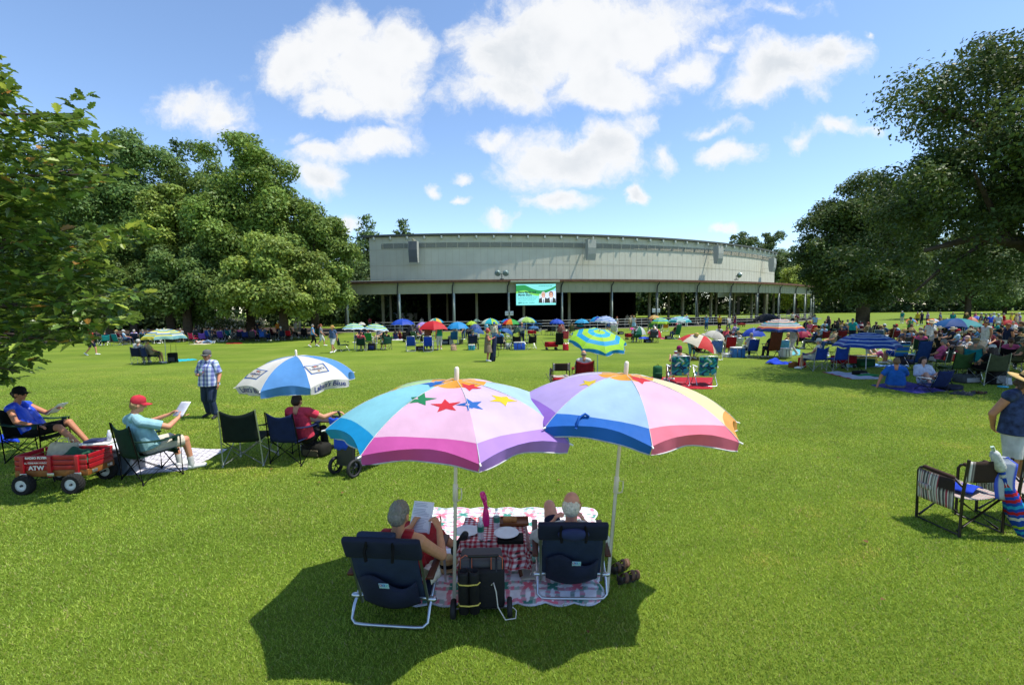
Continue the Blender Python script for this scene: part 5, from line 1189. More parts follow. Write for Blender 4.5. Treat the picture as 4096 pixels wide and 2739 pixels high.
J = dict(pel=V3(0, -.05, .22), ch=V3(0, -.19, .48), nk=V3(0, -.25, .68), hd=V3(.01, -.21, .835), face=V3(.28, 1, -.22), sh=[V3(-.2, -.22, .57), V3(.2, -.22, .57)], el=[V3(-.33, .06, .38), V3(.35, .04, .36)], wr=[V3(-.16, .10, .52), V3(.17, .12, .52)],
         hip=[V3(-.09, 0, .18), V3(.09, 0, .18)], kn=[V3(-.17, .50, .53), V3(.14, .44, .30)], an=[V3(-.18, .72, .1), V3(.15, .80, .1)], to=[V3(-.19, .9, .05), V3(.16, .97, .08)])
HK = 'balding'
_hm = hair_mesh
def hair_mesh(J, style='short', voxel=.012):
    if style != 'balding': return _hm(J, style, voxel)
    b = MB(); R = hframe(J); hd = J['hd']; P = lambda *a: hd + R @ V3(*a); b.ell(P(0, -.04, -.008), (.086, .082, .085), R); b.ell(P(0, -.05, -.04), (.07, .055, .055), R); return tousle(remesh(b, voxel, 2))
pm_, _ = person('person with white hair and bald crown, white shirt, in the navy chair on the quilt', (CR.x, CR.y, .02), rzr, J=J, key='thinker', shirt='white', sleeve=.95, pants='navy', leg=.75, hair=('balding', 'd2ccba'), skin='c88e76', shoes=None, fat=1.12, detail=True, voxel=.0075, infl=.022,
       hands={0: dict(d=V3(.45, -.15, .85), n=V3(.8, -.1, -.2), curl=.6), 1: dict(d=V3(-.45, -.1, .85), n=V3(-.8, .1, -.1), curl=.6)})
R = hframe(J); b = MB(); hd = J['hd']
for s in (-1, 1): b.tube([hd + R @ V3(.087 * s, -.04, .0), hd + R @ V3(.088 * s, .07, .018)], .004, 5); b.prism([(.03 * math.cos(a), .02 * math.sin(a)) for a in np.linspace(0, 2 * PI, 12, endpoint=False)], hd + R @ V3(.04 * s, .1, .012), R @ V3(1, 0, 0), R @ V3(0, 0, 1), .004)
b.tube([hd + R @ V3(-.01, .106, .02), hd + R @ V3(.01, .106, .02)], .004, 5); b.build('glasses', plas('b02030'), pm_)
# ---- table with a checked cloth
ZT = .40
tTL, tTR, tFL, tFR = [G(u, v, ZT) for u, v in ((1872, 2068), (2100, 2067), (1832, 2168), (2098, 2163))]
tc_ = (tTL + tTR + tFL + tFR) / 4; TW = ((tTR - tTL).length + (tFR - tFL).length) / 4; TD = ((tTL - tFL).length + (tTR - tFR).length) / 4
tb = thing('folding_table', (tc_.x, tc_.y, .04), 'low wooden table hidden under a red checked cloth between the couple', 'table')
b = MB(); b.box((0, 0, ZT - .07), (2 * TW - .03, 2 * TD - .03, .03), bev=.006); b.build('table_top', mat('table_wood', '5a3422', rough=.6, noise=.25), tb)
for sx in (-1, 1):
    for sy in (-1, 1): b = MB(); b.tube([(sx * TW * .86, sy * TD * 1.02, 0), (sx * TW * .6, sy * TD * .5, ZT - .07)], .02, 6); b.build('leg', mat('table_wood', '5a3422', rough=.6, noise=.25), tb)
def ging(x, y):
    q = .026; a = int(math.floor(x / q)) % 2; b_ = int(math.floor(y / q)) % 2; h = math.sin(math.floor(x / .07) * 12.9 + math.floor(y / .06) * 78.2) * 43758.5; h -= math.floor(h)
    if h > .72 and (abs((x / .07) % 1 - .5) < .22 + .2 * math.sin(y * 90) * .5 and abs((y / .06) % 1 - .5) < .2): return (.03, .03, .035)
    return (.74, .70, .70) if a + b_ == 0 else ((.36, .02, .04) if a + b_ == 2 else (.52, .20, .22))
b = MB(); OX, OYb, OYf = .14, .05, .26; W2 = TW + OX
def clothp(x, y):
    ex = max(0, abs(x) - TW); ey = max(0, y - TD) if y > 0 else max(0, -y - TD); sx = 1 if x > 0 else -1; sy = 1 if y > 0 else -1
    px = min(abs(x), TW) * sx; py = min(abs(y), TD) * sy; d = max(ex, ey) if min(ex, ey) < .001 else math.hypot(ex, ey) * .9
    wv = .018 * math.sin(x * 33 + y * 4) + .012 * math.sin(y * 37); f = min(1, d * 8)
    return V3(px + (sx * (ex * .22 + .006) + wv * f * (ey > 0)) * (ex + ey > 0), py + (sy * (ey * .16 + .006) + wv * f) * (ex + ey > 0), ZT - .04 - d * .97 + .003 * math.sin(x * 40) * math.sin(y * 35))
NX, NY = 108, 96; x0, x1, y0, y1 = -TW - .1, TW + .26, -TD - .27, TD + .04
b.grid(lambda i, j: clothp(x0 + (x1 - x0) * i, y0 + (y1 - y0) * j), NX, NY, col=lambda i, j: ging(x0 + (x1 - x0) * i, y0 + (y1 - y0) * j)); cl = b.build('tablecloth', VC, None, loc=(tc_.x, tc_.y, .045)); tag(cl, 'red and white checked tablecloth with black ants, draped over the low table', 'tablecloth')
def on_table(u, v): p = G(u, v, ZT + .012); return p
def plate(u, v, lab, r=.13):
    p = on_table(u, v); t = MB(); k = 36; t.lathe([(.001, .006), (r * .62, .006), (r * .72, .012), (r, .022), (r * 1.01, .019), (r * .7, .004), (.001, .002)], k); o = t.build('plate', plas('d6d8de', .6), None, loc=p); tag(o, lab, 'plate', 'white paper plates on the checked cloth')
plate(1868, 2128, 'white paper plate on the checked cloth, left, beside the umbrella pole', .125); 
p = on_table(2030, 2152); b = MB(); b.box((0, 0, .02), (.26, .17, .04), bev=.012); tag(b.build('black_case', fab('black'), None, loc=p + Vector((.03, -.04, -.002))), 'flat black case lying under the right paper plate', 'case')
p2 = p + Vector((-.01, .0, .042)); t = MB(); r = .125; t.lathe([(.001, .006), (r * .62, .006), (r * .72, .012), (r, .022), (r * 1.01, .019), (r * .7, .004), (.001, .002)], 36); tag(t.build('plate', plas('d6d8de', .6), None, loc=p2), 'white paper plate on the flat black case, right side of the table', 'plate', 'white paper plates on the checked cloth')
GLASS = mat('clear_plastic', 'd8e4ea', rough=.12, noise=0, alpha=.38, spec=.6)
def bottle(u, v, lab):
    p = on_table(u, v); t = thing('water_bottle', p, lab, 'bottle', 'water bottles on the checked cloth')
    b = MB(); b.lathe([(.001, .002), (.03, .004), (.033, .02), (.031, .05), (.033, .06), (.033, .14), (.026, .175), (.014, .195), (.014, .205)], 18); b.build('bottle', GLASS, t)
    b = MB(); b.lathe([(.0338, .085), (.0338, .14)], 18); b.build('wrap_label', plas('1f6a58'), t); b = MB(); b.lathe([(.015, .203), (.0155, .222), (.001, .223)], 12); b.build('bottle_cap', plas('e2e6ea'), t)
bottle(1923, 2156, 'water bottle with a green label, nearer one on the checked cloth'); bottle(1987, 2117, 'water bottle with a green label, farther one beside the bread board')
p = on_table(2056, 2090); t = thing('bread_board', p, 'wooden serving tray at the back right of the checked table', 'tray'); WD = mat('tray_wood', '7a4a26', rough=.55, noise=.3, scale=9)
b = MB(); b.box((0, 0, .01), (.3, .17, .016), bev=.004); b.build('base', WD, t)
for c, s in (((0, .085, .02), (.3, .012, .03)), ((0, -.085, .02), (.3, .012, .03)), ((.15, 0, .02), (.012, .17, .03)), ((-.15, 0, .02), (.012, .17, .03))): b = MB(); b.box(c, s, bev=.003); b.build('rim', WD, t)
b = MB(); b.box((-.045, -.01, .042), (.15, .085, .05), bev=.02); tag(b.build('bread', mat('crust', 'b07a44', rough=.8, noise=.3, scale=20, bump=.5), None, loc=p), 'piece of flat crusty bread on the wooden tray', 'bread')
b = MB(); b.box((.07, .055, .034), (.16, .012, .012), bev=.004); b.box((-.05, .055, .034), (.1, .018, .003)); tag(b.build('knife', plas('8a4a22'), None, loc=p), 'wooden handled knife lying along the back of the tray', 'knife')
p = on_table(1944, 2100); t = thing('mist_fan', p, 'pink spray bottle with a small fan on top, on the checked cloth', 'spray bottle'); PK = mat('pink_plastic', 'd8207c', rough=.2, noise=.05, spec=.6)
b = MB(); b.lathe([(.001, 0), (.036, .003), (.038, .02), (.036, .12), (.028, .16), (.02, .19), (.018, .21)], 18); b.build('bottle', PK, t); b = MB(); b.cap((0, 0, .21), (-.01, 0, .26), .02, .025, 12); b.cap((.0, 0, .22), (.03, -.02, .2), .008, .006, 8); b.build('spray_head', PK, t)
b = MB(); b.lathe([(.05, -.022), (.058, 0), (.05, .022), (.044, 0), (.05, -.022)], 20, c=(-.022, 0, .315), R=Matrix.Rotation(1.2, 3, 'Y')); b.build('fan_guard', PK, t)
for k in range(3): b = MB(); a = k * 2.094; b.grid(lambda i, j: V3(-.022, 0, .315) + Matrix.Rotation(1.2, 3, 'Y') @ V3(math.cos(a + .7 * i) * .044 * j, math.sin(a + .7 * i) * .044 * j, .008 * i), 3, 2); b.build('blade', PK, t)
# ---- cooler cart behind the table
pc = (Dp(1035, 1418) + Dp(1165, 1408)) / 2; t = thing('cooler_cart', (pc.x, pc.y + .04, 0), 'black wheeled cooler cart with two strapped tubes, in front of the checked table', 'cart', None, math.radians(2))
BK_ = mat('black_nylon', '17171a', rough=.75, noise=.2, bump=.25, bscale=30); GY = mat('grey_nylon', '4a484c', rough=.8, noise=.15, bump=.2)
b = MB(); b.box((.01, .1, .29), (.46, .28, .45), bev=.05); b.build('body', BK_, t)
b = MB(); b.box((.01, .13, .54), (.42, .26, .12), bev=.05); b.build('lid', GY, t)
for s in (-1, 1): b = MB(); b.box((s * .15 + .01, .0, .53), (.12, .05, .16), bev=.024); b.tube([(s * .15 - .05 + .01, -.028, .51), (s * .15 - .05 + .01, -.022, .63), (s * .15 + .01, -.015, .665), (s * .15 + .06 + .01, -.022, .63), (s * .15 + .06 + .01, -.028, .51)], .004, 5, m=1); b.build('side_pocket', [GY, plas('d8683a')], t)
for q in (-.155, -.055): b = MB(); b.lathe([(.036, .1), (.048, .1), (.05, .5), (.05, .54), (.04, .54), (.038, .46), (.001, .45)], 18, c=(q, -.09, 0)); b.build('tube', BK_, t)
for z in (.2, .42): b = MB(); b.tube([(-.21, -.1, z), (-.19, -.135, z), (-.105, -.148, z), (-.02, -.135, z), (0, -.1, z)], .0075, 6); b.build('strap', plas('c8b850'), t)
b = MB(); b.tube([(-.09, -.02, .3), (-.09, -.03, .66), (.16, -.03, .66), (.16, -.02, .3)], .011, 8); b.cap((-.1, -.03, .66), (.17, -.03, .66), .018, .018, 10); b.build('pull_handle', plas('101012'), t)
b = MB(); b.tube([(-.25, -.03, .09), (.27, -.03, .09)], .008, 8); b.build('axle', metal('b8b8b0'), t)
for s in (-.265, .285): b = MB(); b.lathe([(.015, -.025), (.085, -.025), (.095, -.01), (.095, .01), (.085, .025), (.015, .025)], 22, c=(s, -.03, .095), R=Matrix.Rotation(PI / 2, 3, 'Y')); b.build('wheel', plas('141416', .7), t)
t.scale = (.9, .92, .84); b = MB(); b.tube([(.11, -.06, .36), (.13, -.08, .40), (.155, -.08, .3), (.17, -.1, .15), (.24, -.13, .03), (.34, -.1, .02), (.35, -.04, .06), (.3, -.02, .1)], .006, 6); b.build('cord', plas('cfc9ba'), t)
# towel on the chair arm, hat, magazines, sandals
p = Vector((CL.x, CL.y, 0)) + Matrix.Rotation(rzl, 3, 'Z') @ Vector((.325, -.13, .44)); b = MB()
def tw_(i, j): s = (j - .5) * 2; return V3((i - .5) * .13 + .01 * math.sin(j * 8), .07 * s * (abs(s) < .55) + (.04 if s > 0 else -.04) * (abs(s) >= .55) + .004 * math.sin(i * 20), .012 - max(0, abs(s) - .35) * .20 + .006 * math.sin(i * 9))
b.grid(lambda i, j: V3((j - .5) * .17 * (1 if abs(j - .5) < .25 else .6), (i - .5) * .16, .016 - max(0, abs(j - .5) - .2) * .42 + .006 * math.sin(i * 15 + j * 6)), 10, 14, thick=.006); tag(b.build('towel', mat('terry', 'd4ccbc', rough=.95, noise=.15, bump=.4, bscale=80), None, loc=p, rz=rzl - .3), 'cream towel draped on the arm of the nearest navy chair', 'towel')
p = G(1790, 2262, .04); t = thing('straw_hat', p, 'straw hat with a black band lying on the quilt by the table', 'hat'); ST = mat('straw_weave', 'c2a878', rough=.9, noise=.25, scale=40, bump=.4, bscale=90)
b = MB(); b.lathe([(.09, .012), (.15, .01), (.17, .02), (.155, .005), (.09, .006)], 26); b.lathe([(.092, .01), (.085, .085), (.06, .1), (.001, .092)], 26); b.build('crown', ST, t); b = MB(); b.lathe([(.0935, .015), (.091, .05)], 26); b.build('hat_band', fab('black'), t)
for u, v, c, lab, r in [(2122, 2222, '6f9a80', 'green covered magazine on the quilt beside the table', .1), (2126, 2290, 'b9b4a8', 'open printed leaflet on the quilt in front of the green magazine', -.05)]:
    o = paper_at(lab, G(u, v, .05), r, .2, .27, 0, c == 'b9b4a8', 'magazine', c); 
def sandal(p, rz, lab):
    t = thing('sandal', p, lab, 'sandal', 'brown sandals on the grass', rz)
    out = [(.045 * math.sin(a) * (1.0 if math.cos(a) > 0 else .82), .14 * math.cos(a)) for a in np.linspace(0, 2 * PI, 20, endpoint=False)]
    b = MB(); b.prism(out, (0, 0, .005), (1, 0, 0), (0, 1, 0), .028, sm=False); b.build('sole', plas('2a2420', .8), t)
    for y, h in ((.07, .05), (.01, .065), (-.07, .06)): b = MB(); b.grid(lambda i, j: V3(.048 * math.cos(PI * i), y + (j - .5) * .045 + .03 * math.sin(PI * i), .03 + h * math.sin(PI * i)), 8, 2, thick=.004); b.build('strap', mat('sandal_leather', '5a3e2a', rough=.6, noise=.2), t)
    b = MB(); b.grid(lambda i, j: V3(.04 * math.cos(PI * i), -.11 - .02 * math.sin(PI * i), .03 + .06 * j), 8, 2, thick=.005); b.build('heel_cup', plas('2c2622', .7), t)
pq = Dp(1420, 1305); sandal(pq, -.9, 'brown sandal on the grass, farther one right of the umbrella pole'); pq = Dp(1440, 1330); sandal(pq, -1.1, 'brown sandal on the grass, nearer one right of the umbrella pole')

# ================================================================== left group
def wagon_red():
    a, c = Dp(55, 1128), Dp(168, 1128); ctr = (a + c) / 2; t = thing('wooden_wagon', (ctr.x + .05, ctr.y + .26, 0), 'red wooden stake wagon with knobbly tyres, filled with bags', 'wagon', None, math.radians(2)); RD = mat('red_paint', 'a01420', rough=.4, noise=.12, spec=.5, scale=5); WDN = mat('oak_bed', '8a5426', rough=.5, noise=.3, scale=8)
    L_, W_ = 1.08, .5
    b = MB(); b.box((0, 0, .30), (L_, W_, .10), bev=.01); b.build('bed', WDN, t)
    for sy in (-1, 1):
        for k in range(3): b = MB(); b.box((0, sy * (W_ / 2 - .005), .385 + k * .078), (L_ - .03, .022, .068), bev=.005); b.build('side_board', RD, t)
        for x in (-.4, 0, .4): b = MB(); b.box((x, sy * (W_ / 2 + .02), .41), (.055, .03, .32), bev=.006); st = b.build('stake', RD, t); b = MB(); b.box((x + .02, sy * (W_ / 2 + .038), .29), (.1, .012, .05), bev=.008); b.build('bracket', metal('c0c2c0', .35), st)
    for sx in (-1, 1):
        for k in range(3): b = MB(); b.box((sx * (L_ / 2 - .005), 0, .385 + k * .078), (.022, W_ - .06, .068), bev=.005); b.build('end_board', RD, t)
        for y in (-.14, .14): b = MB(); b.box((sx * (L_ / 2 + .012), y, .30), (.014, .09, .05), bev=.008); b.build('bracket', metal('c0c2c0', .35), t)
        b = MB(); b.tube([(sx * .36, -.28, .15), (sx * .36, .28, .15)], .014, 8); b.tube([(sx * .36, -.15, .15), (sx * .3, -.1, .25)], .012, 6); b.tube([(sx * .36, .15, .15), (sx * .3, .1, .25)], .012, 6); b.build('axle', plas('1a1a1a'), t)
        for sy in (-1, 1):
            b = MB(); prof = [(.085, -.055), (.13, -.055), (.148, -.03), (.15, 0), (.148, .03), (.13, .055), (.085, .055)]; n = 40; vs = []
            for q, (r, z) in enumerate(prof):
                for j in range(n): k = r + (.008 if (j + q) % 2 == 0 and r > .12 else 0); vs.append(V3(sx * .36 + k * math.cos(2 * PI * j / n), sy * .31 + z, .15 + k * math.sin(2 * PI * j / n)))
            b.add(vs, [(i * n + j, i * n + (j + 1) % n, (i + 1) * n + (j + 1) % n, (i + 1) * n + j) for i in range(6) for j in range(n)], 0, False); wl = b.build('wheel', mat('tyre_rubber', '1c1b1a', rough=.9, noise=.2, bump=.3), t)
            b = MB(); b.lathe([(.012, -.03), (.05, -.035), (.086, -.05), (.086, .05), (.05, .035), (.012, .03)], 24, c=(sx * .36, sy * .31, .15), R=Matrix.Rotation(PI / 2, 3, 'X')); b.build('rim', plas('d2d4d0'), wl); b = MB(); b.cap((sx * .36, sy * .31 - .045, .15), (sx * .36, sy * .31 + .045, .15), .018, .018, 10); b.build('hub', plas('222222'), wl)
    for s, z, x, sz, bo in (('ATW', .39, -.29, .085, .004), ('ALL-TERRAIN WAGON', .468, -.285, .034, .001), ('RADIO FLYER', .545, -.285, .046, .003)):
        vs, fs = text_mesh(s, sz, 'CENTER', bo); b = MB(); b.add([(v.x * 1.15 + x + .09, -W_ / 2 - .019, v.y + z) for v in vs], fs, 0, False); b.build('lettering', plas('d8d4d0'), t)
    b = MB(); b.tube([(-.5, 0, .2), (-.3, -.03, .15), (-.16, -.06, .19), (-.1, -.1, .12)], .012, 6); b.build('steering_bar', plas('1a1a1a'), t)
    loc = t.location
    t2 = tote('cream printed tote bag lying in the red wagon', (loc.x - .12, loc.y + .05, .42), .3, 'd2c4a0', (.42, .2, .26), None); t2.rotation_euler.x = -.5
    b = MB(); b.grid(lambda i, j: V3((i - .5) * .52, (j - .5) * .34, .20 * math.sin(PI * i) ** .6 * math.sin(PI * j) ** .5 + .03 * math.sin(i * 13 + j * 5) * math.sin(PI * j)), 24, 16); tag(b.build('cloth_bundle', mat('green_canvas', '1c4a34', rough=.85, noise=.2, bump=.3, bscale=20), None, loc=(loc.x + .18, loc.y, .42), rz=.1), 'dark green cloth bundle heaped in the red wagon', 'cloth')
wagon_red()
PL1 = [Dp(285, 1090), Dp(425, 1078), Dp(521, 1030), Dp(330, 1022)]
KEEP_OUT.append(PL1)
def plaidcol(i, j):
    a = (i * 16) % 1; c = (j * 9) % 1; v = .62; 
    if a < .18 or c < .2: v = .36
    if .4 < a < .46 or .4 < c < .48: v = .45
    if a < .18 and c < .2: v = .24
    return (v * 1.0, v * .96, v * 1.02)
blanket('grey and cream plaid blanket under the red capped reader', PL1, 'grey', .02, colfn=plaidcol, nu=96, nv=54, seed=2)
CH = mat('green_canvas2', '17382c', rough=.8, noise=.2, bump=.2, bscale=26)
rc = Vector((-5.98, 7.6, 0)); rzc = math.radians(-27)
qc = quad_chair('green and black camping chair holding the red capped reader', rc, rzc, 'darkgreen', '1e1f22', scale=1.08)
J = J_sit(.44, .16, .44); J.update(hd=V3(.03, -.14, 1.24), nk=V3(0, -.2, 1.08), face=V3(.35, 1, -.25), el=[V3(-.32, .1, .86), V3(.34, .12, .86)], wr=[V3(-.08, .36, .98), V3(.18, .38, .96)], kn=[V3(-.16, .42, .55), V3(.18, .44, .55)], an=[V3(-.12, .5, .09), V3(.2, .52, .09)], to=[V3(-.13, .67, .05), V3(.24, .68, .05)])
pr, _ = person('person in a red cap and pale aqua polo shirt, reading in a green chair', rc, rzc, J=J, key='redcap', shirt='a2d2dc', sleeve=.75, pants='d8d0bc', leg=.95, hair=('short', 'a08058'), hat=('cap', 'd03848'), skin='c4886a', shoes='white', fat=1.22, detail=True, voxel=.009, infl=.018, loose=2.0, collar=.18,
       hands={0: dict(d=V3(.5, .5, .5), n=V3(.5, .3, -.5), curl=.6), 1: dict(d=V3(-.2, .6, .6), n=V3(-.6, .4, -.4), curl=.8)})
pk = rc + Matrix.Rotation(rzc, 3, 'Z') @ Vector((.08, .47, 1.06)); paper_at('open magazine with pictures, held by the red capped reader', pk, rzc - .2, .42, .27, .95, True, 'magazine', 'dcdce8', .12)
b = MB()
for s in (-1, 1):
    for q in (.5, ): b.cap(J['an'][0 if s < 0 else 1] + V3(0, -.005, -.02), J['an'][0 if s < 0 else 1].lerp(J['kn'][0 if s < 0 else 1], .32), .05, .048, 12)
b.build('socks', fab('white'), pr)
cooler('grey cooler with a white lid beside the red wagon', Dp(267, 1088) + Vector((0, .15, 0)), .1, '4a5664', 'd8dadc', (.5, .36, .42))
tt = table('small white folding table behind the grey cooler', Dp(232, 1062), .1, (.5, .4), .42); b = MB(); b.box((0, 0, .015), (.3, .22, .03), bev=.004); tag(b.build('magazine', plas('3a3a5e'), None, loc=tt.location + Vector((-.05, 0, .425)), rz=.2), 'dark covered magazine on the small white table', 'magazine')
b = MB(); b.lathe([(.001, 0), (.032, 0), (.034, .12), (.02, .16), (.018, .19), (.001, .19)], 16); tag(b.build('bottle', plas('c8ccd4'), None, loc=tt.location + Vector((.18, 0, .43))), 'pale bottle standing on the small white table', 'bottle')
bc = Vector((-9.0, 8.75, 0)); rzb = math.radians(-84)
quad_chair('black and green camping chair holding the woman in the black cap', bc, rzb, '1a2420', '141416', scale=1.12, c2='21443a')
J = J_sit(.44, .26, .5); J.update(an=[V3(-.12, .86, .12), V3(.12, .92, .12)], to=[V3(-.14, .98, .2), V3(.14, 1.04, .2)], kn=[V3(-.13, .46, .64), V3(.13, .48, .6)], el=[V3(-.27, -.02, .8), V3(.27, -.12, .76)], wr=[V3(-.08, .28, .93), V3(.24, .2, .66)], face=V3(0, 1, -.05), hd=V3(0, -.24, 1.22))
pb_, _ = person('person in a black cap and shiny blue sleeveless top, lounging with papers in the shade', bc, rzb, J=J, key='blackcap', shirt='1a48c0', shirt_m=mat('blue_satin', '1a44c4', rough=.3, noise=.15, spec=.6, bump=.2, bscale=12), sleeve=.05, pants='black', leg=.9, hair=('bun', '3a261c'), hat=('cap', 'black'), skin='b07656', shoes=None, fat=1.1, detail=True, voxel=.009,
       hands={0: dict(d=V3(.4, .8, .2), n=V3(.1, .2, -1), curl=.4), 1: dict(d=V3(0, 1, -.1), n=V3(0, 0, -1), curl=.4)})
R = hframe(J); b = MB(); hd = J['hd']
for s in (-1, 1): b.tube([hd + R @ V3(.08 * s, -.02, .015), hd + R @ V3(.075 * s, .07, .018)], .004, 5); b.ell(hd + R @ V3(.036 * s, .082, .01), (.03, .012, .02), R, 10, 6)
b.build('sunglasses', plas('101014', .15), pb_)
pk = bc + Matrix.Rotation(rzb, 3, 'Z') @ Vector((-.04, .34, .92)); paper_at('white papers on the lap of the woman in the black cap', pk, rzb, .24, .3, .7, False)
blanket('bright blue sheet lying on the grass at the left edge', [Dp(-60, 1014), Dp(48, 1014), Dp(40, 1000), Dp(-60, 992)], 'royal', .02, seed=3, wave=.05)
# the standing man in the checked shirt
J = J_stand(); J.update(el=[V3(-.29, -.03, 1.12), V3(.32, .0, 1.12)], wr=[V3(-.34, .1, .92), V3(.06, .24, 1.14)], kn=[V3(-.12, .08, .5), V3(.13, .0, .48)], an=[V3(-.15, .02, .09), V3(.12, -.1, .12)], to=[V3(-.21, .17, .04), V3(.14, .06, .05)], face=V3(.1, 1, -.08))
mw = Dp(483, 956)
def plaid_m():
    m = bpy.data.materials.new('plaid_shirt'); m.use_nodes = True; nt = m.node_tree; N = nt.nodes; L = nt.links; b = N['Principled BSDF']; b.inputs['Roughness'].default_value = .85
    tc = N.new('ShaderNodeTexCoord'); sp = N.new('ShaderNodeSeparateXYZ'); L.new(tc.outputs['Object'], sp.inputs[0])
    def stripe(src, f, ph):
        a = N.new('ShaderNodeMath'); a.operation = 'MULTIPLY_ADD'; L.new(src, a.inputs[0]); a.inputs[1].default_value = f; a.inputs[2].default_value = ph
        s = N.new('ShaderNodeMath'); s.operation = 'SINE'; L.new(a.outputs[0], s.inputs[0]); g = N.new('ShaderNodeMath'); g.operation = 'MULTIPLY_ADD'; L.new(s.outputs[0], g.inputs[0]); g.inputs[1].default_value = .9; g.inputs[2].default_value = .45; g.use_clamp = True; return g.outputs[0]
    def mix(f, A, B):
        x = N.new('ShaderNodeMix'); x.data_type = 'RGBA'; L.new(f, x.inputs[0])
        for i, q in ((6, A), (7, B)):
            if isinstance(q, tuple): x.inputs[i].default_value = (*q, 1)
            else: L.new(q, x.inputs[i])
        return x.outputs[2]
    v = stripe(sp.outputs[0], 58, .5); h = stripe(sp.outputs[2], 58, 0); c = mix(v, (.62, .68, .78), (.22, .25, .52)); c2 = mix(v, (.24, .34, .58), (.06, .08, .28)); h2 = N.new('ShaderNodeMath'); h2.operation = 'MULTIPLY'; L.new(h, h2.inputs[0]); h2.inputs[1].default_value = .8
    L.new(mix(h2.outputs[0], c, c2), b.inputs['Base Color']); return m
PLD = plaid_m()
pp, _ = person('person standing in a blue checked shirt, jeans and grey cap', mw, PI - .12, J=J, key='plaid', shirt='blue', shirt_m=PLD, sleeve=.85, hem=.10, pants='denim', pants_m=mat('dark_denim', '1f2f4a', rough=.8, noise=.3, scale=8, bump=.2), leg=1.95, hair=('bald', 'greyhair'), hat=('cap', '6a6c6c'), skin='c08468', shoes='1c1c1e', fat=1.25, detail=True, voxel=.009, infl=.024, loose=2.4, collar=.2, scale=1.0,
       hands={0: dict(d=V3(-.05, .15, -1), n=V3(.9, .2, 0), curl=.3), 1: dict(d=V3(-.75, .3, .25), n=V3(0, .2, 1), curl=.35)})
R = hframe(J); b = MB(); hd = J['hd']
for s in (-1, 1): b.tube([hd + R @ V3(.08 * s, -.02, .015), hd + R @ V3(.075 * s, .07, .02)], .004, 5); b.ell(hd + R @ V3(.036 * s, .084, .012), (.031, .012, .022), R, 10, 6)
b.build('sunglasses', plas('141212', .15), pp); b = MB(); b.cap(hd + R @ V3(-.025, .098, -.052), hd + R @ V3(.025, .098, -.052), .007, .007, 8); b.build('mouth', mat('lips', '7a3a34', rough=.5), pp); b = MB(); b.lathe([(.034, -.012), (.036, 0), (.034, .012)], 14, c=J['wr'][0] + V3(0, 0, .02)); b.build('watch', metal('a8a8a4'), pp)
b = MB(); b.box((0, 0, 0), (.1, .1, .012), bev=.004); cu_ = mw + Matrix.Rotation(PI - .12, 3, 'Z') @ Vector((-.06, .33, 1.22)); 
t = thing('plastic_cup', cu_, 'pale clear plastic cup held by the man in the checked shirt', 'cup'); b = MB(); b.lathe([(.001, -.055), (.032, -.055), (.042, .06), (.04, .06), (.031, -.05)], 16); b.build('cup', mat('frosted_plastic', '8fa0b4', rough=.3, alpha=.7), t); b = MB(); b.lathe([(.044, .058), (.044, .068), (.001, .07)], 16); b.build('lid', plas('1f8a5c'), t)
# dark empty chair, navy chair with the woman in coral, beer umbrella, black cart
p = Dp(560, 1066) + Vector((0, .22, 0)); quad_chair('empty dark green camping chair with silver legs, left of the navy one', p, math.radians(4), '15231f', 'b8bcb8', scale=1.14)
p = Dp(667, 1062) + Vector((0, .2, 0)); pn = p.copy(); rzn = math.radians(-14); quad_chair('navy camping chair holding the dark haired woman in coral', p, rzn, '1c2a54', '1c1c22', scale=1.06)
J = J_sit(.33, .1, .44); J.update(el=[V3(-.34, .05, .73), V3(.34, .14, .76)], wr=[V3(-.3, .3, .75), V3(.42, .42, .8)], sh=[V3(-.19, -.1, .9), V3(.2, -.08, .9)])
person('person with short dark hair in a coral shirt, seated under the beer umbrella', p + Vector((.1, .1, 0)), rzn, J=J, key='coral', shirt='d84058', sleeve=.55, pants='black', leg=1.9, hair=('short', '2a1a14'), skin='b88468', shoes='black', fat=1.15, detail=True, voxel=.009, infl=.018, hands={1: dict(d=V3(.9, .3, -.1), n=V3(0, 0, -1), curl=.4)})
WB = ['ece8e0', '5f9cdc']
pbse = AT(690 * 1.7468, 1030 * 1.7468, 9.0); pbse.z = 0; pbse.x = (681 - 1172.5) / 1075 * 9.05
u3, cp3, can3 = umbrella('white and blue panelled beach umbrella with beer lettering, left of the pastel umbrellas', pbse, 1.06, 1.40, 1.86, lambda k: [(0, 1, WB[k % 2])], n=8, off=math.radians(35), tilt=(math.radians(3), math.radians(-1)), val=.17, trim=.005, ribs=True, pole='c8c8c8', res=7, pole_r=.018, flare=-.25)
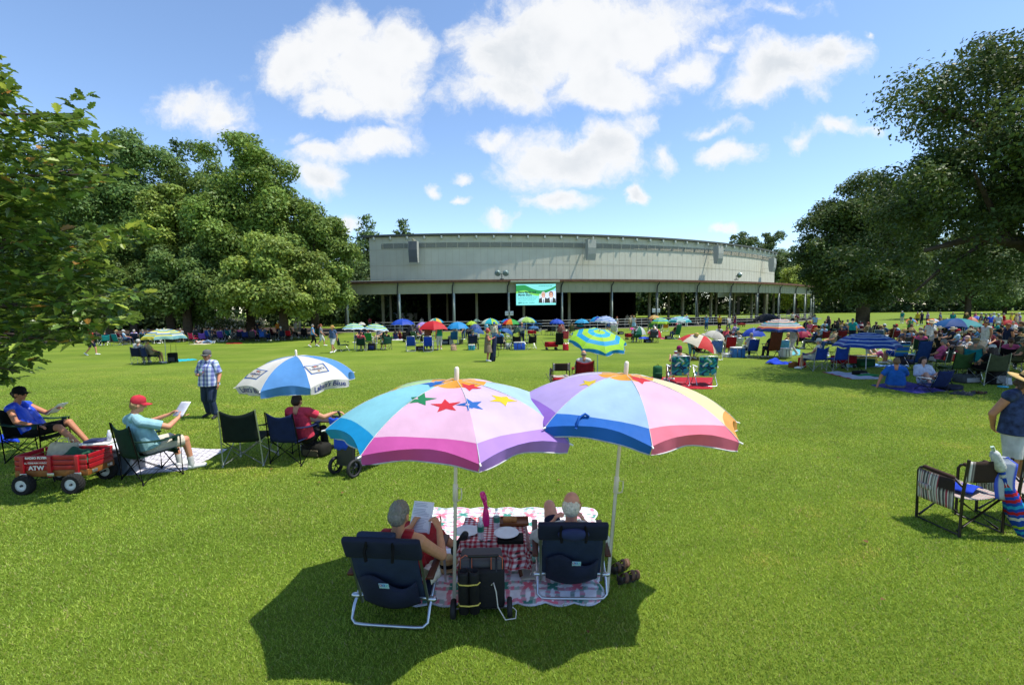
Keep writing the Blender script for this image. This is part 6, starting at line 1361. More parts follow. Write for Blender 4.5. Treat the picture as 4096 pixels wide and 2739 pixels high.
def label_patch(x, y, th0=None):
    th, t = find_spot(cp3, pbse, x, y); rr = lambda w_, h_, z, c, nm: decal(cp3, can3, nm, [((i / 8 - .5) * w_, (j / 8 - .5) * h_) for j in range(9) for i in range(9)], [(j * 9 + i, j * 9 + i + 1, (j + 1) * 9 + i + 1, (j + 1) * 9 + i) for j in range(8) for i in range(8)], canvas(c), th, t, z)
    rr(.36, .30, .004, '3268b4', 'label_border'); rr(.31, .25, .006, 'c8bc8c', 'label_edge'); rr(.29, .23, .008, 'd8d6ce', 'label_field')
    vs, fs = text_mesh("Labatt's", .085, 'CENTER', .002); decal(cp3, can3, 'lettering', [(v.x, v.y) for v in vs], fs, canvas('2a3870'), th, t, .011)
    for dx, c in ((-.035, '5a5850'), (.035, '5a5850'), (0, 'b83a30')): decal(cp3, can3, 'crest', [(dx + .028 * math.cos(a), .075 + .022 * math.sin(a)) for a in np.linspace(0, 2 * PI, 10, endpoint=False)], [tuple(range(10))], canvas(c), th, t, .011 if c != 'b83a30' else .013)
    decal(cp3, can3, 'crest', [(.02 * math.cos(a), -.075 + .02 * math.sin(a)) for a in np.linspace(0, 2 * PI, 10, endpoint=False)], [tuple(range(10))], canvas('a8743a'), th, t, .011)
    vs, fs = text_mesh("BLUE PILSENER", .022, 'CENTER', 0); decal(cp3, can3, 'lettering', [(v.x, v.y - .045) for v in vs], fs, canvas('77745e'), th, t, .011)
label_patch(584, 856); label_patch(724, 846)
def val_text(k, s, size, q0):
    vs, fs = text_mesh(s, size, 'CENTER', .002); out = []
    for v in vs:
        i = q0 + v.x / (2 * cp3.R * math.sin(PI / 8)); e = cp3.gore(k, i, 1.0); o = Vector((*cp3.rib(k, 1).lerp(cp3.rib(k + 1, 1), i).xy.normalized(), 0)); dr = .075 - v.y; wv = .3 * .17 * math.sin(i * 9 + ((k * 1.7) % 3) * 3) * dr / (.17 * (.72 + .28 * max(0, math.sin(PI * i)) ** .5)); out.append(cp3.M.to_3x3() @ Vector((0, 0, -dr)) + e + o * (-.25 * dr + wv + .008))
    b = MB(); b.add(out, fs, 0, False); b.build('lettering', canvas('2a3c8c'), can3)
val_text(0, "Labatt's Blue", .13, .5); val_text(6, "Labatt's Blue", .13, .5)
def cart():
    p = Dp(800, 1094); t = thing('rolling_cart', (p.x - .06, p.y + .2, 0), 'black folding rolling cart with a mesh basket and blue jacket over its handle', 'cart', None, math.radians(-28)); BKP = plas('1e2024', .5)
    for x, y in ((-.21, -.1), (.21, -.1)):
        b = MB(); b.lathe([(.1, -.02), (.142, -.025), (.15, 0), (.142, .025), (.1, .02), (.118, 0)], 26, c=(x, y, .15), R=Matrix.Rotation(PI / 2, 3, 'Y')); wl = b.build('wheel', plas('17181a', .7), t)
        for k in range(6): b = MB(); a = k * PI / 3; b.tube([(x, y, .15), (x, y + .11 * math.cos(a), .15 + .11 * math.sin(a))], .009, 6); b.build('spoke', BKP, wl)
    for x in (-.12, .12): b = MB(); b.lathe([(.01, -.015), (.05, -.015), (.055, 0), (.05, .015), (.01, .015)], 16, c=(x, .55, .055), R=Matrix.Rotation(PI / 2, 3, 'Y')); b.build('caster', BKP, t)
    b = MB(); b.box((0, .24, .16), (.4, .62, .03), bev=.008); b.build('platform', plas('3a4048'), t); b = MB(); b.box((0, -.06, .47), (.38, .05, .58), bev=.02, R=Matrix.Rotation(-.1, 3, 'X')); b.build('back_panel', BKP, t)
    for s in (-1, 1): b = MB(); b.tube([(s * .19, -.08, .15), (s * .19, -.02, .8), (s * .17, -.12, .98)], .012, 7); b.build('upright', BKP, t)
    b = MB(); b.cap((-.2, -.13, .98), (.2, -.13, .98), .02, .02, 10); b.cap((-.02, -.13, .98), (-.02, -.17, 1.08), .012, .02, 8); b.build('handle', BKP, t)
    b = MB()
    for k in range(9):
        z = .22 + k * .045; b.tube([(-.18, 0, z), (-.18, .38, z), (.18, .38, z), (.18, 0, z)], .004, 4)
    for k in range(8): x = -.18 + k * .0515; b.tube([(x, .38, .2), (x, .38, .6)], .004, 4)
    b.build('basket', metal('3a3c40'), t)
    o = t.location; b = MB(); b.grid(lambda i, j: V3((i - .5) * .34 * (1 - .15 * j) + .02 * math.sin(j * 11), -.03 - .05 * math.cos(3 * i) + .14 * abs(j - .35) - .16, 1.0 - .62 * abs(j - .35) * 1.4 + .012 * math.sin(i * 17)), 12, 16, thick=.01); tag(b.build('jacket', mat('blue_jacket', '1d4ac0', rough=.8, noise=.2, bump=.3, bscale=14), None, loc=o, rz=math.radians(-28)), 'royal blue jacket hung over the handle of the rolling cart', 'jacket')
cart()
table('brown folding table in front of the woman in coral', pn + Vector((.25, .75, 0)), -.2, (.9, .5), .6, '7a4a34', '6a4030')
duffel('black and tan soft bag on the grass between the navy chair and the cart', Dp(725, 1042), -.3, '26241f', (.5, .3, .24), trim='5a5440')

# ================================================================== right edge
def director(label, loc, rz):
    t = thing('director_chair', loc, label, 'chair', 'striped director chairs at the right edge', rz); FR = plas('231a16', .4); CB = mat('brown_canvas', '3a241a', rough=.85, noise=.2, bump=.2)
    stp = [(.62, .58, .52), (.05, .05, .05), (.5, .46, .4), (.32, .03, .06), (.66, .62, .56), (.07, .05, .05), (.3, .26, .22)]
    sc = lambda f: stp[int(f * 7) % 7]
    for s in (-1, 1):
        b = MB(); b.tube([(s * .28, -.24, 0), (s * .28, -.25, .48), (s * .28, -.3, .93)], .0165, 8); b.build('back_post', FR, t)
        b = MB(); b.tube([(s * .28, .28, 0), (s * .28, .28, .62), (s * .28, .25, .665), (s * .28, .2, .68), (s * .28, -.16, .66), (s * .28, -.25, .6)], .0165, 8); b.build('front_post', FR, t)
        b = MB(); b.cap((s * .28, .2, .685), (s * .28, -.14, .67), .026, .026, 10); b.build('armrest', CB, t); b = MB(); b.tube([(s * .28, -.24, .02), (s * .28, .28, .02)], .012, 6); b.build('runner', FR, t)
        b = MB(); b.tube([(s * .27, .26, .05), (-s * .27, .24, .42)], .014, 6); b.build('cross_brace', FR, t); b = MB(); b.tube([(s * .27, -.2, .05), (-s * .27, -.22, .42)], .014, 6); b.build('cross_brace', FR, t)
    b = MB(); b.grid(lambda i, j: V3((i - .5) * .58, -.285 - .03 * math.sin(PI * i) - .02 * j, .66 + .25 * j), 42, 6, thick=.012, col=lambda i, j: sc(i * 10 % 1 if False else (i * 8)) if (i < .13 or i > .87) else (.035, .02, .014)); b.build('backrest', VC, t)
    b = MB(); b.grid(lambda i, j: V3((i - .5) * .56, .27 - .5 * j, .45 - .03 * math.sin(PI * i)), 56, 8, thick=.012, col=lambda i, j: sc(i * 8)); b.build('seat', VC, t)
    for s in (-1,):
        b = MB(); b.grid(lambda i, j: V3(s * (.30 + .03 * math.sin(PI * i) * math.sin(PI * j)), .24 - .42 * i, .66 - .36 * j), 40, 8, thick=.02, col=lambda i, j: sc(i * 4.2) if (j > .42 or (i < .62 and j > .1)) else (.03, .02, .016)); pk_ = b.build('arm_pocket', VC, t); b = MB(); b.grid(lambda i, j: V3(s * (.325 + .02 * math.sin(PI * i)), .23 - .24 * i, .5 - .06 * j), 20, 3, thick=.01, col=lambda i, j: sc(i * 3)); b.build('pocket_flap', VC, pk_)
    return t
pd = (Dp(2190, 1225) + Dp(2306, 1228)) / 2; dc = Vector((pd.x, pd.y, 0)) + Matrix.Rotation(math.radians(6), 3, 'Z') @ Vector((0, .25, 0)); director('striped brown director chair with arm pockets, wholly in view at the right', dc, math.radians(6)); director('second striped director chair, cut by the right edge of the photo', dc + Vector((.86, .1, 0)), math.radians(-4))
STU = ['1c4cb4', '2aa6d0', '1c4cb4', 'a8cc2c', '1c4cb4', '1c4cb4', 'd8d8d4', '1c4cb4', 'c02430', '1c4cb4', '2aa6d0', '1c4cb4', 'c02430', '1c4cb4', 'c02430', '1c4cb4', '2aa6d0', 'c02430', '1c4cb4', '1c4cb4', 'd8d8d4', '1c4cb4', '3a8a4a', '6a1424']
foot = Dp(2350, 1236); top = AT(2272 * 1.7468, 1022 * 1.7468, foot.y + .04); dr = top - foot; t = thing('folded_umbrella', foot, 'folded blue umbrella with red and green stripes leaning on the director chairs', 'umbrella')
b = MB(); n = len(STU); prof = lambda f: .03 + .055 * math.sin(PI * min(1, f * 1.15 + .12)) ** .8
cs_ = []
for i, c in enumerate(STU):
    if c not in cs_: cs_.append(c)
    x, y, d_ = frame(dr); vs = []
    for f in (i / n, (i + 1) / n):
        f2 = .06 + f * .74; r_ = prof(f)
        vs += [dr * f2 + (x * math.cos(2 * PI * k / 20) + y * math.sin(2 * PI * k / 20)) * r_ * (1 + .16 * math.sin(k * 2.5 + f * 9)) for k in range(20)]
    b.add(vs, [(k, (k + 1) % 20, 20 + (k + 1) % 20, 20 + k) for k in range(20)], cs_.index(c))
b.build('canopy', [fab(c) for c in cs_], t); b = MB(); b.cap(dr * .78, dr * .92, .06, .045, 16, 2); b.build('sleeve', mat('silver_sleeve', 'b8bab4', rough=.5, noise=.3, scale=30, bump=.4, bscale=60), t); b = MB(); b.tube([dr * .0, dr], .018, 8); b.build('pole', plas('bcd0c0'), t)
pj = dc + Matrix.Rotation(math.radians(6), 3, 'Z') @ Vector((.13, -.34, .93)); b = MB(); b.grid(lambda i, j: V3((i - .5) * .10 * (1 + .5 * j) + .02 * math.sin(j * 7), .05 * math.cos(3 * i) + (.07 if j < .3 else -.02) , -.62 * max(0, j - .25) + .02 * math.sin(PI * min(1, j * 4))), 10, 16, thick=.008, col=lambda i, j: (.05, .09, .5) if i < .3 or i > .85 else (.45, .47, .52)); tag(b.build('towel', VC, None, loc=pj, rz=math.radians(6)), 'blue edged grey towel hanging over the back of the director chair', 'towel')
b = MB(); b.grid(lambda i, j: V3((i - .5) * .34, (j - .5) * .3, .05 + .05 * math.sin(PI * i) * math.sin(3 * j + 1)), 10, 10, thick=.01); tag(b.build('cloth', fab('royal'), None, loc=dc + Vector((0, .0, .44)), rz=.5), 'royal blue cloth crumpled on the seat of the director chair', 'cloth')
J = J_stand(); J.update(el=[V3(-.26, -.08, 1.13), V3(.27, -.14, 1.14)], wr=[V3(-.2, -.16, .92), V3(.14, -.2, .95)], face=V3(-.15, 1, -.45), hd=V3(-.02, .06, 1.6))
wp = Vector((7.1, 6.5, 0)); BT = mat('batik', '2c3a5c', rough=.85, noise=.75, scale=14, bump=.1)
person('person in a straw hat, dark patterned top and white shorts at the right edge', wp, PI + .25, J=J, key='strawlady', shirt='navy', shirt_m=BT, sleeve=.12, hem=.07, pants='white', leg=.9, hair=('bob', '4a3a2c'), hat=('sun', 'd0b070'), skin='b07a5a', shoes='tan', fat=1.2, detail=True, voxel=.009, infl=.02, loose=2.2, scale=1.0)
# ================================================================== the crowd on the lawn
CROP = dict(A=(1300, 1230, .2559), B=(1850, 1230, .2559), C=(2400, 1230, .2559), D=(2900, 1230, .2559), E=(3400, 1230, .2968), F=(0, 1230, .2985), G=(650, 1230, .2985), H=(2950, 1250, .1706), I=(3150, 1300, .2132), K=(3600, 1250, .2232), R=(2000, 1400, .4264))
def O(c, x, y): a = CROP[c]; return a[0] + x * a[2], a[1] + y * a[2]
def gp(c, x, y): return G(*O(c, x, y))
dg = math.radians
def U(c, ax, ay, hw, ry, by, bands, label, tilt=(0, 0), bx=None, hand=False, val=None, n=8, off=.2, group='sun umbrellas across the lawn', pole='c8ccd0'):
    b = gp(c, bx if bx is not None else ax, by); d = b.y; s = CROP[c][2]
    zt = AT(*O(c, ax, ay), d).z; zr = AT(*O(c, ax, ry), d).z; R = hw * s / FPX * d * 1.02; zr = min(zr, zt - .22 * R)
    umbrella(label, b, R, zr, zt, bands, n=n, off=off, tilt=(dg(tilt[0]), dg(tilt[1])), hand=hand, val=val, group=group, pole=pole, res=4, pole_r=.02)
STR1 = striped(['b8d84a', 'd8e0a0', '3cb0c8', 'a8d040', 'e0e4d0', '2a9ad0', 'a8d040', 'd0e4c0', '30a8d4', 'f0f0ec'])
U('A', 460, 245, 178, 342, 660, STR1, 'lime and teal striped umbrella, left one of the striped pair', bx=464)
U('A', 795, 255, 190, 352, 655, STR1, 'lime and teal striped umbrella, right one of the striped pair', (0, 7), bx=810)
U('A', 578, 228, 64, 275, 400, panels('d4d2cc'), 'small off white umbrella behind the striped pair', hand=True)
U('A', 1220, 176, 184, 272, 480, panels('2450c0', '2450c0', '2450c0', 'd4d6da', 'd4d6da', '2450c0', '2450c0', '2450c0'), 'royal blue umbrella with a white panel, in front of the left columns')
U('A', 1365, 283, 104, 388, 530, panels('1c1d20'), 'black umbrella left of the big red one', (0, -8), hand=True)
U('A', 1530, 228, 105, 305, 470, panels('a88cd4', 'b89ae0'), 'lavender umbrella half behind the big red one', hand=True)
U('A', 1740, 166, 122, 240, 440, panels('e0b838', '2a9ac8', 'd8dcdc', '2a9a8a'), 'gold, white and teal umbrella behind the big red one')
U('A', 1735, 206, 248, 345, 665, panels('d02c34', 'c8242e'), 'big red umbrella with two people standing under it', bx=1700, n=6)
U('A', 2080, 222, 172, 334, 575, panels('2a96d8', '2a96d8', '2a6cb8'), 'bright blue umbrella right of the big red one')
U('B', 145, 210, 92, 272, 470, panels('a8c828', 'b8d83a'), 'lime green umbrella behind the slate blue one')
U('B', 220, 180, 62, 222, 380, panels('2a5a52', '8aa89a'), 'small dark green umbrella farthest back among the middle umbrellas')
U('B', 205, 255, 96, 335, 560, panels('4a5f96'), 'slate blue umbrella between the bright blue and the lime ones')
U('B', 240, 323, 108, 400, 580, panels('2f5a92', '3a68a4'), 'steel blue low umbrella under the slate blue one', (0, 10), hand=True)
U('B', 480, 168, 142, 246, 480, panels('a0cc3a', '2a9ac4', 'd8dcc8', '2ab0c8'), 'green, teal and white panelled umbrella left of the rainbow one', val=.1, bx=440)
U('B', 465, 246, 52, 290, 420, panels('1f8f8a'), 'small teal umbrella under the green and white panelled one', hand=True)
U('B', 695, 178, 100, 235, 430, panels('2a9ad8', '2a50c4'), 'blue umbrella behind the rainbow one')
U('B', 740, 178, 136, 266, 560, panels('28a040', '28a040', '2f6ac4', 'd84a28', 'e88a20', 'e0c020', 'd83028', 'e88a20'), 'rainbow panelled umbrella in the middle of the lawn', bx=760)
U('B', 995, 148, 148, 218, 540, panels('a8cc6a', '2a9ad8', '3a6ac0', 'd8dcd8', 'e07a30', 'e07a30', 'c8d8d4', 'a8cc6a'), 'orange, mint and lime umbrella right of the rainbow one', val=.12, bx=1005)
U('B', 680, 322, 118, 395, 600, panels('2f5f9e', '3468a8'), 'navy blue umbrella tilted low under the rainbow one', (-4, 22), hand=True)
U('B', 890, 298, 112, 380, 600, panels('2e4a3c', '34523f'), 'dark green umbrella tilted left beside the bald man', (0, -18), hand=True)
U('B', 1112, 282, 94, 330, 500, panels('2f5f92', '3a74a8'), 'steel blue umbrella over the red wagon at the rails', hand=True)
U('B', 1468, 178, 116, 242, 480, panels('2a54c4', '2a54c4', '3a6ad0'), 'royal blue umbrella alone before the dark stage', val=.1, bx=1475)
U('B', 1865, 178, 122, 244, 500, panels('2aa8d8', '2a98cc'), 'cyan umbrella right of the royal blue one')
U('B', 1545, 280, 76, 375, 520, panels('8a5a4e', '7a4e44'), 'brown parasol below the royal blue umbrella', (12, 0), hand=True)
U('B', 1840, 262, 106, 335, 500, rings((0, .2, '6a5a40'), (.2, .4, '2a8a8a'), (.4, .6, '1f3a34'), (.6, .8, '8a5a40'), (.8, 1, '1f4a44')), 'dark teal and brown ringed umbrella under the cyan one', (14, 0), hand=True)
U('B', 2110, 140, 134, 225, 500, panels('2a9ad8', '2244b0'), 'two tone blue umbrella left of the white striped one')
BWS = striped(['d8e0ea', '3a7ac8', 'd8e0ea', '2a66bc', 'd8e0ea', '3a7ac8', 'd8e0ea', '3a7ac8', 'd0d8e4'])
U('B', 2222, 132, 180, 226, 520, BWS, 'blue and white striped umbrella tilted right, before the dark stage', (0, 4), val=.12, bx=2240)
GBR = rings((0, .16, 'b0e03a'), (.16, .32, '2ab8e8'), (.32, .5, 'b0e03a'), (.5, .7, '22a8e0'), (.7, 1, 'a4dc34'))
def big_green():
    b = AT(2390, 1540, 17.0); b.z = 0; R = 227 / 2 / FPX * 17.0 * 1.03
    umbrella('lime and turquoise ringed umbrella tilted to show its top, mid lawn', b, R, 1.52, 1.9, GBR, n=8, off=.1, tilt=(dg(20), dg(6)), val=.13, valc=lambda k: '1f90d0', trim=.006, pole='b4c8bc', res=6, pole_r=.02, group='sun umbrellas across the lawn')
big_green()
U('C', 850, 118, 98, 178, 420, panels('d8a468', 'd0b46a'), 'peach coloured umbrella at the rails')
U('C', 955, 155, 148, 243, 470, rings((0, .25, 'a8d84a'), (.25, .42, '2a90cc'), (.42, .6, 'a8d84a'), (.6, .78, '28a8cc'), (.78, 1, 'a0d040')), 'lime and blue ringed umbrella in front of the peach one', val=.1, bx=945)
def floral(k): return [(i / 6, (i + 1) / 6, ['c8dce0', '3aa8b4', '9ad4d0', '6a74c0', 'cfe4e2', '38b0b0'][(i * 5 + k * 3) % 6]) for i in range(6)]
U('C', 1265, 138, 172, 212, 480, floral, 'turquoise and white floral umbrella near the right columns', val=.14, bx=1240)
U('C', 210, 205, 68, 252, 400, panels('d83a9a', '5a5ad0', 'd83a9a', '4a70d0'), 'small pink and violet umbrella held near the rails', hand=True)
U('C', 480, 305, 52, 350, 470, panels('e03a94', 'd87ac0', '6a7ad0'), 'pink parasol tilted sideways behind the green and white one', (0, 45), hand=True)
U('C', 605, 292, 122, 410, 545, panels('d8dcd8', '1f7a5c'), 'green and white panelled umbrella low over a chair', (8, 4), hand=True)
U('C', 855, 325, 122, 440, 545, panels('d83040', 'e0d8d8'), 'red and white panelled umbrella tilted over a chair, mid lawn', (6, 20), hand=True)
U('C', 1570, 428, 335, 640, 800, panels('e4dcc4', 'd83838'), 'big red and cream golf umbrella tilted down to the right', (4, 22), hand=True, n=8, off=.35)
U('C', 1780, 358, 178, 490, 700, panels('d4d0c4', 'b8b6ae'), 'white and grey umbrella behind the red and cream one', (2, 20), hand=True)
U('C', 2010, 415, 82, 470, 640, panels('2e2c2c'), 'small charcoal umbrella right of the white and grey one', hand=True)
U('D', 440, 318, 170, 445, 700, panels('2848b8', '3458c8'), 'royal blue umbrella over a blue lawn chair on the right', (3, -2), hand=True)
U('D', 650, 95, 196, 205, 330, panels('26262a', '2c2c30'), 'black double canopy umbrella at the rails on the right', (0, -3), hand=True)
BEACH = striped(['d8d4dc', '3a4a9a', 'd87a3a', 'd8d8d8', 'd8c8b8', '28324e', 'd8d8dc', 'e08a3a', '3a9aa8', '2a8a94', 'd8d8dc', '28406a', 'd8d4cc', 'e0943a', 'd85a4a', '28488a'])
U('D', 880, 178, 340, 345, 780, BEACH, 'big rainbow striped beach umbrella among the seated crowd', val=.12, bx=850)
U('D', 1200, 338, 145, 460, 640, panels('b82c50', 'a82446'), 'crimson umbrella right of the big striped one', (4, 2), hand=True)
U('D', 1990, 230, 96, 315, 470, panels('3a5a90', '3a5a90', 'c8b040'), 'blue and yellow umbrella left of the oak trunk', (0, 12), hand=True)
BST = striped(['3a70d0', '1f50b0', 'b8d0ea', '1c48a8', '2a60c4', 'b0c8e8', '1c48a8', 'a8c4e8', '2456bc', '1c48a8', 'a8c4e8', '2456bc', '1c48a8', 'a8c4e8', '1c48a8'])
U('D', 2240, 388, 440, 600, 960, BST, 'big blue umbrella with thin white stripes over the right crowd', val=.08, bx=2200)
U('E', 1450, 143, 282, 258, 500, panels('1f6a84', '1f5a94', '1c4a8a', '1f8a8e'), 'blue and teal beach umbrella in the shade of the big oak', val=.06, bx=1425, off=.4)
for x, y, hw, ry, by, cs, lab in [(820, 150, 70, 195, 262, ('e08030', '3a8ad0', 'e08a3a'), 'small orange and blue umbrella far under the oak boughs, left one'), (1120, 150, 78, 190, 262, ('e0702c', 'c8d0e0', 'e08030'), 'small orange and white umbrella far under the oak boughs, right one'),
        (1620, 125, 80, 190, 290, ('d86a58', 'e09a80', 'd8605a'), 'coral umbrella behind the blue and teal one'), (1705, 115, 62, 160, 280, ('4a68d0', '6a80d8'), 'violet blue umbrella far right, beyond the coral one'), (1850, 120, 72, 162, 285, ('d8409a', '3ab08a', 'e0d8dc', 'd8409a'), 'pink and green umbrella far right under the boughs'),
        (2130, 165, 100, 240, 330, ('b8282c', 'a02024'), 'dark red umbrella at the far right edge'), (2010, 235, 60, 275, 345, ('1f8a7a',), 'small green umbrella beside the dark red one')]:
    U('E', x, y, hw, ry, by, panels(*cs), lab, (0, 8), hand=by < 350 and hw < 75)
for x, lab in ((1530, 'pink striped half dome shelter under the teal umbrella, left one'), (1690, 'pink striped half dome shelter under the teal umbrella, right one')): U('E', x, 262, 78, 330, 372, striped(['c87a74', 'd8aca4'] * 5), lab, (35, -10), hand=True)
U('G', 50, 285, 258, 398, 745, lambda k: [(i / 9, (i + 1) / 9, ['d8cc4a', '5a90b4', 'e0dcc0', '7ab0b8', 'd4d04a', 'dcd8c8', '4a88b0', 'd8d040', '8ab8b0'][(i + k * 4) % 9]) for i in range(9)], 'yellow and blue patterned umbrella on the left lawn', val=.12, bx=50)
U('G', 1345, 288, 62, 322, 430, panels('2a5cc0', '3068cc'), 'small blue umbrella in the shade of the left trees', hand=True)
# closed umbrellas
def closed(c, x, y0, y1, cols, label):
    b = gp(c, x, y1); t = thing('closed_umbrella', b, label, 'umbrella'); h = AT(*O(c, x, y0), b.y).z; m = MB()
    for i in range(6): m.lathe([(.04 + .17 * (1 - abs(.35 - i / 6)), h * (1 - i * .1)), (.04 + .17 * (1 - abs(.35 - (i + 1) / 6)), h * (.9 - i * .1))], 12, m=i % len(cols))
    m.build('canopy', [fab(q) for q in cols], t); m = MB(); m.tube([(0, 0, 0), (0, 0, h + .1)], .02, 6); m.build('pole', plas('d0d0cc'), t)
closed('B', 375, 255, 470, ['d8dce0', '3aa0d4'], 'closed blue and white umbrella standing left of the woman in white'); closed('D', 2110, 235, 470, ['6e1428', 'd0c8c4', '6e1428'], 'closed dark red umbrella with white bands, left of the oak trunk')

LM = [(665, 1340, 'the yellow patterned umbrella'), (778, 1372, 'the hot pink chair'), (1051, 1325, 'the small blue umbrella'), (1154, 1360, 'the silver legged chair'), (930, 1350, 'the blossoming shrubs'), (816, 1365, 'the purple chair'), (430, 1370, 'the hanging oak leaves'), (987, 1367, 'the towel draped navy chair'),
 (3473, 1370, 'the blue striped umbrella'), (3830, 1300, 'the teal umbrella'), (3492, 1310, 'the oak trunk'), (3719, 1400, 'the white shirted man'), (3938, 1400, 'the woman in white'), (3946, 1500, 'the olive chair'), (3812, 1490, 'the moss green chair'), (3661, 1450, 'the denim blue high chair'), (3616, 1395, 'the straw hatted pair'), (3207, 1340, 'the crimson umbrella'), (3289, 1360, 'the maroon chair'), (4032, 1290, 'the dark red umbrella'), (3586, 1440, 'the striped beach chair'), (3880, 1280, 'the coral umbrella'), (3651, 1285, 'the left orange umbrella'), (3735, 1285, 'the right orange umbrella')]
_used = set()
def where(c, x, y, head):
    """head plus the nearest landmark and the side of it; never twice the same"""
    u, v = O(c, x, y)
    for U_, V_, nme in sorted(LM, key=lambda q: (q[0] - u) ** 2 + 6 * (q[1] - v) ** 2):
        du, dv = u - U_, v - V_
        rel = ('behind' if dv < 0 else 'in front of') if abs(du) < 22 else ('left of' if du < 0 else 'right of') if abs(dv) < 18 else ('back left of' if dv < 0 else 'front left of') if du < 0 else ('back right of' if dv < 0 else 'front right of')
        q = '%s %s %s' % (head, rel, nme)
        if q not in _used: _used.add(q); return q
nm = lambda q: q.replace('dark', 'dark ').replace('lightblue', 'light blue').replace('skyblue', 'sky blue').replace('royal', 'royal blue')
# ------------------------------------------------------------------ seats: chair kind, colour, facing, sitter
SC = dict(pose='sit', fat=1.08)
def sit(c, x, y, kind, col, rz, label, who=None, fr=None, sc=1.0):
    """a chair whose feet stand at a place of the photo, with its sitter"""
    p = gp(c, x, y); r = dg(rz)
    if kind == 'quad': quad_chair(label, p, r, col, fr or random.choice(['2a2b2e', 'b8bcb8']), scale=1.06 * sc)
    elif kind == 'lawn': beach_chair(label, p, r, col, seat=.4, rec=.3, top=.62, fr=fr or 'c8ccd0', scale=1.05 * sc)
    elif kind == 'low': beach_chair(label, p, r, col, seat=.22, rec=.42, top=.58, fr=fr or 'c8ccd0', scale=sc)
    elif kind == 'tall': beach_chair(label, p, r, col, seat=.42, rec=.26, top=.86, fr=fr or '1e1e20', arm='1e1e20', scale=1.05 * sc)
    if who:
        w = dict(who); lab = w.pop('l'); pose = w.pop('pose', 'low' if kind == 'low' else 'sit')
        person(lab, p + Matrix.Rotation(r, 3, 'Z') @ Vector((0, .05, 0)), r + dg(w.pop('turn', 0)), pose, **w)
def W(l, shirt, pants='khaki', hair='short', hc='greyhair', hat=None, **k): return dict(l=l, shirt=shirt, pants=pants, hair=(hair, hc), hat=hat, **k)
def stand(c, x, y, rz, w, pose='stand'):
    w = dict(w); lab = w.pop('l'); p = gp(c, x, y); person(lab, p, dg(rz), w.pop('pose', pose), **w)
sit('F', 1890, 752, 'quad', 'navy', 10, 'navy camping chair, left of the pair beside the patterned umbrella', W('person in a white cap in the left navy chair by the patterned umbrella', 'white', hat=('cap', 'white')))
sit('F', 2030, 758, 'quad', '1c2c5c', -25, 'navy camping chair, right of the pair beside the patterned umbrella', W('person in a grey cap in the right navy chair by the patterned umbrella', 'khaki', 'olive', hat=('cap', 'darkgrey'), leg=.9))
sit('A', 290, 682, 'quad', '1e4034', -50, 'empty dark green camping chair under the left striped umbrella', fr='b8bcb8')
sit('A', 575, 680, 'quad', 'darkgreen', 8, 'dark green camping chair between the striped umbrellas, towel on its seat', W('person in a pale pink shirt in the dark green chair between the striped umbrellas', 'coral', hc='brown'))
sit('A', 690, 590, 'lawn', '2f8a3a', 5, 'leaf green beach chair behind the striped umbrellas', W('person in a white shirt lounging in the leaf green beach chair', 'white', hc='redhair', pose='low'))
sit('A', 552, 545, 'quad', 'navy', 150, 'navy chair facing the camera under the striped umbrellas', W('person with blonde curls and a blue top facing the camera under the striped umbrellas', 'navy', 'navy', 'bob', 'blonde'))
sit('A', 955, 660, 'quad', '2a5a48', 35, 'green camping chair with a folded cover under the right striped umbrella', W('person in white shorts in the green chair under the right striped umbrella', 'darkgreen', 'white', leg=.9, hc='darkhair'))
sit('A', 850, 560, 'quad', 'darkgreen', 160, 'dark green chair behind the right striped umbrella pole', W('person in a dark cap behind the right striped umbrella pole', 'grey', hat=('cap', 'black')))
sit('A', 1345, 682, 'lawn', 'blue', 12, 'bright blue aluminium beach chair, left of the empty pair'); sit('A', 1615, 686, 'lawn', 'royal', 8, 'royal blue aluminium beach chair, right of the empty pair')
sit('A', 1430, 560, 'lawn', '4a6a48', -30, 'grey green lawn chair under the black umbrella', W('person in a black shirt reclining under the black umbrella', 'black', 'black', hat=('cap', 'black'), turn=-20))
sit('A', 1500, 500, 'quad', 'slate', -60, 'slate chair beside the black umbrella', W('person in a pink blouse seated beside the black umbrella', 'pink', 'white', 'bob', 'blonde'))
sit('A', 2010, 570, 'lawn', '2f6a9e', 15, 'blue lawn chair under the bright blue umbrella', W('person with grey hair and a teal shirt under the bright blue umbrella', 'teal', turn=40))
sit('B', 170, 655, 'quad', 'navy', 0, 'wide navy camping chair behind the small white and teal cooler', W('person in a dark cap and blue shirt in the wide navy chair', 'slate', 'khaki', hat=('cap', '2a4a4a')), sc=1.08)
sit('B', 595, 655, 'quad', '1c2440', -18, 'navy camping chair right of the woman in the tan dress', W('person in a teal cap in the navy chair near the woman in tan', 'skyblue', hat=('cap', 'teal')))
sit('B', 840, 655, 'quad', 'black', 5, 'black camping chair behind the blue cooler', fr='b8bcb8'); sit('B', 1065, 650, 'quad', '1a1a1c', 20, 'black camping chair with a cup holder right of the blue cooler', fr='c8ccd0')
sit('B', 1510, 662, 'tall', 'black', 0, 'black high backed chair beside the red folding wagon', sc=.9); sit('B', 1590, 560, 'lawn', 'coral', 10, 'coral striped lawn chair under the brown parasol')
sit('B', 120, 470, 'quad', 'olive', 150, 'olive chair under the slate blue umbrella', W('person in a grey shirt seated under the slate blue umbrella', 'grey', 'navy'))
sit('B', 620, 470, 'quad', 'darkgreen', 0, 'green chair under the tilted navy umbrella'); sit('B', 730, 480, 'low', 'lightgrey', 60, 'silver low chair under the rainbow umbrella')
sit('B', 560, 400, 'quad', 'blue', 30, 'blue chair behind the rainbow umbrella', W('person in a white shirt behind the rainbow umbrella', 'white', 'navy'))
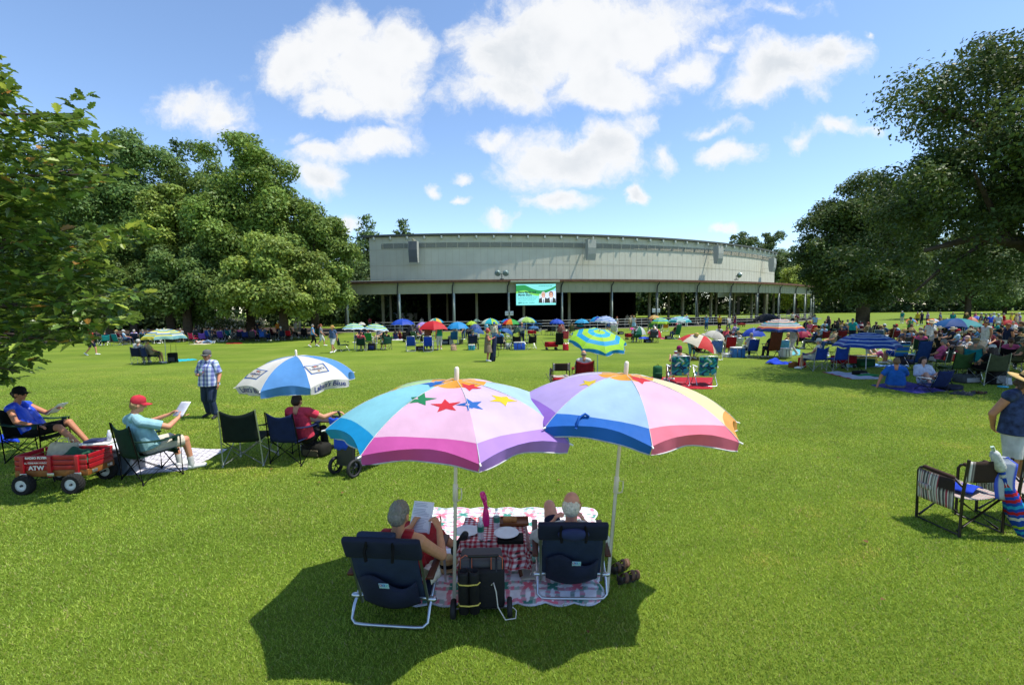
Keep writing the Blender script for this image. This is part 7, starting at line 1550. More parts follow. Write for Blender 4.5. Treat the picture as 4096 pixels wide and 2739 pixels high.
sit('B', 1180, 425, 'lawn', 'slate', -40, 'slate canopy chair right of the red wagon at the rails'); sit('B', 1350, 432, 'quad', 'black', 20, 'black empty chair near the rails before the dark stage', fr='2a2b2e'); sit('B', 1440, 432, 'quad', 'darkgrey', -30, 'charcoal empty chair right of the black one near the rails')
sit('B', 1540, 430, 'quad', 'red', 0, 'red camping chair under the brown parasol', W('person in a red shirt under the brown parasol', 'red', 'navy')); sit('B', 1700, 430, 'quad', 'olive', 20, 'olive chair left of the ringed dark umbrella', W('person in a black cap and olive shirt left of the ringed dark umbrella', 'olive', hat=('cap', 'black')))
sit('R', 780, 365, 'quad', '8a1420', 0, 'dark red camping chair under the lime and turquoise umbrella', W('person with short hair in a white shirt under the lime and turquoise umbrella', 'white', 'navy', 'bald', 'greyhair'), sc=1.05)
sit('C', 220, 425, 'lawn', 'white', -20, 'white tall lawn chair near the rails', fr='d8d8d8'); sit('C', 1020, 366, 'lawn', 'd88a30', -10, 'orange webbed lawn chair under the lime and blue umbrella')
sit('C', 790, 366, 'quad', '3a7a44', 0, 'grass green chair left of the orange webbed one', W('person in a pink cap left of the orange lawn chair', 'navy', hat=('cap', 'coral'))); sit('C', 910, 385, 'tall', '1f5a3c', 10, 'dark green high lawn chair under the lime and blue umbrella', fr='c8ccd0')
sit('C', 1180, 492, 'tall', '1f6a44', 25, 'green high lawn chair under the floral umbrella', W('person in a dark shirt and jeans in the green high chair', 'brown', 'denim', hat=('cap', 'coral'), skin='skintan'), fr='c8ccd0')
sit('C', 570, 546, 'quad', '1f5a3c', 0, 'green camping chair under the green and white umbrella', W('person in a red shirt hidden under the green and white umbrella', 'red')); sit('C', 830, 548, 'quad', 'darkgrey', 0, 'charcoal chair under the red and white umbrella', W('person in a grey shirt under the red and white umbrella', 'grey'))
sit('C', 1560, 800, 'lawn', 'darkgrey', 60, 'silver framed lawn chair under the big red and cream umbrella', W('person with bare legs and black shorts under the red and cream umbrella', 'grey', 'black', leg=.8, hc='whitehair'), fr='d0d4d4'); sit('C', 1800, 808, 'lawn', '5a7ac0', -10, 'blue lawn chair under the tip of the red and cream umbrella', fr='d8dcdc')
sit('C', 2080, 500, 'lawn', '1f6a7a', 40, 'teal patterned lawn chair of the man in lavender', W('person in a lavender shirt and grey cap in the teal lawn chair', 'lavender', hat=('cap', 'darkgrey')))
sit('C', 1850, 560, 'quad', 'black', -10, 'black chair behind the white and grey umbrella', W('person in a white shirt behind the white and grey umbrella', 'white', hc='brown'))
sit('C', 2020, 722, 'lawn', 'b8202a', -8, 'bright red lawn chair left of the blue and white cooler', W('person with dark hair and a grey shirt in the bright red lawn chair', 'darkgrey', hc='darkhair'), fr='d0d4d4')
sit('C', 2120, 640, 'low', 'white', 15, 'white low chair behind the bright red one', W('person in a straw hat and white shirt behind the bright red chair', 'white', hat=('straw', 'straw')))
sit('D', 30, 610, 'quad', 'darkred', 40, 'maroon chair in the crowd behind the blue and white cooler', W('person in a pink top behind the blue and white cooler', 'coral', hc='brown', turn=100))
sit('D', 392, 782, 'lawn', '1f3f9a', 2, 'blue aluminium lawn chair under the royal blue umbrella', W('person in a white and grey striped shirt under the royal blue umbrella', 'lightgrey', 'navy', turn=-10), fr='c8ccd0')
sit('D', 715, 795, 'tall', '6a3420', 2, 'rust brown high backed lounge chair under the big striped umbrella', W('person with dark hair in the rust brown lounge chair', 'navy', 'navy', 'short', 'darkhair'), sc=1.12)
sit('D', 905, 690, 'low', 'skyblue', -20, 'pale blue low chair right of the rust brown lounge chair', W('person with blonde hair and a floral pink blouse seated by the striped umbrella pole', 'peach', 'white', 'bob', 'blonde', turn=60))
sit('D', 1140, 622, 'quad', '182044', -12, 'navy camping chair under the crimson umbrella', W('person in a lavender shirt under the crimson umbrella', 'lavender', 'black'))
sit('D', 1370, 650, 'quad', 'black', 20, 'black chair of the straw hatted newspaper reader', W('person in a wide straw hat and blue shirt reading a newspaper', 'denim', 'grey', hat=('sun', 'b08a4a'), pose='read', turn=30))
sit('D', 1520, 570, 'quad', '6a0f1c', 4, 'maroon camping chair of the man in a pale blue shirt', W('person in a pale blue shirt in the maroon chair behind the white capped man', 'lightblue', hc='darkhair'))
sit('D', 1390, 975, 'quad', '1a3f94', 12, 'blue camping chair of the white capped man, front row right', W('person in a white cap and white vest in the front blue chair', 'white', 'white', leg=.9, hat=('cap', 'white'), turn=30, sleeve=.1), fr='b8bcb8', sc=1.05)
sit('D', 1715, 972, 'quad', '1f469c', 6, 'empty blue camping chair right of the white capped man', fr='b8bcb8', sc=1.05)
sit('D', 1660, 690, 'quad', '22262e', 70, 'dark chair left of the blue striped umbrella', W('person in a khaki jacket and dark cap left of the blue striped umbrella', 'khaki', 'denim', hat=('cap', 'darkgreen'), turn=10))
sit('D', 1340, 445, 'lawn', 'c02028', 15, 'red lawn chair of the woman in the orange hat', W('person in an orange sun hat and pink top in the red lawn chair', 'pink', 'white', hat=('sun', 'd8703a'), turn=-60), fr='d8d8d8')
sit('D', 1540, 440, 'quad', '1f4a34', -5, 'dark green chair in the shade behind the maroon one', W('person in a light blue shirt in the dark green shaded chair', 'lightblue', hc='darkhair'))
sit('D', 1250, 390, 'quad', 'navy', 10, 'navy chair of the straw hatted man at the edge of the shade', W('person in a pale straw hat and navy shirt at the edge of the shade', 'navy', hat=('straw', 'cream')))
sit('D', 1470, 430, 'quad', 'black', -20, 'black chair left of the dark green shaded one'); sit('D', 1800, 560, 'quad', 'darkred', -15, 'dark red chair of the grey straw hat wearer', W('person in a grey straw hat in the dark red shaded chair', 'darkgrey', hat=('straw', 'khaki')))
for i, (x, y, col, sh, hat, hc) in enumerate([(1690, 430, 'black', 'black', None, 'darkhair'), (1760, 400, 'navy', 'darkgrey', None, 'brown'), (1830, 420, 'black', 'mustard', None, 'darkhair'), (1900, 410, 'darkgrey', 'black', ('cap', 'darkgrey'), 'greyhair'), (1870, 500, 'navy', 'slate', ('straw', 'cream'), 'greyhair'), (1760, 350, 'olive', 'brown', None, 'brown'), (2200, 480, 'darkgrey', 'tan', None, 'redhair'), (2330, 470, 'black', 'navy', None, 'darkhair')]):
    sit('D', x, y, 'quad', col, random.uniform(-40, 40), where('D', x, y, nm(col) + ' shaded chair'), W(where('D', x, y, 'person in a %s shirt%s' % (nm(sh), ' and hat' if hat else '')), sh, 'navy', hc=hc, hat=hat))
# right hand crowd in the oak's shade
SB = striped
def striped_chair():
    p = gp('E', 625, 768); d = beach_meshes(.40, .26, .62); b = MB(); A = V3(0, -.2, .34); T = V3(0, -.2 - .62 * math.sin(.26), .34 + .62 * math.cos(.26)); cs = [hexlin(q) for q in ('1c2444', '2a6ab0', '2a6ab0', '3a8ac8', 'a8c83a', '2a6ab0', '2a78b8', '2a6ab0', 'a8b84a', '3a90c0', '1c3054')]
    b.grid(lambda i, j: Vector(((i - .5) * .5, A.lerp(T, j).y - .03 * math.sin(PI * j), A.lerp(T, j).z)), 4, 44, thick=.012, col=lambda i, j: cs[min(10, int(j * 11))]); d = dict(d); _pc[('beach', .4, .261, .62)] = {**d, 'backrest': b.mesh('backrest', [VC])}
    beach_chair('blue, navy and lime striped beach chair under the edge of the blue striped umbrella', p, dg(-3), '2a6ab0', seat=.4, rec=.261, top=.62, back_m=VC, scale=1.08)
    person('person in a white shirt in the blue and lime striped beach chair', p, dg(30), 'sit', 'white', pants='blue', leg=.9, hair=('short', 'brown'))
striped_chair()
sit('E', 880, 860, 'tall', '1f3f78', 0, 'denim blue high backed chair behind the dark haired woman on the purple blanket', fr='2a2b2e'); sit('E', 1060, 800, 'quad', 'black', -10, 'black chair right of the denim blue high backed one')
sit('E', 1390, 990, 'quad', '3a5a2c', -4, 'moss green chair with a see through back, left of the olive one', fr='1e1f22', sc=1.1)
sit('E', 1840, 1030, 'quad', '4a5238', -4, 'olive camping chair of the white capped woman with dark hair', W('person in a white cap with dark hair in the olive chair', 'black', 'black', 'long', 'darkhair', ('cap', 'white')), fr='b8bcb8', sc=1.12)
sit('E', 2250, 890, 'quad', 'black', 55, 'black chair of the woman in the broad grey hat', W('person in a broad grey hat and olive green top at the right edge', 'olive', 'olive', 'bob', 'brown', ('sun', 'khaki')), sc=1.1)
sit('E', 1490, 700, 'low', 'khaki', -60, 'khaki low chair of the woman in the pale pink cap', W('person in a pale pink cap and white vest, arm on the chair', 'white', 'pink', 'bob', 'blonde', ('cap', 'd8b8b0'), turn=150, sleeve=.05))
sit('E', 1250, 700, 'quad', 'darkgrey', 80, 'charcoal chair of the man leaning forward in black', W('person with black hair leaning forward in a black shirt', 'black', 'black', hc='darkhair', turn=-150))
sit('E', 1130, 640, 'low', 'khaki', -70, 'khaki folding chair of the dark haired reader', W('person with brown hair and a checked shirt reading in the khaki chair', 'lightgrey', hc='brown', turn=30, pose='read'))
sit('E', 1650, 720, 'lawn', 'cream', 70, 'cream framed lawn chair near the woman in white'); sit('E', 1020, 600, 'lawn', 'lightgrey', 10, 'grey mesh lawn chair behind the khaki folding chair')
sit('E', 690, 600, 'quad', 'darkgrey', 5, 'charcoal chair of the left straw hat of the pair', W('person in a straw hat and blue shirt, left of the straw hatted pair', 'slate', hat=('straw', 'straw'))); sit('E', 775, 590, 'quad', 'b02028', 10, 'red chair of the right straw hat of the pair', W('person in a straw hat and pale shirt, right of the straw hatted pair', 'lightblue', hat=('straw', 'straw')))
sit('E', 1230, 480, 'quad', '3a3a30', 0, 'dark khaki chair of the man in the drab bucket hat', W('person in a drab bucket hat and black shirt', 'black', 'black', hat=('straw', 'olive')))
sit('E', 1250, 370, 'quad', 'blue', 40, 'blue chair standing in the sun under the teal umbrella, left one', fr='b8bcb8'); sit('E', 1340, 372, 'quad', 'royal', -40, 'royal blue chair in the sun under the teal umbrella, right one', fr='b8bcb8')
sit('E', 1850, 640, 'quad', 'black', 130, 'black chair near the woman in the white dress', W('person with curly dark hair near the woman in the white dress', 'maroon', 'black', 'bob', 'darkhair')); sit('E', 2040, 780, 'tall', '2a2626', 5, 'dark mesh high backed chair behind the olive chair'); sit('E', 1940, 760, 'quad', 'maroon', 10, 'maroon chair beside the dark mesh one', W('person with dark hair in a maroon shirt beside the dark mesh chair', 'maroon', 'black', hc='darkhair'))
for i, (x, y, col, sh, hat, hc, rz) in enumerate([(560, 480, 'darkred', 'brown', None, 'darkhair', 10), (850, 470, 'black', 'tan', None, 'brown', -100), (900, 560, 'olive', 'darkgrey', None, 'greyhair', 60), (1600, 520, 'black', 'cream', None, 'brown', -20), (1660, 450, 'darkgrey', 'khaki', None, 'brown', 30), (1720, 560, 'navy', 'skyblue', ('cap', 'navy'), 'brown', 0), (2250, 460, 'black', 'darkgrey', ('cap', 'black'), 'greyhair', 20), (2180, 420, 'navy', 'white', None, 'greyhair', 120), (2000, 500, 'black', 'black', None, 'darkhair', 0), (2300, 620, 'black', '2c3a30', None, 'brown', 20)]):
    kx = ['left of the straw hatted pair', 'with an arm stretched out behind the straw hats', 'right of the straw hatted pair', 'under the teal umbrella pole', 'behind the teal umbrella pole', 'in the cap left of the white dress', 'in the cap at the right edge', 'facing us at the right edge', 'in black right of the white dress', 'in dark green at the right edge'][i]
    sit('E', x, y, 'quad', col, rz, 'shaded chair of the person %s' % kx, W('person in a %s top %s' % (('dark green' if sh[0] == '2' else sh.replace('dark', 'dark ').replace('skyblue', 'sky blue')), kx), sh, 'black', hc=hc, hat=hat))
# palm print chairs
def palm():
    rr = random.Random(9); cs = [hexlin(q) for q in ('1c3c6a', '1c6a70', '3a9a94', '2c7a4a', '16264c', '9ab04a', '2a8ab0', 'c8d4cc')]; A = V3(0, -.2, .30); T = V3(0, -.2 - .6 * math.sin(.3), .30 + .6 * math.cos(.3)); b = MB(); tb_ = {}
    def cf(i, j):
        k = (int(i * 7 + .8 * math.sin(j * 14)), int(j * 9 + .7 * math.sin(i * 11)))
        if k not in tb_: tb_[k] = rr.choice(cs)
        return tb_[k]
    b.grid(lambda i, j: Vector(((i - .5) * .5, A.lerp(T, j).y - .03 * math.sin(PI * j), A.lerp(T, j).z)), 30, 40, thick=.012, col=cf); _pc[('beach', .36, .3, .6)] = {**beach_meshes(.36, .3, .6), 'backrest': b.mesh('backrest', [VC])}
    for u, v, lab, rz in ((2712, 1538, 'palm print beach chair of the person in the magenta cap', -8), (2818, 1540, 'empty palm print beach chair right of the occupied one', -6)):
        p = G(u, v); beach_chair(lab, p, dg(rz), '1c5a6a', seat=.36, rec=.3, top=.6, back_m=VC, scale=1.16)
    person('person in a magenta cap reading in the palm print beach chair', G(2705, 1530), dg(10), 'read', 'cream', pants='navy', leg=.9, hair=('short', 'brown'), hat=('cap', 'a81c64'))
    blanket('red blanket under the palm print chairs', [G(2600, 1560), G(2850, 1556), G(2850, 1510), G(2600, 1508)], 'b01c2c', seed=5)
    t = thing('backpack', G(2630, 1518), 'green backpack standing left of the palm print chairs', 'bag'); b = MB(); b.box((0, 0, .27), (.34, .24, .52), bev=.1); b.build('body', fab('2a6a44'), t); b = MB(); b.box((0, -.14, .17), (.26, .1, .24), bev=.05); b.build('pocket', fab('22583a'), t); b = MB(); b.tube([(-.06, 0, .52), (0, 0, .58), (.06, 0, .52)], .012, 6); b.build('handle', fab('black'), t)
palm()
p = G(2240, 1556); director('dark director chair beside the red chair, under the pastel umbrella tip', p, dg(4))
wagon('red folding wagon between the pastel umbrella and the dark director chair', G(2268, 1580), 0, 'c01c28')
# ------------------------------------------------------------------ standing and walking people
stand('F', 1230, 640, -80, W('person in a red shirt walking behind the oak leaves on the left', 'red', 'navy', leg=.9, hat=('cap', 'red')), 'walk')
stand('G', 2020, 526, -60, W('person walking in a blue floral top and black capris', 'skyblue', 'black', leg=1.5, sleeve=.1), 'walk'); stand('G', 2130, 520, -70, W('person walking in a grey top and white capris', 'grey', 'white', 'pony', 'redhair', leg=1.3, fat=1.15), 'walk')
stand('G', 2290, 606, 160, W('person walking in a banded straw hat, grey shirt and white shorts', 'slate', 'white', leg=.95, hat=('straw', 'd8a860'), fat=1.2, scale=1.02), 'walk')
stand('A', 1620, 660, 20, W('person in a brown shirt and black trousers bending under the big red umbrella', '7a5a4e', 'black', leg=1.9, skin='skindark', hc='darkhair'), 'point'); stand('A', 1790, 662, 30, W('person in a green tank top and white capris under the big red umbrella', '1f9a78', 'white', 'short', 'brown', leg=1.5, sleeve=.05, fat=1.2), 'point')
stand('A', 2165, 500, 150, W('person in a grey shirt bending over the low table', 'khaki', 'slate', hc='darkhair'), 'bend'); stand('A', 1515, 350, 0, W('person in a white shirt standing at the rails behind the lavender umbrella', 'white', 'khaki'))
stand('A', 705, 330, 0, W('person in a coral shirt standing behind the rails on the left', 'coral', 'khaki', hc='brown'))
stand('B', 395, 842, -85, W('person in a tan dress and pink cap holding a long umbrella bag', '8a7a66', '8a7a66', 'bob', 'redhair', ('cap', 'd86a64'), skirt=1.05, sleeve=.1, fat=1.35, skin='b8705a', scale=.98), 'point')
stand('B', 500, 585, 175, W('person in a blue cap, white top and jeans behind the woman in tan', 'cream', 'denimlt', 'short', 'darkhair', ('cap', '3a78c0'), fat=1.2))
stand('B', 930, 600, 10, W('person with a bald head and blue shirt leaning over the chairs', 'slate', 'navy', 'bald', 'brown'), 'point'); stand('B', 460, 440, 150, W('person in dark clothes standing behind the closed umbrella', 'darkgreen', 'navy', hc='greyhair'))
stand('C', 480, 350, 10, W('person in a tan shirt and straw cap standing near the rails', 'cream', 'khaki', hat=('cap', 'tan'))); stand('C', 528, 352, -20, W('person in a straw hat and white skirt beside the man in tan', 'white', 'lightblue', 'bob', 'blonde', ('straw', 'straw'), skirt=1.1))
stand('C', 130, 380, 20, W('person in a grey top and denim skirt under the small pink umbrella', 'lavender', 'denim', skirt=.8)); stand('C', 265, 380, 90, W('person in a white outfit right of the small pink umbrella', 'white', 'white', hc='redhair'))
stand('C', 1660, 368, 10, W('person in a sun hat, blue shirt and jeans, leftmost of the four walkers', '4a84b4', 'denim', hat=('sun', 'cream'), leg=1.7, fat=1.15)); stand('C', 1865, 366, 0, W('person in a mustard top and black trousers holding up a phone', 'mustard', 'black', hc='redhair'), 'phone')
stand('C', 2010, 384, 20, W('person in a white shirt with a dark shoulder bag, third of the walkers', 'white', '6a7a78', hat=('cap', 'olive')), 'walk'); stand('C', 2108, 300, 30, W('person in a navy top and magenta trousers near the rails', 'navy', 'a8286a', 'bob', 'darkhair', sleeve=.05))
stand('C', 1350, 300, 10, W('person all in white standing behind the floral umbrella', 'lightblue', 'white', hc='blonde')); stand('C', 1435, 800, -170, W('person with blonde hair, white vest and aqua trousers behind the red and cream umbrella', 'white', '6ab4b8', 'bob', 'blonde', sleeve=.05, leg=1.6, fat=1.1), 'bend')
for x, y, rz, w in [(425, 250, 0, W('person in pale clothes inside the pavilion, left of two', 'cream', 'khaki')), (505, 240, 0, W('person in pale clothes inside the pavilion, right of two', 'white', 'grey', 'bob', 'redhair'))]: stand('C', x, y + 30, rz, w)
stand('D', 1060, 758, 95, W('person walking in white striped trousers and a bare shouldered top', 'lightgrey', 'd8d4d8', 'long', 'brown', sleeve=0, leg=1.98, skin='skintan', scale=1.02), 'walk')
stand('D', 1055, 265, 160, W('person in a white shirt bending at the rails on the right', 'white', 'navy', hc='brown'), 'point'); stand('D', 1135, 262, 90, W('person in a plum shirt leaning at the rails on the right', '7a3a5a', 'khaki', hc='whitehair'), 'bend')
stand('D', 1400, 375, 0, W('person in a grey cap and pale blue shirt standing at the sunny edge', 'lightblue', 'khaki', hat=('cap', 'darkgrey'))); stand('D', 1605, 420, 0, W('person with long dark hair and bare shoulders in the shaded party', '2a2438', '2a2438', 'long', 'darkhair', sleeve=0, skirt=1.1))
stand('D', 1985, 560, -50, W('person in a turquoise shirt standing behind the blue striped umbrella', '1f9a98', 'navy', hat=('cap', 'navy'), fat=1.2)); stand('D', 2150, 182, 0, W('person in a white shirt and white trousers far off on the sunny field', '9ac8b8', 'white', hat=('cap', 'white')))
stand('E', 1075, 620, 175, W('person in a sun hat and white T shirt standing among the seated crowd', 'white', 'navy', hat=('sun', 'cream'), fat=1.3, scale=1.05)); stand('E', 805, 430, 10, W('person in a green top and dark red skirt raising an arm', '3a7a4a', 'maroon', hc='darkhair', skirt=1.1, sleeve=.1), 'phone')
stand('E', 1815, 640, 95, W('person with dark hair in a white dress leaning forward', 'white', 'white', 'pony', 'darkhair', skirt=1.25, sleeve=.02, skin='skintan', scale=1.02), 'point'); stand('E', 2110, 700, 80, W('person in a navy vest and white trousers at the right edge', 'navy', 'white', 'short', 'redhair', sleeve=.05, fat=1.15, skin='skintan'), 'point')
stand('E', 2290, 700, 40, W('person in dark green stretching an arm at the right edge', '2c3a30', '22302a', hc='brown', scale=1.05), 'phone'); stand('E', 2230, 330, 20, W('person in a straw hat and khaki shirt far right in the sun', 'khaki', 'grey', hat=('straw', 'straw'))); stand('E', 1990, 345, -60, W('person in a white cap and vest beside the small green umbrella', 'white', 'teal', hat=('cap', 'white')), 'walk'); stand('E', 1880, 345, 0, W('person with a blue pack and white shorts far right in the sun', 'royal', 'white', leg=.9))
stand('E', 1820, 330, 30, W('person in navy standing left of the blue pack carrier', 'navy', 'darkgrey')); stand('E', 905, 245, 100, W('person in a yellow shirt walking far off under the boughs', 'yellow', 'darkgrey', leg=.9), 'walk')
for x, y, w in [(1285, 400, W('person in a white hat and dark shirt standing in the left shade', '2a3040', 'darkgrey', hat=('straw', 'lightblue'))), (1555, 400, W('person in a white cap and orange shirt in the left shade', 'orange', 'navy', hat=('cap', 'white'))), (1790, 390, W('person in a white T shirt with his back turned in the left shade', 'white', 'khaki', fat=1.2))]: stand('G', x, y, random.uniform(-30, 30), w)
# ------------------------------------------------------------------ people on blankets
PB = [gp('E', 280, 1040), gp('E', 700, 1110), gp('E', 1320, 1185), gp('E', 1240, 1085), gp('E', 900, 1000), gp('E', 470, 985)]
blanket('purple blanket of the man in the blue T shirt and the dark haired woman', [gp('E', 280, 1050), gp('E', 900, 1165), gp('E', 1340, 1125), gp('E', 700, 985)], '3c3a8c', .03, seed=6, nu=24)
person('person in a blue T shirt sitting on the purple blanket, leaning on one arm', gp('E', 610, 1080), dg(-38), 'ground', '2468c4', pants='grey', leg=.95, hair=('short', '6a5038'), skin='b87a5c', shoes=None, fat=1.25, scale=1.1, voxel=.014, sleeve=.8, key='blueT',
       J={**J_ground(), 'wr': [V3(-.42, -.22, .06), V3(.16, .28, .46)], 'el': [V3(-.34, -.18, .34), V3(.26, .12, .38)]})
person('person with long dark hair and a white shirt sitting behind bare knees', gp('E', 1010, 1050), dg(165), 'ground', 'c8d0e4', pants='lightblue', leg=.5, hair=('long', '1e1618'), skin='c0907a', shoes=None, fat=1.0, scale=1.05, voxel=.014, sleeve=1.6)
sit('E', 1100, 1130, 'low', '1c2c66', 5, 'low navy chair with a light blue seat on the purple blanket', fr='2a2b2e')
duffel('dark navy bag on the right end of the purple blanket', gp('E', 1330, 1105), .2, '181c30', (.7, .4, .16), trim='navy'); blanket('grey folded chair cloth lying right of the purple blanket', [gp('E', 1330, 1165), gp('E', 1640, 1195), gp('E', 1700, 1160), gp('E', 1440, 1130)], 'darkgrey', .05, seed=8, name='folded_cloth', cat='cloth')
for k, (x, y) in enumerate(((1700, 1160), (1780, 1168))): sandal(gp('E', x, y), .6 + k, ['grey sandal on the grass right of the purple blanket, left one', 'grey sandal on the grass right of the purple blanket, right one'][k])
blanket('grey blanket with a dark red border in front of the empty blue chair', [gp('I', 640, 885), gp('I', 1180, 1015), gp('I', 1800, 1015), gp('I', 1500, 900)], '7a808c', .04, seed=9, colfn=lambda i, j: (.3, .03, .05) if (j < .06 or i < .03) else (.34, .36, .42), nu=40, nv=30)
b = MB(); b.grid(lambda i, j: V3((i - .5) * .9, (j - .5) * .4, .05 + .06 * math.sin(PI * i) * math.sin(PI * j)), 10, 8); tag(b.build('cloth', fab('1f8a4a'), None, loc=gp('I', 1500, 965)), 'bright green cloth on the grey blanket', 'cloth'); duffel('black bag on the grey blanket', gp('I', 1350, 950), .3, 'black', (.5, .3, .2))
blanket('royal blue sheet crumpled on the sunny grass left of the white capped man', [gp('D', 620, 893), gp('D', 1130, 890), gp('D', 1120, 862), gp('D', 790, 850)], 'royal', .04, seed=10, wave=.22, name='sheet'); tote('tan leather bag beside the royal blue sheet', gp('D', 1065, 935), .2, '8a5a2c', (.5, .25, .22)); tote('red pointed bag left of the white capped man', gp('D', 1200, 930), .2, 'red', (.4, .25, .42))
blanket('aqua blanket beneath the walking woman in striped trousers', [gp('D', 1000, 745), gp('D', 1170, 745), gp('D', 1175, 660), gp('D', 1090, 650)], '6ab8c4', .03, seed=11)
blanket('pale blue striped towel behind the two blue chairs', [gp('D', 1490, 760), gp('D', 1625, 760), gp('D', 1620, 700), gp('D', 1490, 700)], 'lightblue', .03, seed=12, colfn=lambda i, j: (.6, .66, .74) if int(j * 8) % 2 else (.1, .2, .45), nu=8, nv=32)
blanket('turquoise towel at the foot of the yellow table', [gp('D', 1905, 935), gp('D', 2060, 935), gp('D', 2065, 895), gp('D', 1910, 895)], 'aqua', .03, seed=13); blanket('blue and white edged blanket right of the green bag', [gp('E', 245, 800), gp('E', 800, 805), gp('E', 790, 780), gp('E', 250, 778)], '6a9ad8', .05, seed=14); blanket('bright blue ground sheet behind the moss green chair', [gp('E', 1500, 730), gp('E', 1720, 725), gp('E', 1700, 670), gp('E', 1510, 670)], '2a6ac8', .02, seed=15)
blanket('bright blue towel on the grass left of the red and white umbrella', [gp('C', 600, 490), gp('C', 770, 490), gp('C', 760, 460), gp('C', 620, 458)], 'royal', .03, seed=16); blanket('pink towel left of the green high lawn chair', [gp('C', 940, 495), gp('C', 1035, 495), gp('C', 1030, 463), gp('C', 945, 463)], 'd8707c', .03, seed=17)
blanket('turquoise towel beside the trolley on the left lawn', [gp('G', 200, 728), gp('G', 470, 703), gp('G', 440, 692), gp('G', 200, 695)], 'turq', .03, seed=18)
blanket('cream blanket under the person lying in the left shade', [gp('G', 350, 496), gp('G', 560, 496), gp('G', 700, 480), gp('G', 500, 478)], 'cream', .02, seed=19); blanket('red blanket at the edge of the left shade', [gp('G', 850, 488), gp('G', 1070, 484), gp('G', 1060, 470), gp('G', 860, 474)], 'red', .02, seed=20)
blanket('white blanket of the two women sitting under the blue umbrella', [gp('A', 1000, 512), gp('A', 1230, 512), gp('A', 1220, 480), gp('A', 1010, 482)], 'white', .02, seed=21)
def onground(c, x, y, rz, w, pose='ground'): stand(c, x, y, rz, w, pose)
onground('A', 1105, 500, 10, W('person with dark hair and a navy dress sitting on the white blanket, left', '28305a', '28305a', 'long', 'darkhair', skirt=.8, sleeve=.05)); onground('A', 1185, 495, -40, W('person with dark hair and a red top sitting on the white blanket, right', 'darkred', 'navy', 'pony', 'darkhair')); onground('A', 1010, 500, 90, W('person in a bright green shirt lying on the white blanket', '2ab04a', 'skyblue', hc='darkhair'), 'lie')
onground('G', 560, 484, -90, W('person lying in a white shirt and jeans on the cream blanket', 'white', 'denimlt', hc='brown'), 'lie'); onground('D', 2290, 840, -120, W('person in a white vest sitting on the ground behind the yellow table', 'white', 'pink', 'bun', 'brown', sleeve=.05, skin='skinpale')); onground('E', 290, 690, -80, W('person with tied back hair reaching out behind the blue striped pole', 'cream', 'white', 'bun', 'redhair', sleeve=.1))
# ------------------------------------------------------------------ the shaded row under the left trees
rw = random.Random(21); LS = ['white', 'navy', 'slate', 'darkgrey', 'pink', 'teal', 'khaki', 'lavender', 'black', 'olive', 'lightblue', 'maroon']; LC = ['navy', 'blue', 'darkgreen', 'black', 'slate', 'purple', 'teal', 'darkgrey']
named = {430: ('pink', 'hot pink chair at the sunny edge of the left shade', None), 555: ('purple', 'purple chair right of the hot pink one', None), 1130: ('1c2f6a', 'navy chair with a white towel in the left shade', None), 1230: ('darkgrey', 'charcoal lounge chair right of the towel draped navy chair', 'pink'), 1370: ('2a5ab0', 'blue chair under the small blue umbrella in the left shade', 'slate'), 1690: ('c01c28', 'bright red chair with silver legs at the edge of the left shade', None), 1905: ('black', 'black chair of the woman with a yellow bag', 'navy')}
for x, (col, lab, sh) in named.items():
    sit('G', x, 478 if x < 600 else 452 if x < 1500 else 432 if x < 1800 else 415, 'quad' if x != 1230 else 'lawn', 'd8285c' if col == 'pink' else col, rw.uniform(-25, 25), lab, W('person in a %s shirt in the %s' % (sh, lab.split(' in the')[0].split(' of the')[0].split(' right')[0].split(' under')[0]), sh, 'navy', hc='brown') if sh else None, fr='c8ccd0' if x in (1690, 430) else '2a2b2e')
spots = [('F', 1590, 505), ('F', 1690, 500), ('F', 1810, 492), ('F', 1915, 490), ('F', 2025, 488), ('F', 2110, 484), ('G', 120, 470), ('G', 250, 465), ('G', 460, 440), ('G', 640, 440), ('G', 700, 455), ('G', 800, 455), ('G', 860, 430), ('G', 960, 430), ('G', 1050, 445), ('G', 1300, 425), ('G', 1470, 425), ('G', 1580, 440), ('G', 1740, 410), ('G', 2090, 395), ('F', 1400, 510), ('F', 1250, 500)]
order = sorted(range(len(spots)), key=lambda i: O(*spots[i])[0])
for k, i in enumerate(order):
    c, x, y = spots[i]; col = rw.choice(LC); sh = rw.choice(LS); hat = rw.choice([None, None, ('cap', 'white'), ('straw', 'straw'), ('cap', 'navy')])
    sit(c, x, y, rw.choice(['quad', 'quad', 'lawn']), col, rw.uniform(-70, 70), where(c, x, y, nm(col) + ' shaded chair'), W(where(c, x, y, 'person in a %s shirt%s' % (nm(sh), ' and hat' if hat else '')), sh, rw.choice(['navy', 'khaki', 'black']), hc=rw.choice(['greyhair', 'brown', 'darkhair', 'whitehair']), hat=hat))
ex = [(1040, 470), (1160, 540), (1330, 560), (1560, 600), (1420, 430), (1760, 480), (1880, 560), (2080, 620), (2210, 600), (980, 520), (640, 480), (480, 470), (420, 500), (1950, 430), (2120, 470), (2300, 520), (1300, 330), (1520, 400), (2150, 850), (1700, 860), (2330, 760), (1180, 870), (940, 660), (1400, 620)]
ex = sorted(ex, key=lambda q: q[0])
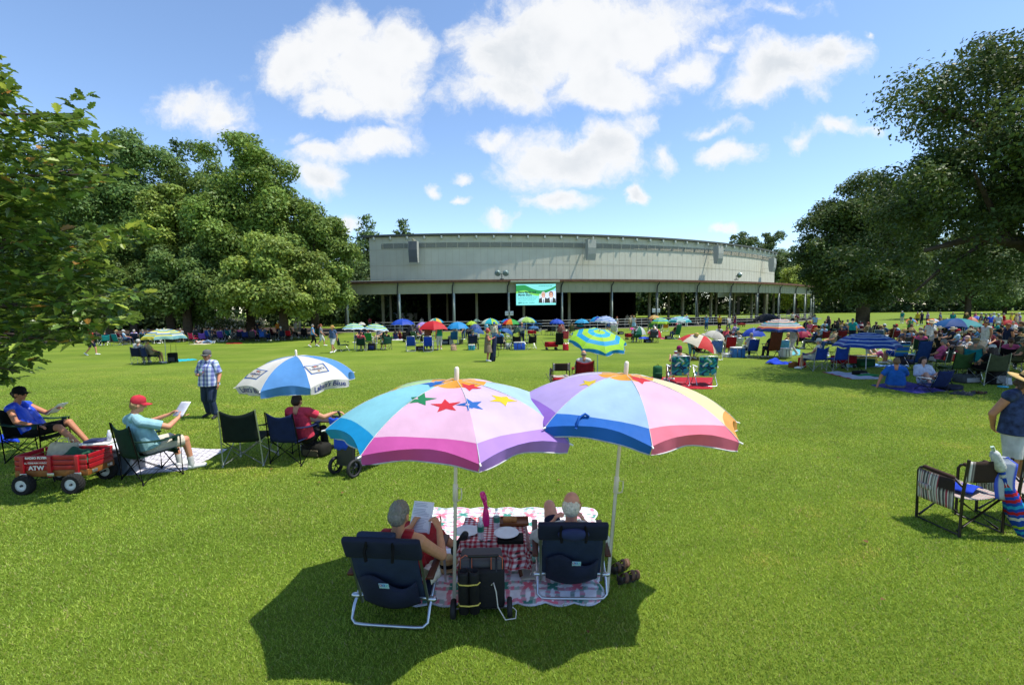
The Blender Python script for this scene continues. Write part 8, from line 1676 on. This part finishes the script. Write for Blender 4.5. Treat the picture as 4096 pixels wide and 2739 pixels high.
for k, (x, y) in enumerate(ex):
    col = rw.choice(LC); sh = rw.choice(LS); hat = rw.choice([None, ('cap', 'white'), ('straw', 'straw'), ('cap', 'red'), ('sun', 'cream'), None])
    sit('E', x, y, rw.choice(['quad', 'quad', 'lawn']), col, rw.uniform(-100, 60), where('E', x, y, nm(col) + ' chair'), W(where('E', x, y, 'person in a %s shirt%s' % (nm(sh), ' and hat' if hat else '')), sh, rw.choice(['navy', 'khaki', 'black', 'white']), hc=rw.choice(['greyhair', 'brown', 'darkhair', 'whitehair']), hat=hat))
for k, (x, y) in enumerate(sorted([(700, 215), (960, 232), (1040, 250), (1210, 262), (1380, 270), (1560, 290), (1680, 275), (1760, 300), (1930, 300), (2060, 320), (2170, 300), (2270, 310)])):
    sh = rw.choice(LS + ['red', 'yellow', 'royal']); stand('E', x, y, rw.uniform(-180, 180), W(where('E', x, y, 'person standing in a %s top' % nm(sh)), sh, rw.choice(['navy', 'khaki', 'white']), hat=rw.choice([None, ('cap', 'white'), ('straw', 'straw')])), rw.choice(['stand', 'walk', 'stand']))
for k, (x, y, c_) in enumerate([(1100, 500, 'blue'), (1480, 560, 'tan'), (1780, 620, 'white'), (2040, 560, 'red'), (2180, 700, 'navy'), (880, 700, 'teal'), (1330, 720, 'red'), (560, 540, 'olive')]):
    (tote if k % 2 else cooler)(where('E', x, y, '%s %s' % (c_, 'bag' if k % 2 else 'cooler')), gp('E', x, y), rw.uniform(-1, 1), c_)
# ------------------------------------------------------------------ bags, coolers, tables, wagons
trolley('black trolley bag right of the patterned umbrella pole', gp('G', 140, 738), .2, h=.5); duffel('black and blue bag between the green chairs under the striped umbrellas', gp('A', 735, 668), 0, '16181c', (.5, .35, .5), trim='1c2c6a')
tote('pale tan paper bag alone on the sunny grass', gp('A', 2010, 672), .3, 'd0ac8c', (.42, .22, .36)); cooler('small teal cooler with a peaked white lid behind the wide navy chair', gp('B', 145, 664), 0, '1f9ab0', 'white', (.42, .3, .32)); cooler('royal blue cooler with a white lid in front of the black chairs', gp('B', 890, 660), 0, '1c50c0', 'white', (.75, .4, .48)); cooler('tall blue cooler with a white lid right of the bright red chair', gp('D', 195, 780), 0, '1f62a8', 'white', (.62, .42, .5)); cooler('white cooler with printed sides under the striped umbrella', gp('D', 940, 772), .1, 'd4d4cc', 'white', (.52, .4, .42)); cooler('dark purple cooler with a white lid behind the striped beach chair', gp('E', 740, 760), 0, '241c3a', 'white', (.6, .4, .4)); cooler('small white cooler near the bright red chair', gp('C', 2010, 775), .2, 'd8d8d4', 'white', (.5, .35, .14))
def bucket(c, x, y, col, lid, lab):
    p = gp(c, x, y); t = thing('bucket', p, lab, 'bucket'); b = MB(); b.lathe([(.001, .005), (.15, .005), (.19, .4), (.18, .4), (.14, .02)], 20); b.build('pail', plas(col), t); b = MB(); b.lathe([(.2, .4), (.2, .44), (.001, .45)], 20) if lid else b.tube([(-.19, 0, .38), (0, -.02, .3), (.19, 0, .38)], .008, 6); b.build('lid' if lid else 'handle', plas(lid or 'white'), t)
bucket('C', 1218, 810, 'c81c28', 'd8dcdc', 'red drinks bucket with a white lid left of the red and cream umbrella'); bucket('B', 712, 652, '9aa29c', None, 'grey metal bucket right of the navy chair'); tote('red and black picnic bag right of the red drinks bucket', gp('C', 1310, 808), .2, '7a1c24', (.6, .3, .26))
wagon('red folding wagon left of the black high backed chair', gp('B', 1390, 662), 0, 'c01c28'); wagon('red folding wagon at the rails under the steel blue umbrella', gp('B', 1085, 440), 0, 'b81c28'); wagon('red folding wagon right of the empty blue chair', gp('D', 1850, 940), .2, 'a01824'); wagon('red folding wagon near the rails on the right', gp('D', 255, 300), 0, 'b83a40'); wagon('black folding wagon left of the black umbrella', gp('A', 1285, 535), .5, 'black', size=(.7, .48, .6))
wagon('dark stroller wagon right of the man in lavender', gp('C', 2195, 500), .6, '3a3838'); wagon('red folding wagon under the green and white umbrella', gp('C', 465, 500), .1, 'a82028', size=(.7, .45, .3))
tote('red tote bag right of the black high backed chair', gp('B', 1612, 668), 0, 'd02c3c', (.4, .22, .4)); tote('white bag near the closed umbrella', gp('B', 240, 466), 0, 'd8d8d0', (.34, .2, .4)); duffel('dark coolers and bags under the bright blue umbrella, left', gp('A', 1870, 572), .1, '1c2230', (.8, .4, .4)); tote('olive bag right of the blue lawn chair', gp('A', 2130, 572), 0, '6a6a48', (.34, .2, .36)); tote('cream bag left of the blue lawn chair', gp('A', 1975, 574), 0, 'c8b8a4', (.34, .2, .34)); duffel('brown leather bag between the two blue beach chairs', gp('A', 1490, 660), .4, '4a2c22', (.6, .3, .26))
table('white folding table beside the royal blue beach chair', gp('A', 1740, 655), 0, (.8, .5), .6); table('black low table in front of the bending man', gp('A', 2165, 560), 0, (.9, .5), .5, 'black'); table('grey round drinks table left of the olive chair', gp('E', 1600, 960), 0, (.7, .5), .5, '6a6c68'); table('dark side table behind the navy chair near the woman in tan', gp('B', 720, 600), 0, (.6, .45), .5, 'darkgrey')
def ytable():
    p = gp('D', 2050, 890); t = table('low table with a yellow cloth under the blue striped umbrella', p, .02, (1.5, .6), .42); b = MB(); b.grid(lambda i, j: V3((i - .5) * 1.56, (j - .5) * .64, .43 - (.28 if j < .2 else 0) * (.2 - j) / .2 + .01 * math.sin(i * 20)), 30, 20, thick=.006, col=lambda i, j: (.62, .44, .06) if (int(i * 40) + int(j * 24)) % 3 else (.7, .55, .14)); tag(b.build('tablecloth', VC, None, loc=p, rz=.02), 'yellow patterned cloth on the low table', 'tablecloth')
ytable()
duffel('green soft bag left of the blue striped umbrella pole', gp('D', 2150, 920), .1, '22502e', (.9, .4, .34), trim='2c6a38'); duffel('grey striped bag between the moss green and olive chairs', gp('E', 1570, 1010), .1, '4a5052', (.7, .4, .3), trim='lightgrey'); duffel('black backpack beside the olive chair', gp('E', 1960, 1035), .1, '18181a', (.5, .3, .5)); tote('white cloth bag right of the olive chair', gp('E', 2090, 1035), .3, 'c8ccd0', (.5, .3, .24)); duffel('black bag near the rails left of the pink parasol', gp('C', 320, 420), .1, 'black', (.6, .35, .3)); duffel('black bag under the red and white umbrella', gp('C', 745, 548), .1, '1a1a1a', (.6, .3, .28)); duffel('black bag in front of the green high lawn chair', gp('C', 1065, 495), 0, '16181c', (.5, .4, .3))
# long umbrella bag leaning on the woman in tan, discs, canopies over chairs
p = gp('B', 470, 838); t = thing('umbrella_bag', p, 'long navy umbrella bag held upright beside the woman in tan', 'bag'); b = MB(); b.cap((0, 0, .1), (.14, .1, 1.25), .16, .11, 14, 3); b.build('sleeve', fab('2a3354'), t); b = MB(); b.box((0, 0, .14), (.28, .26, .28), bev=.05); b.build('base', fab('black'), t); b = MB(); b.tube([(.2, 0, .9), (.34, 0, .6), (.3, 0, .25), (.16, 0, .2)], .012, 6); b.build('strap', fab('black'), t)
b = MB(); b.lathe([(.001, .03), (.11, .03), (.135, .015), (.13, 0)], 24); tag(b.build('flying_disc', plas('2aa6c0'), None, loc=gp('E', 2060, 1090) + Vector((0, 0, .05))), 'turquoise flying disc on the grass by the straw hatted woman', 'disc')
for x, y, lab in ((1020, 246, 'blue sun canopy over a chair at the rails, left one'), (1165, 246, 'blue sun canopy over a chair at the rails, right one')):
    p = gp('B', x, 430); z = AT(*O('B', x, y), p.y).z; t = thing('chair_canopy', p, lab, 'canopy', 'blue sun canopies at the rails'); b = MB(); b.grid(lambda i, j: V3((i - .5) * 1.1, (j - .5) * .8, z - .12 * abs(i - .5) ** 2 * 4), 8, 6, thick=.02); b.build('cloth', fab('2a72b8'), t)
    for s in (-1, 1): b = MB(); b.tube([(s * .5, .3, 0), (s * .5, .2, z - .1)], .015, 6); b.build('post', plas('2a2b2e'), t)
lawn_blades()
for i in range(60):      # fallen leaves on the lawn
    if i >= 14: break
    r_ = random.Random(i + 50); Y_ = r_.uniform(3.4, 11); p = Vector((r_.uniform(-.9, .9) * Y_, Y_, .035)); b = MB(); s_ = r_.uniform(.035, .06)
    b.add([(0, 0, 0), (s_ * .5, s_ * .4, .012), (0, s_ * 1.2, .004), (-s_ * .5, s_ * .4, .012)], [(0, 1, 2), (0, 2, 3)], 0, False); tag(b.build('fallen_leaf', mat('dry_leaf', '6a4a26', rough=.8), None, loc=p, rz=r_.uniform(0, 6)), 'small dry brown leaf fallen on the near lawn', 'leaf', 'dry leaves fallen on the lawn')
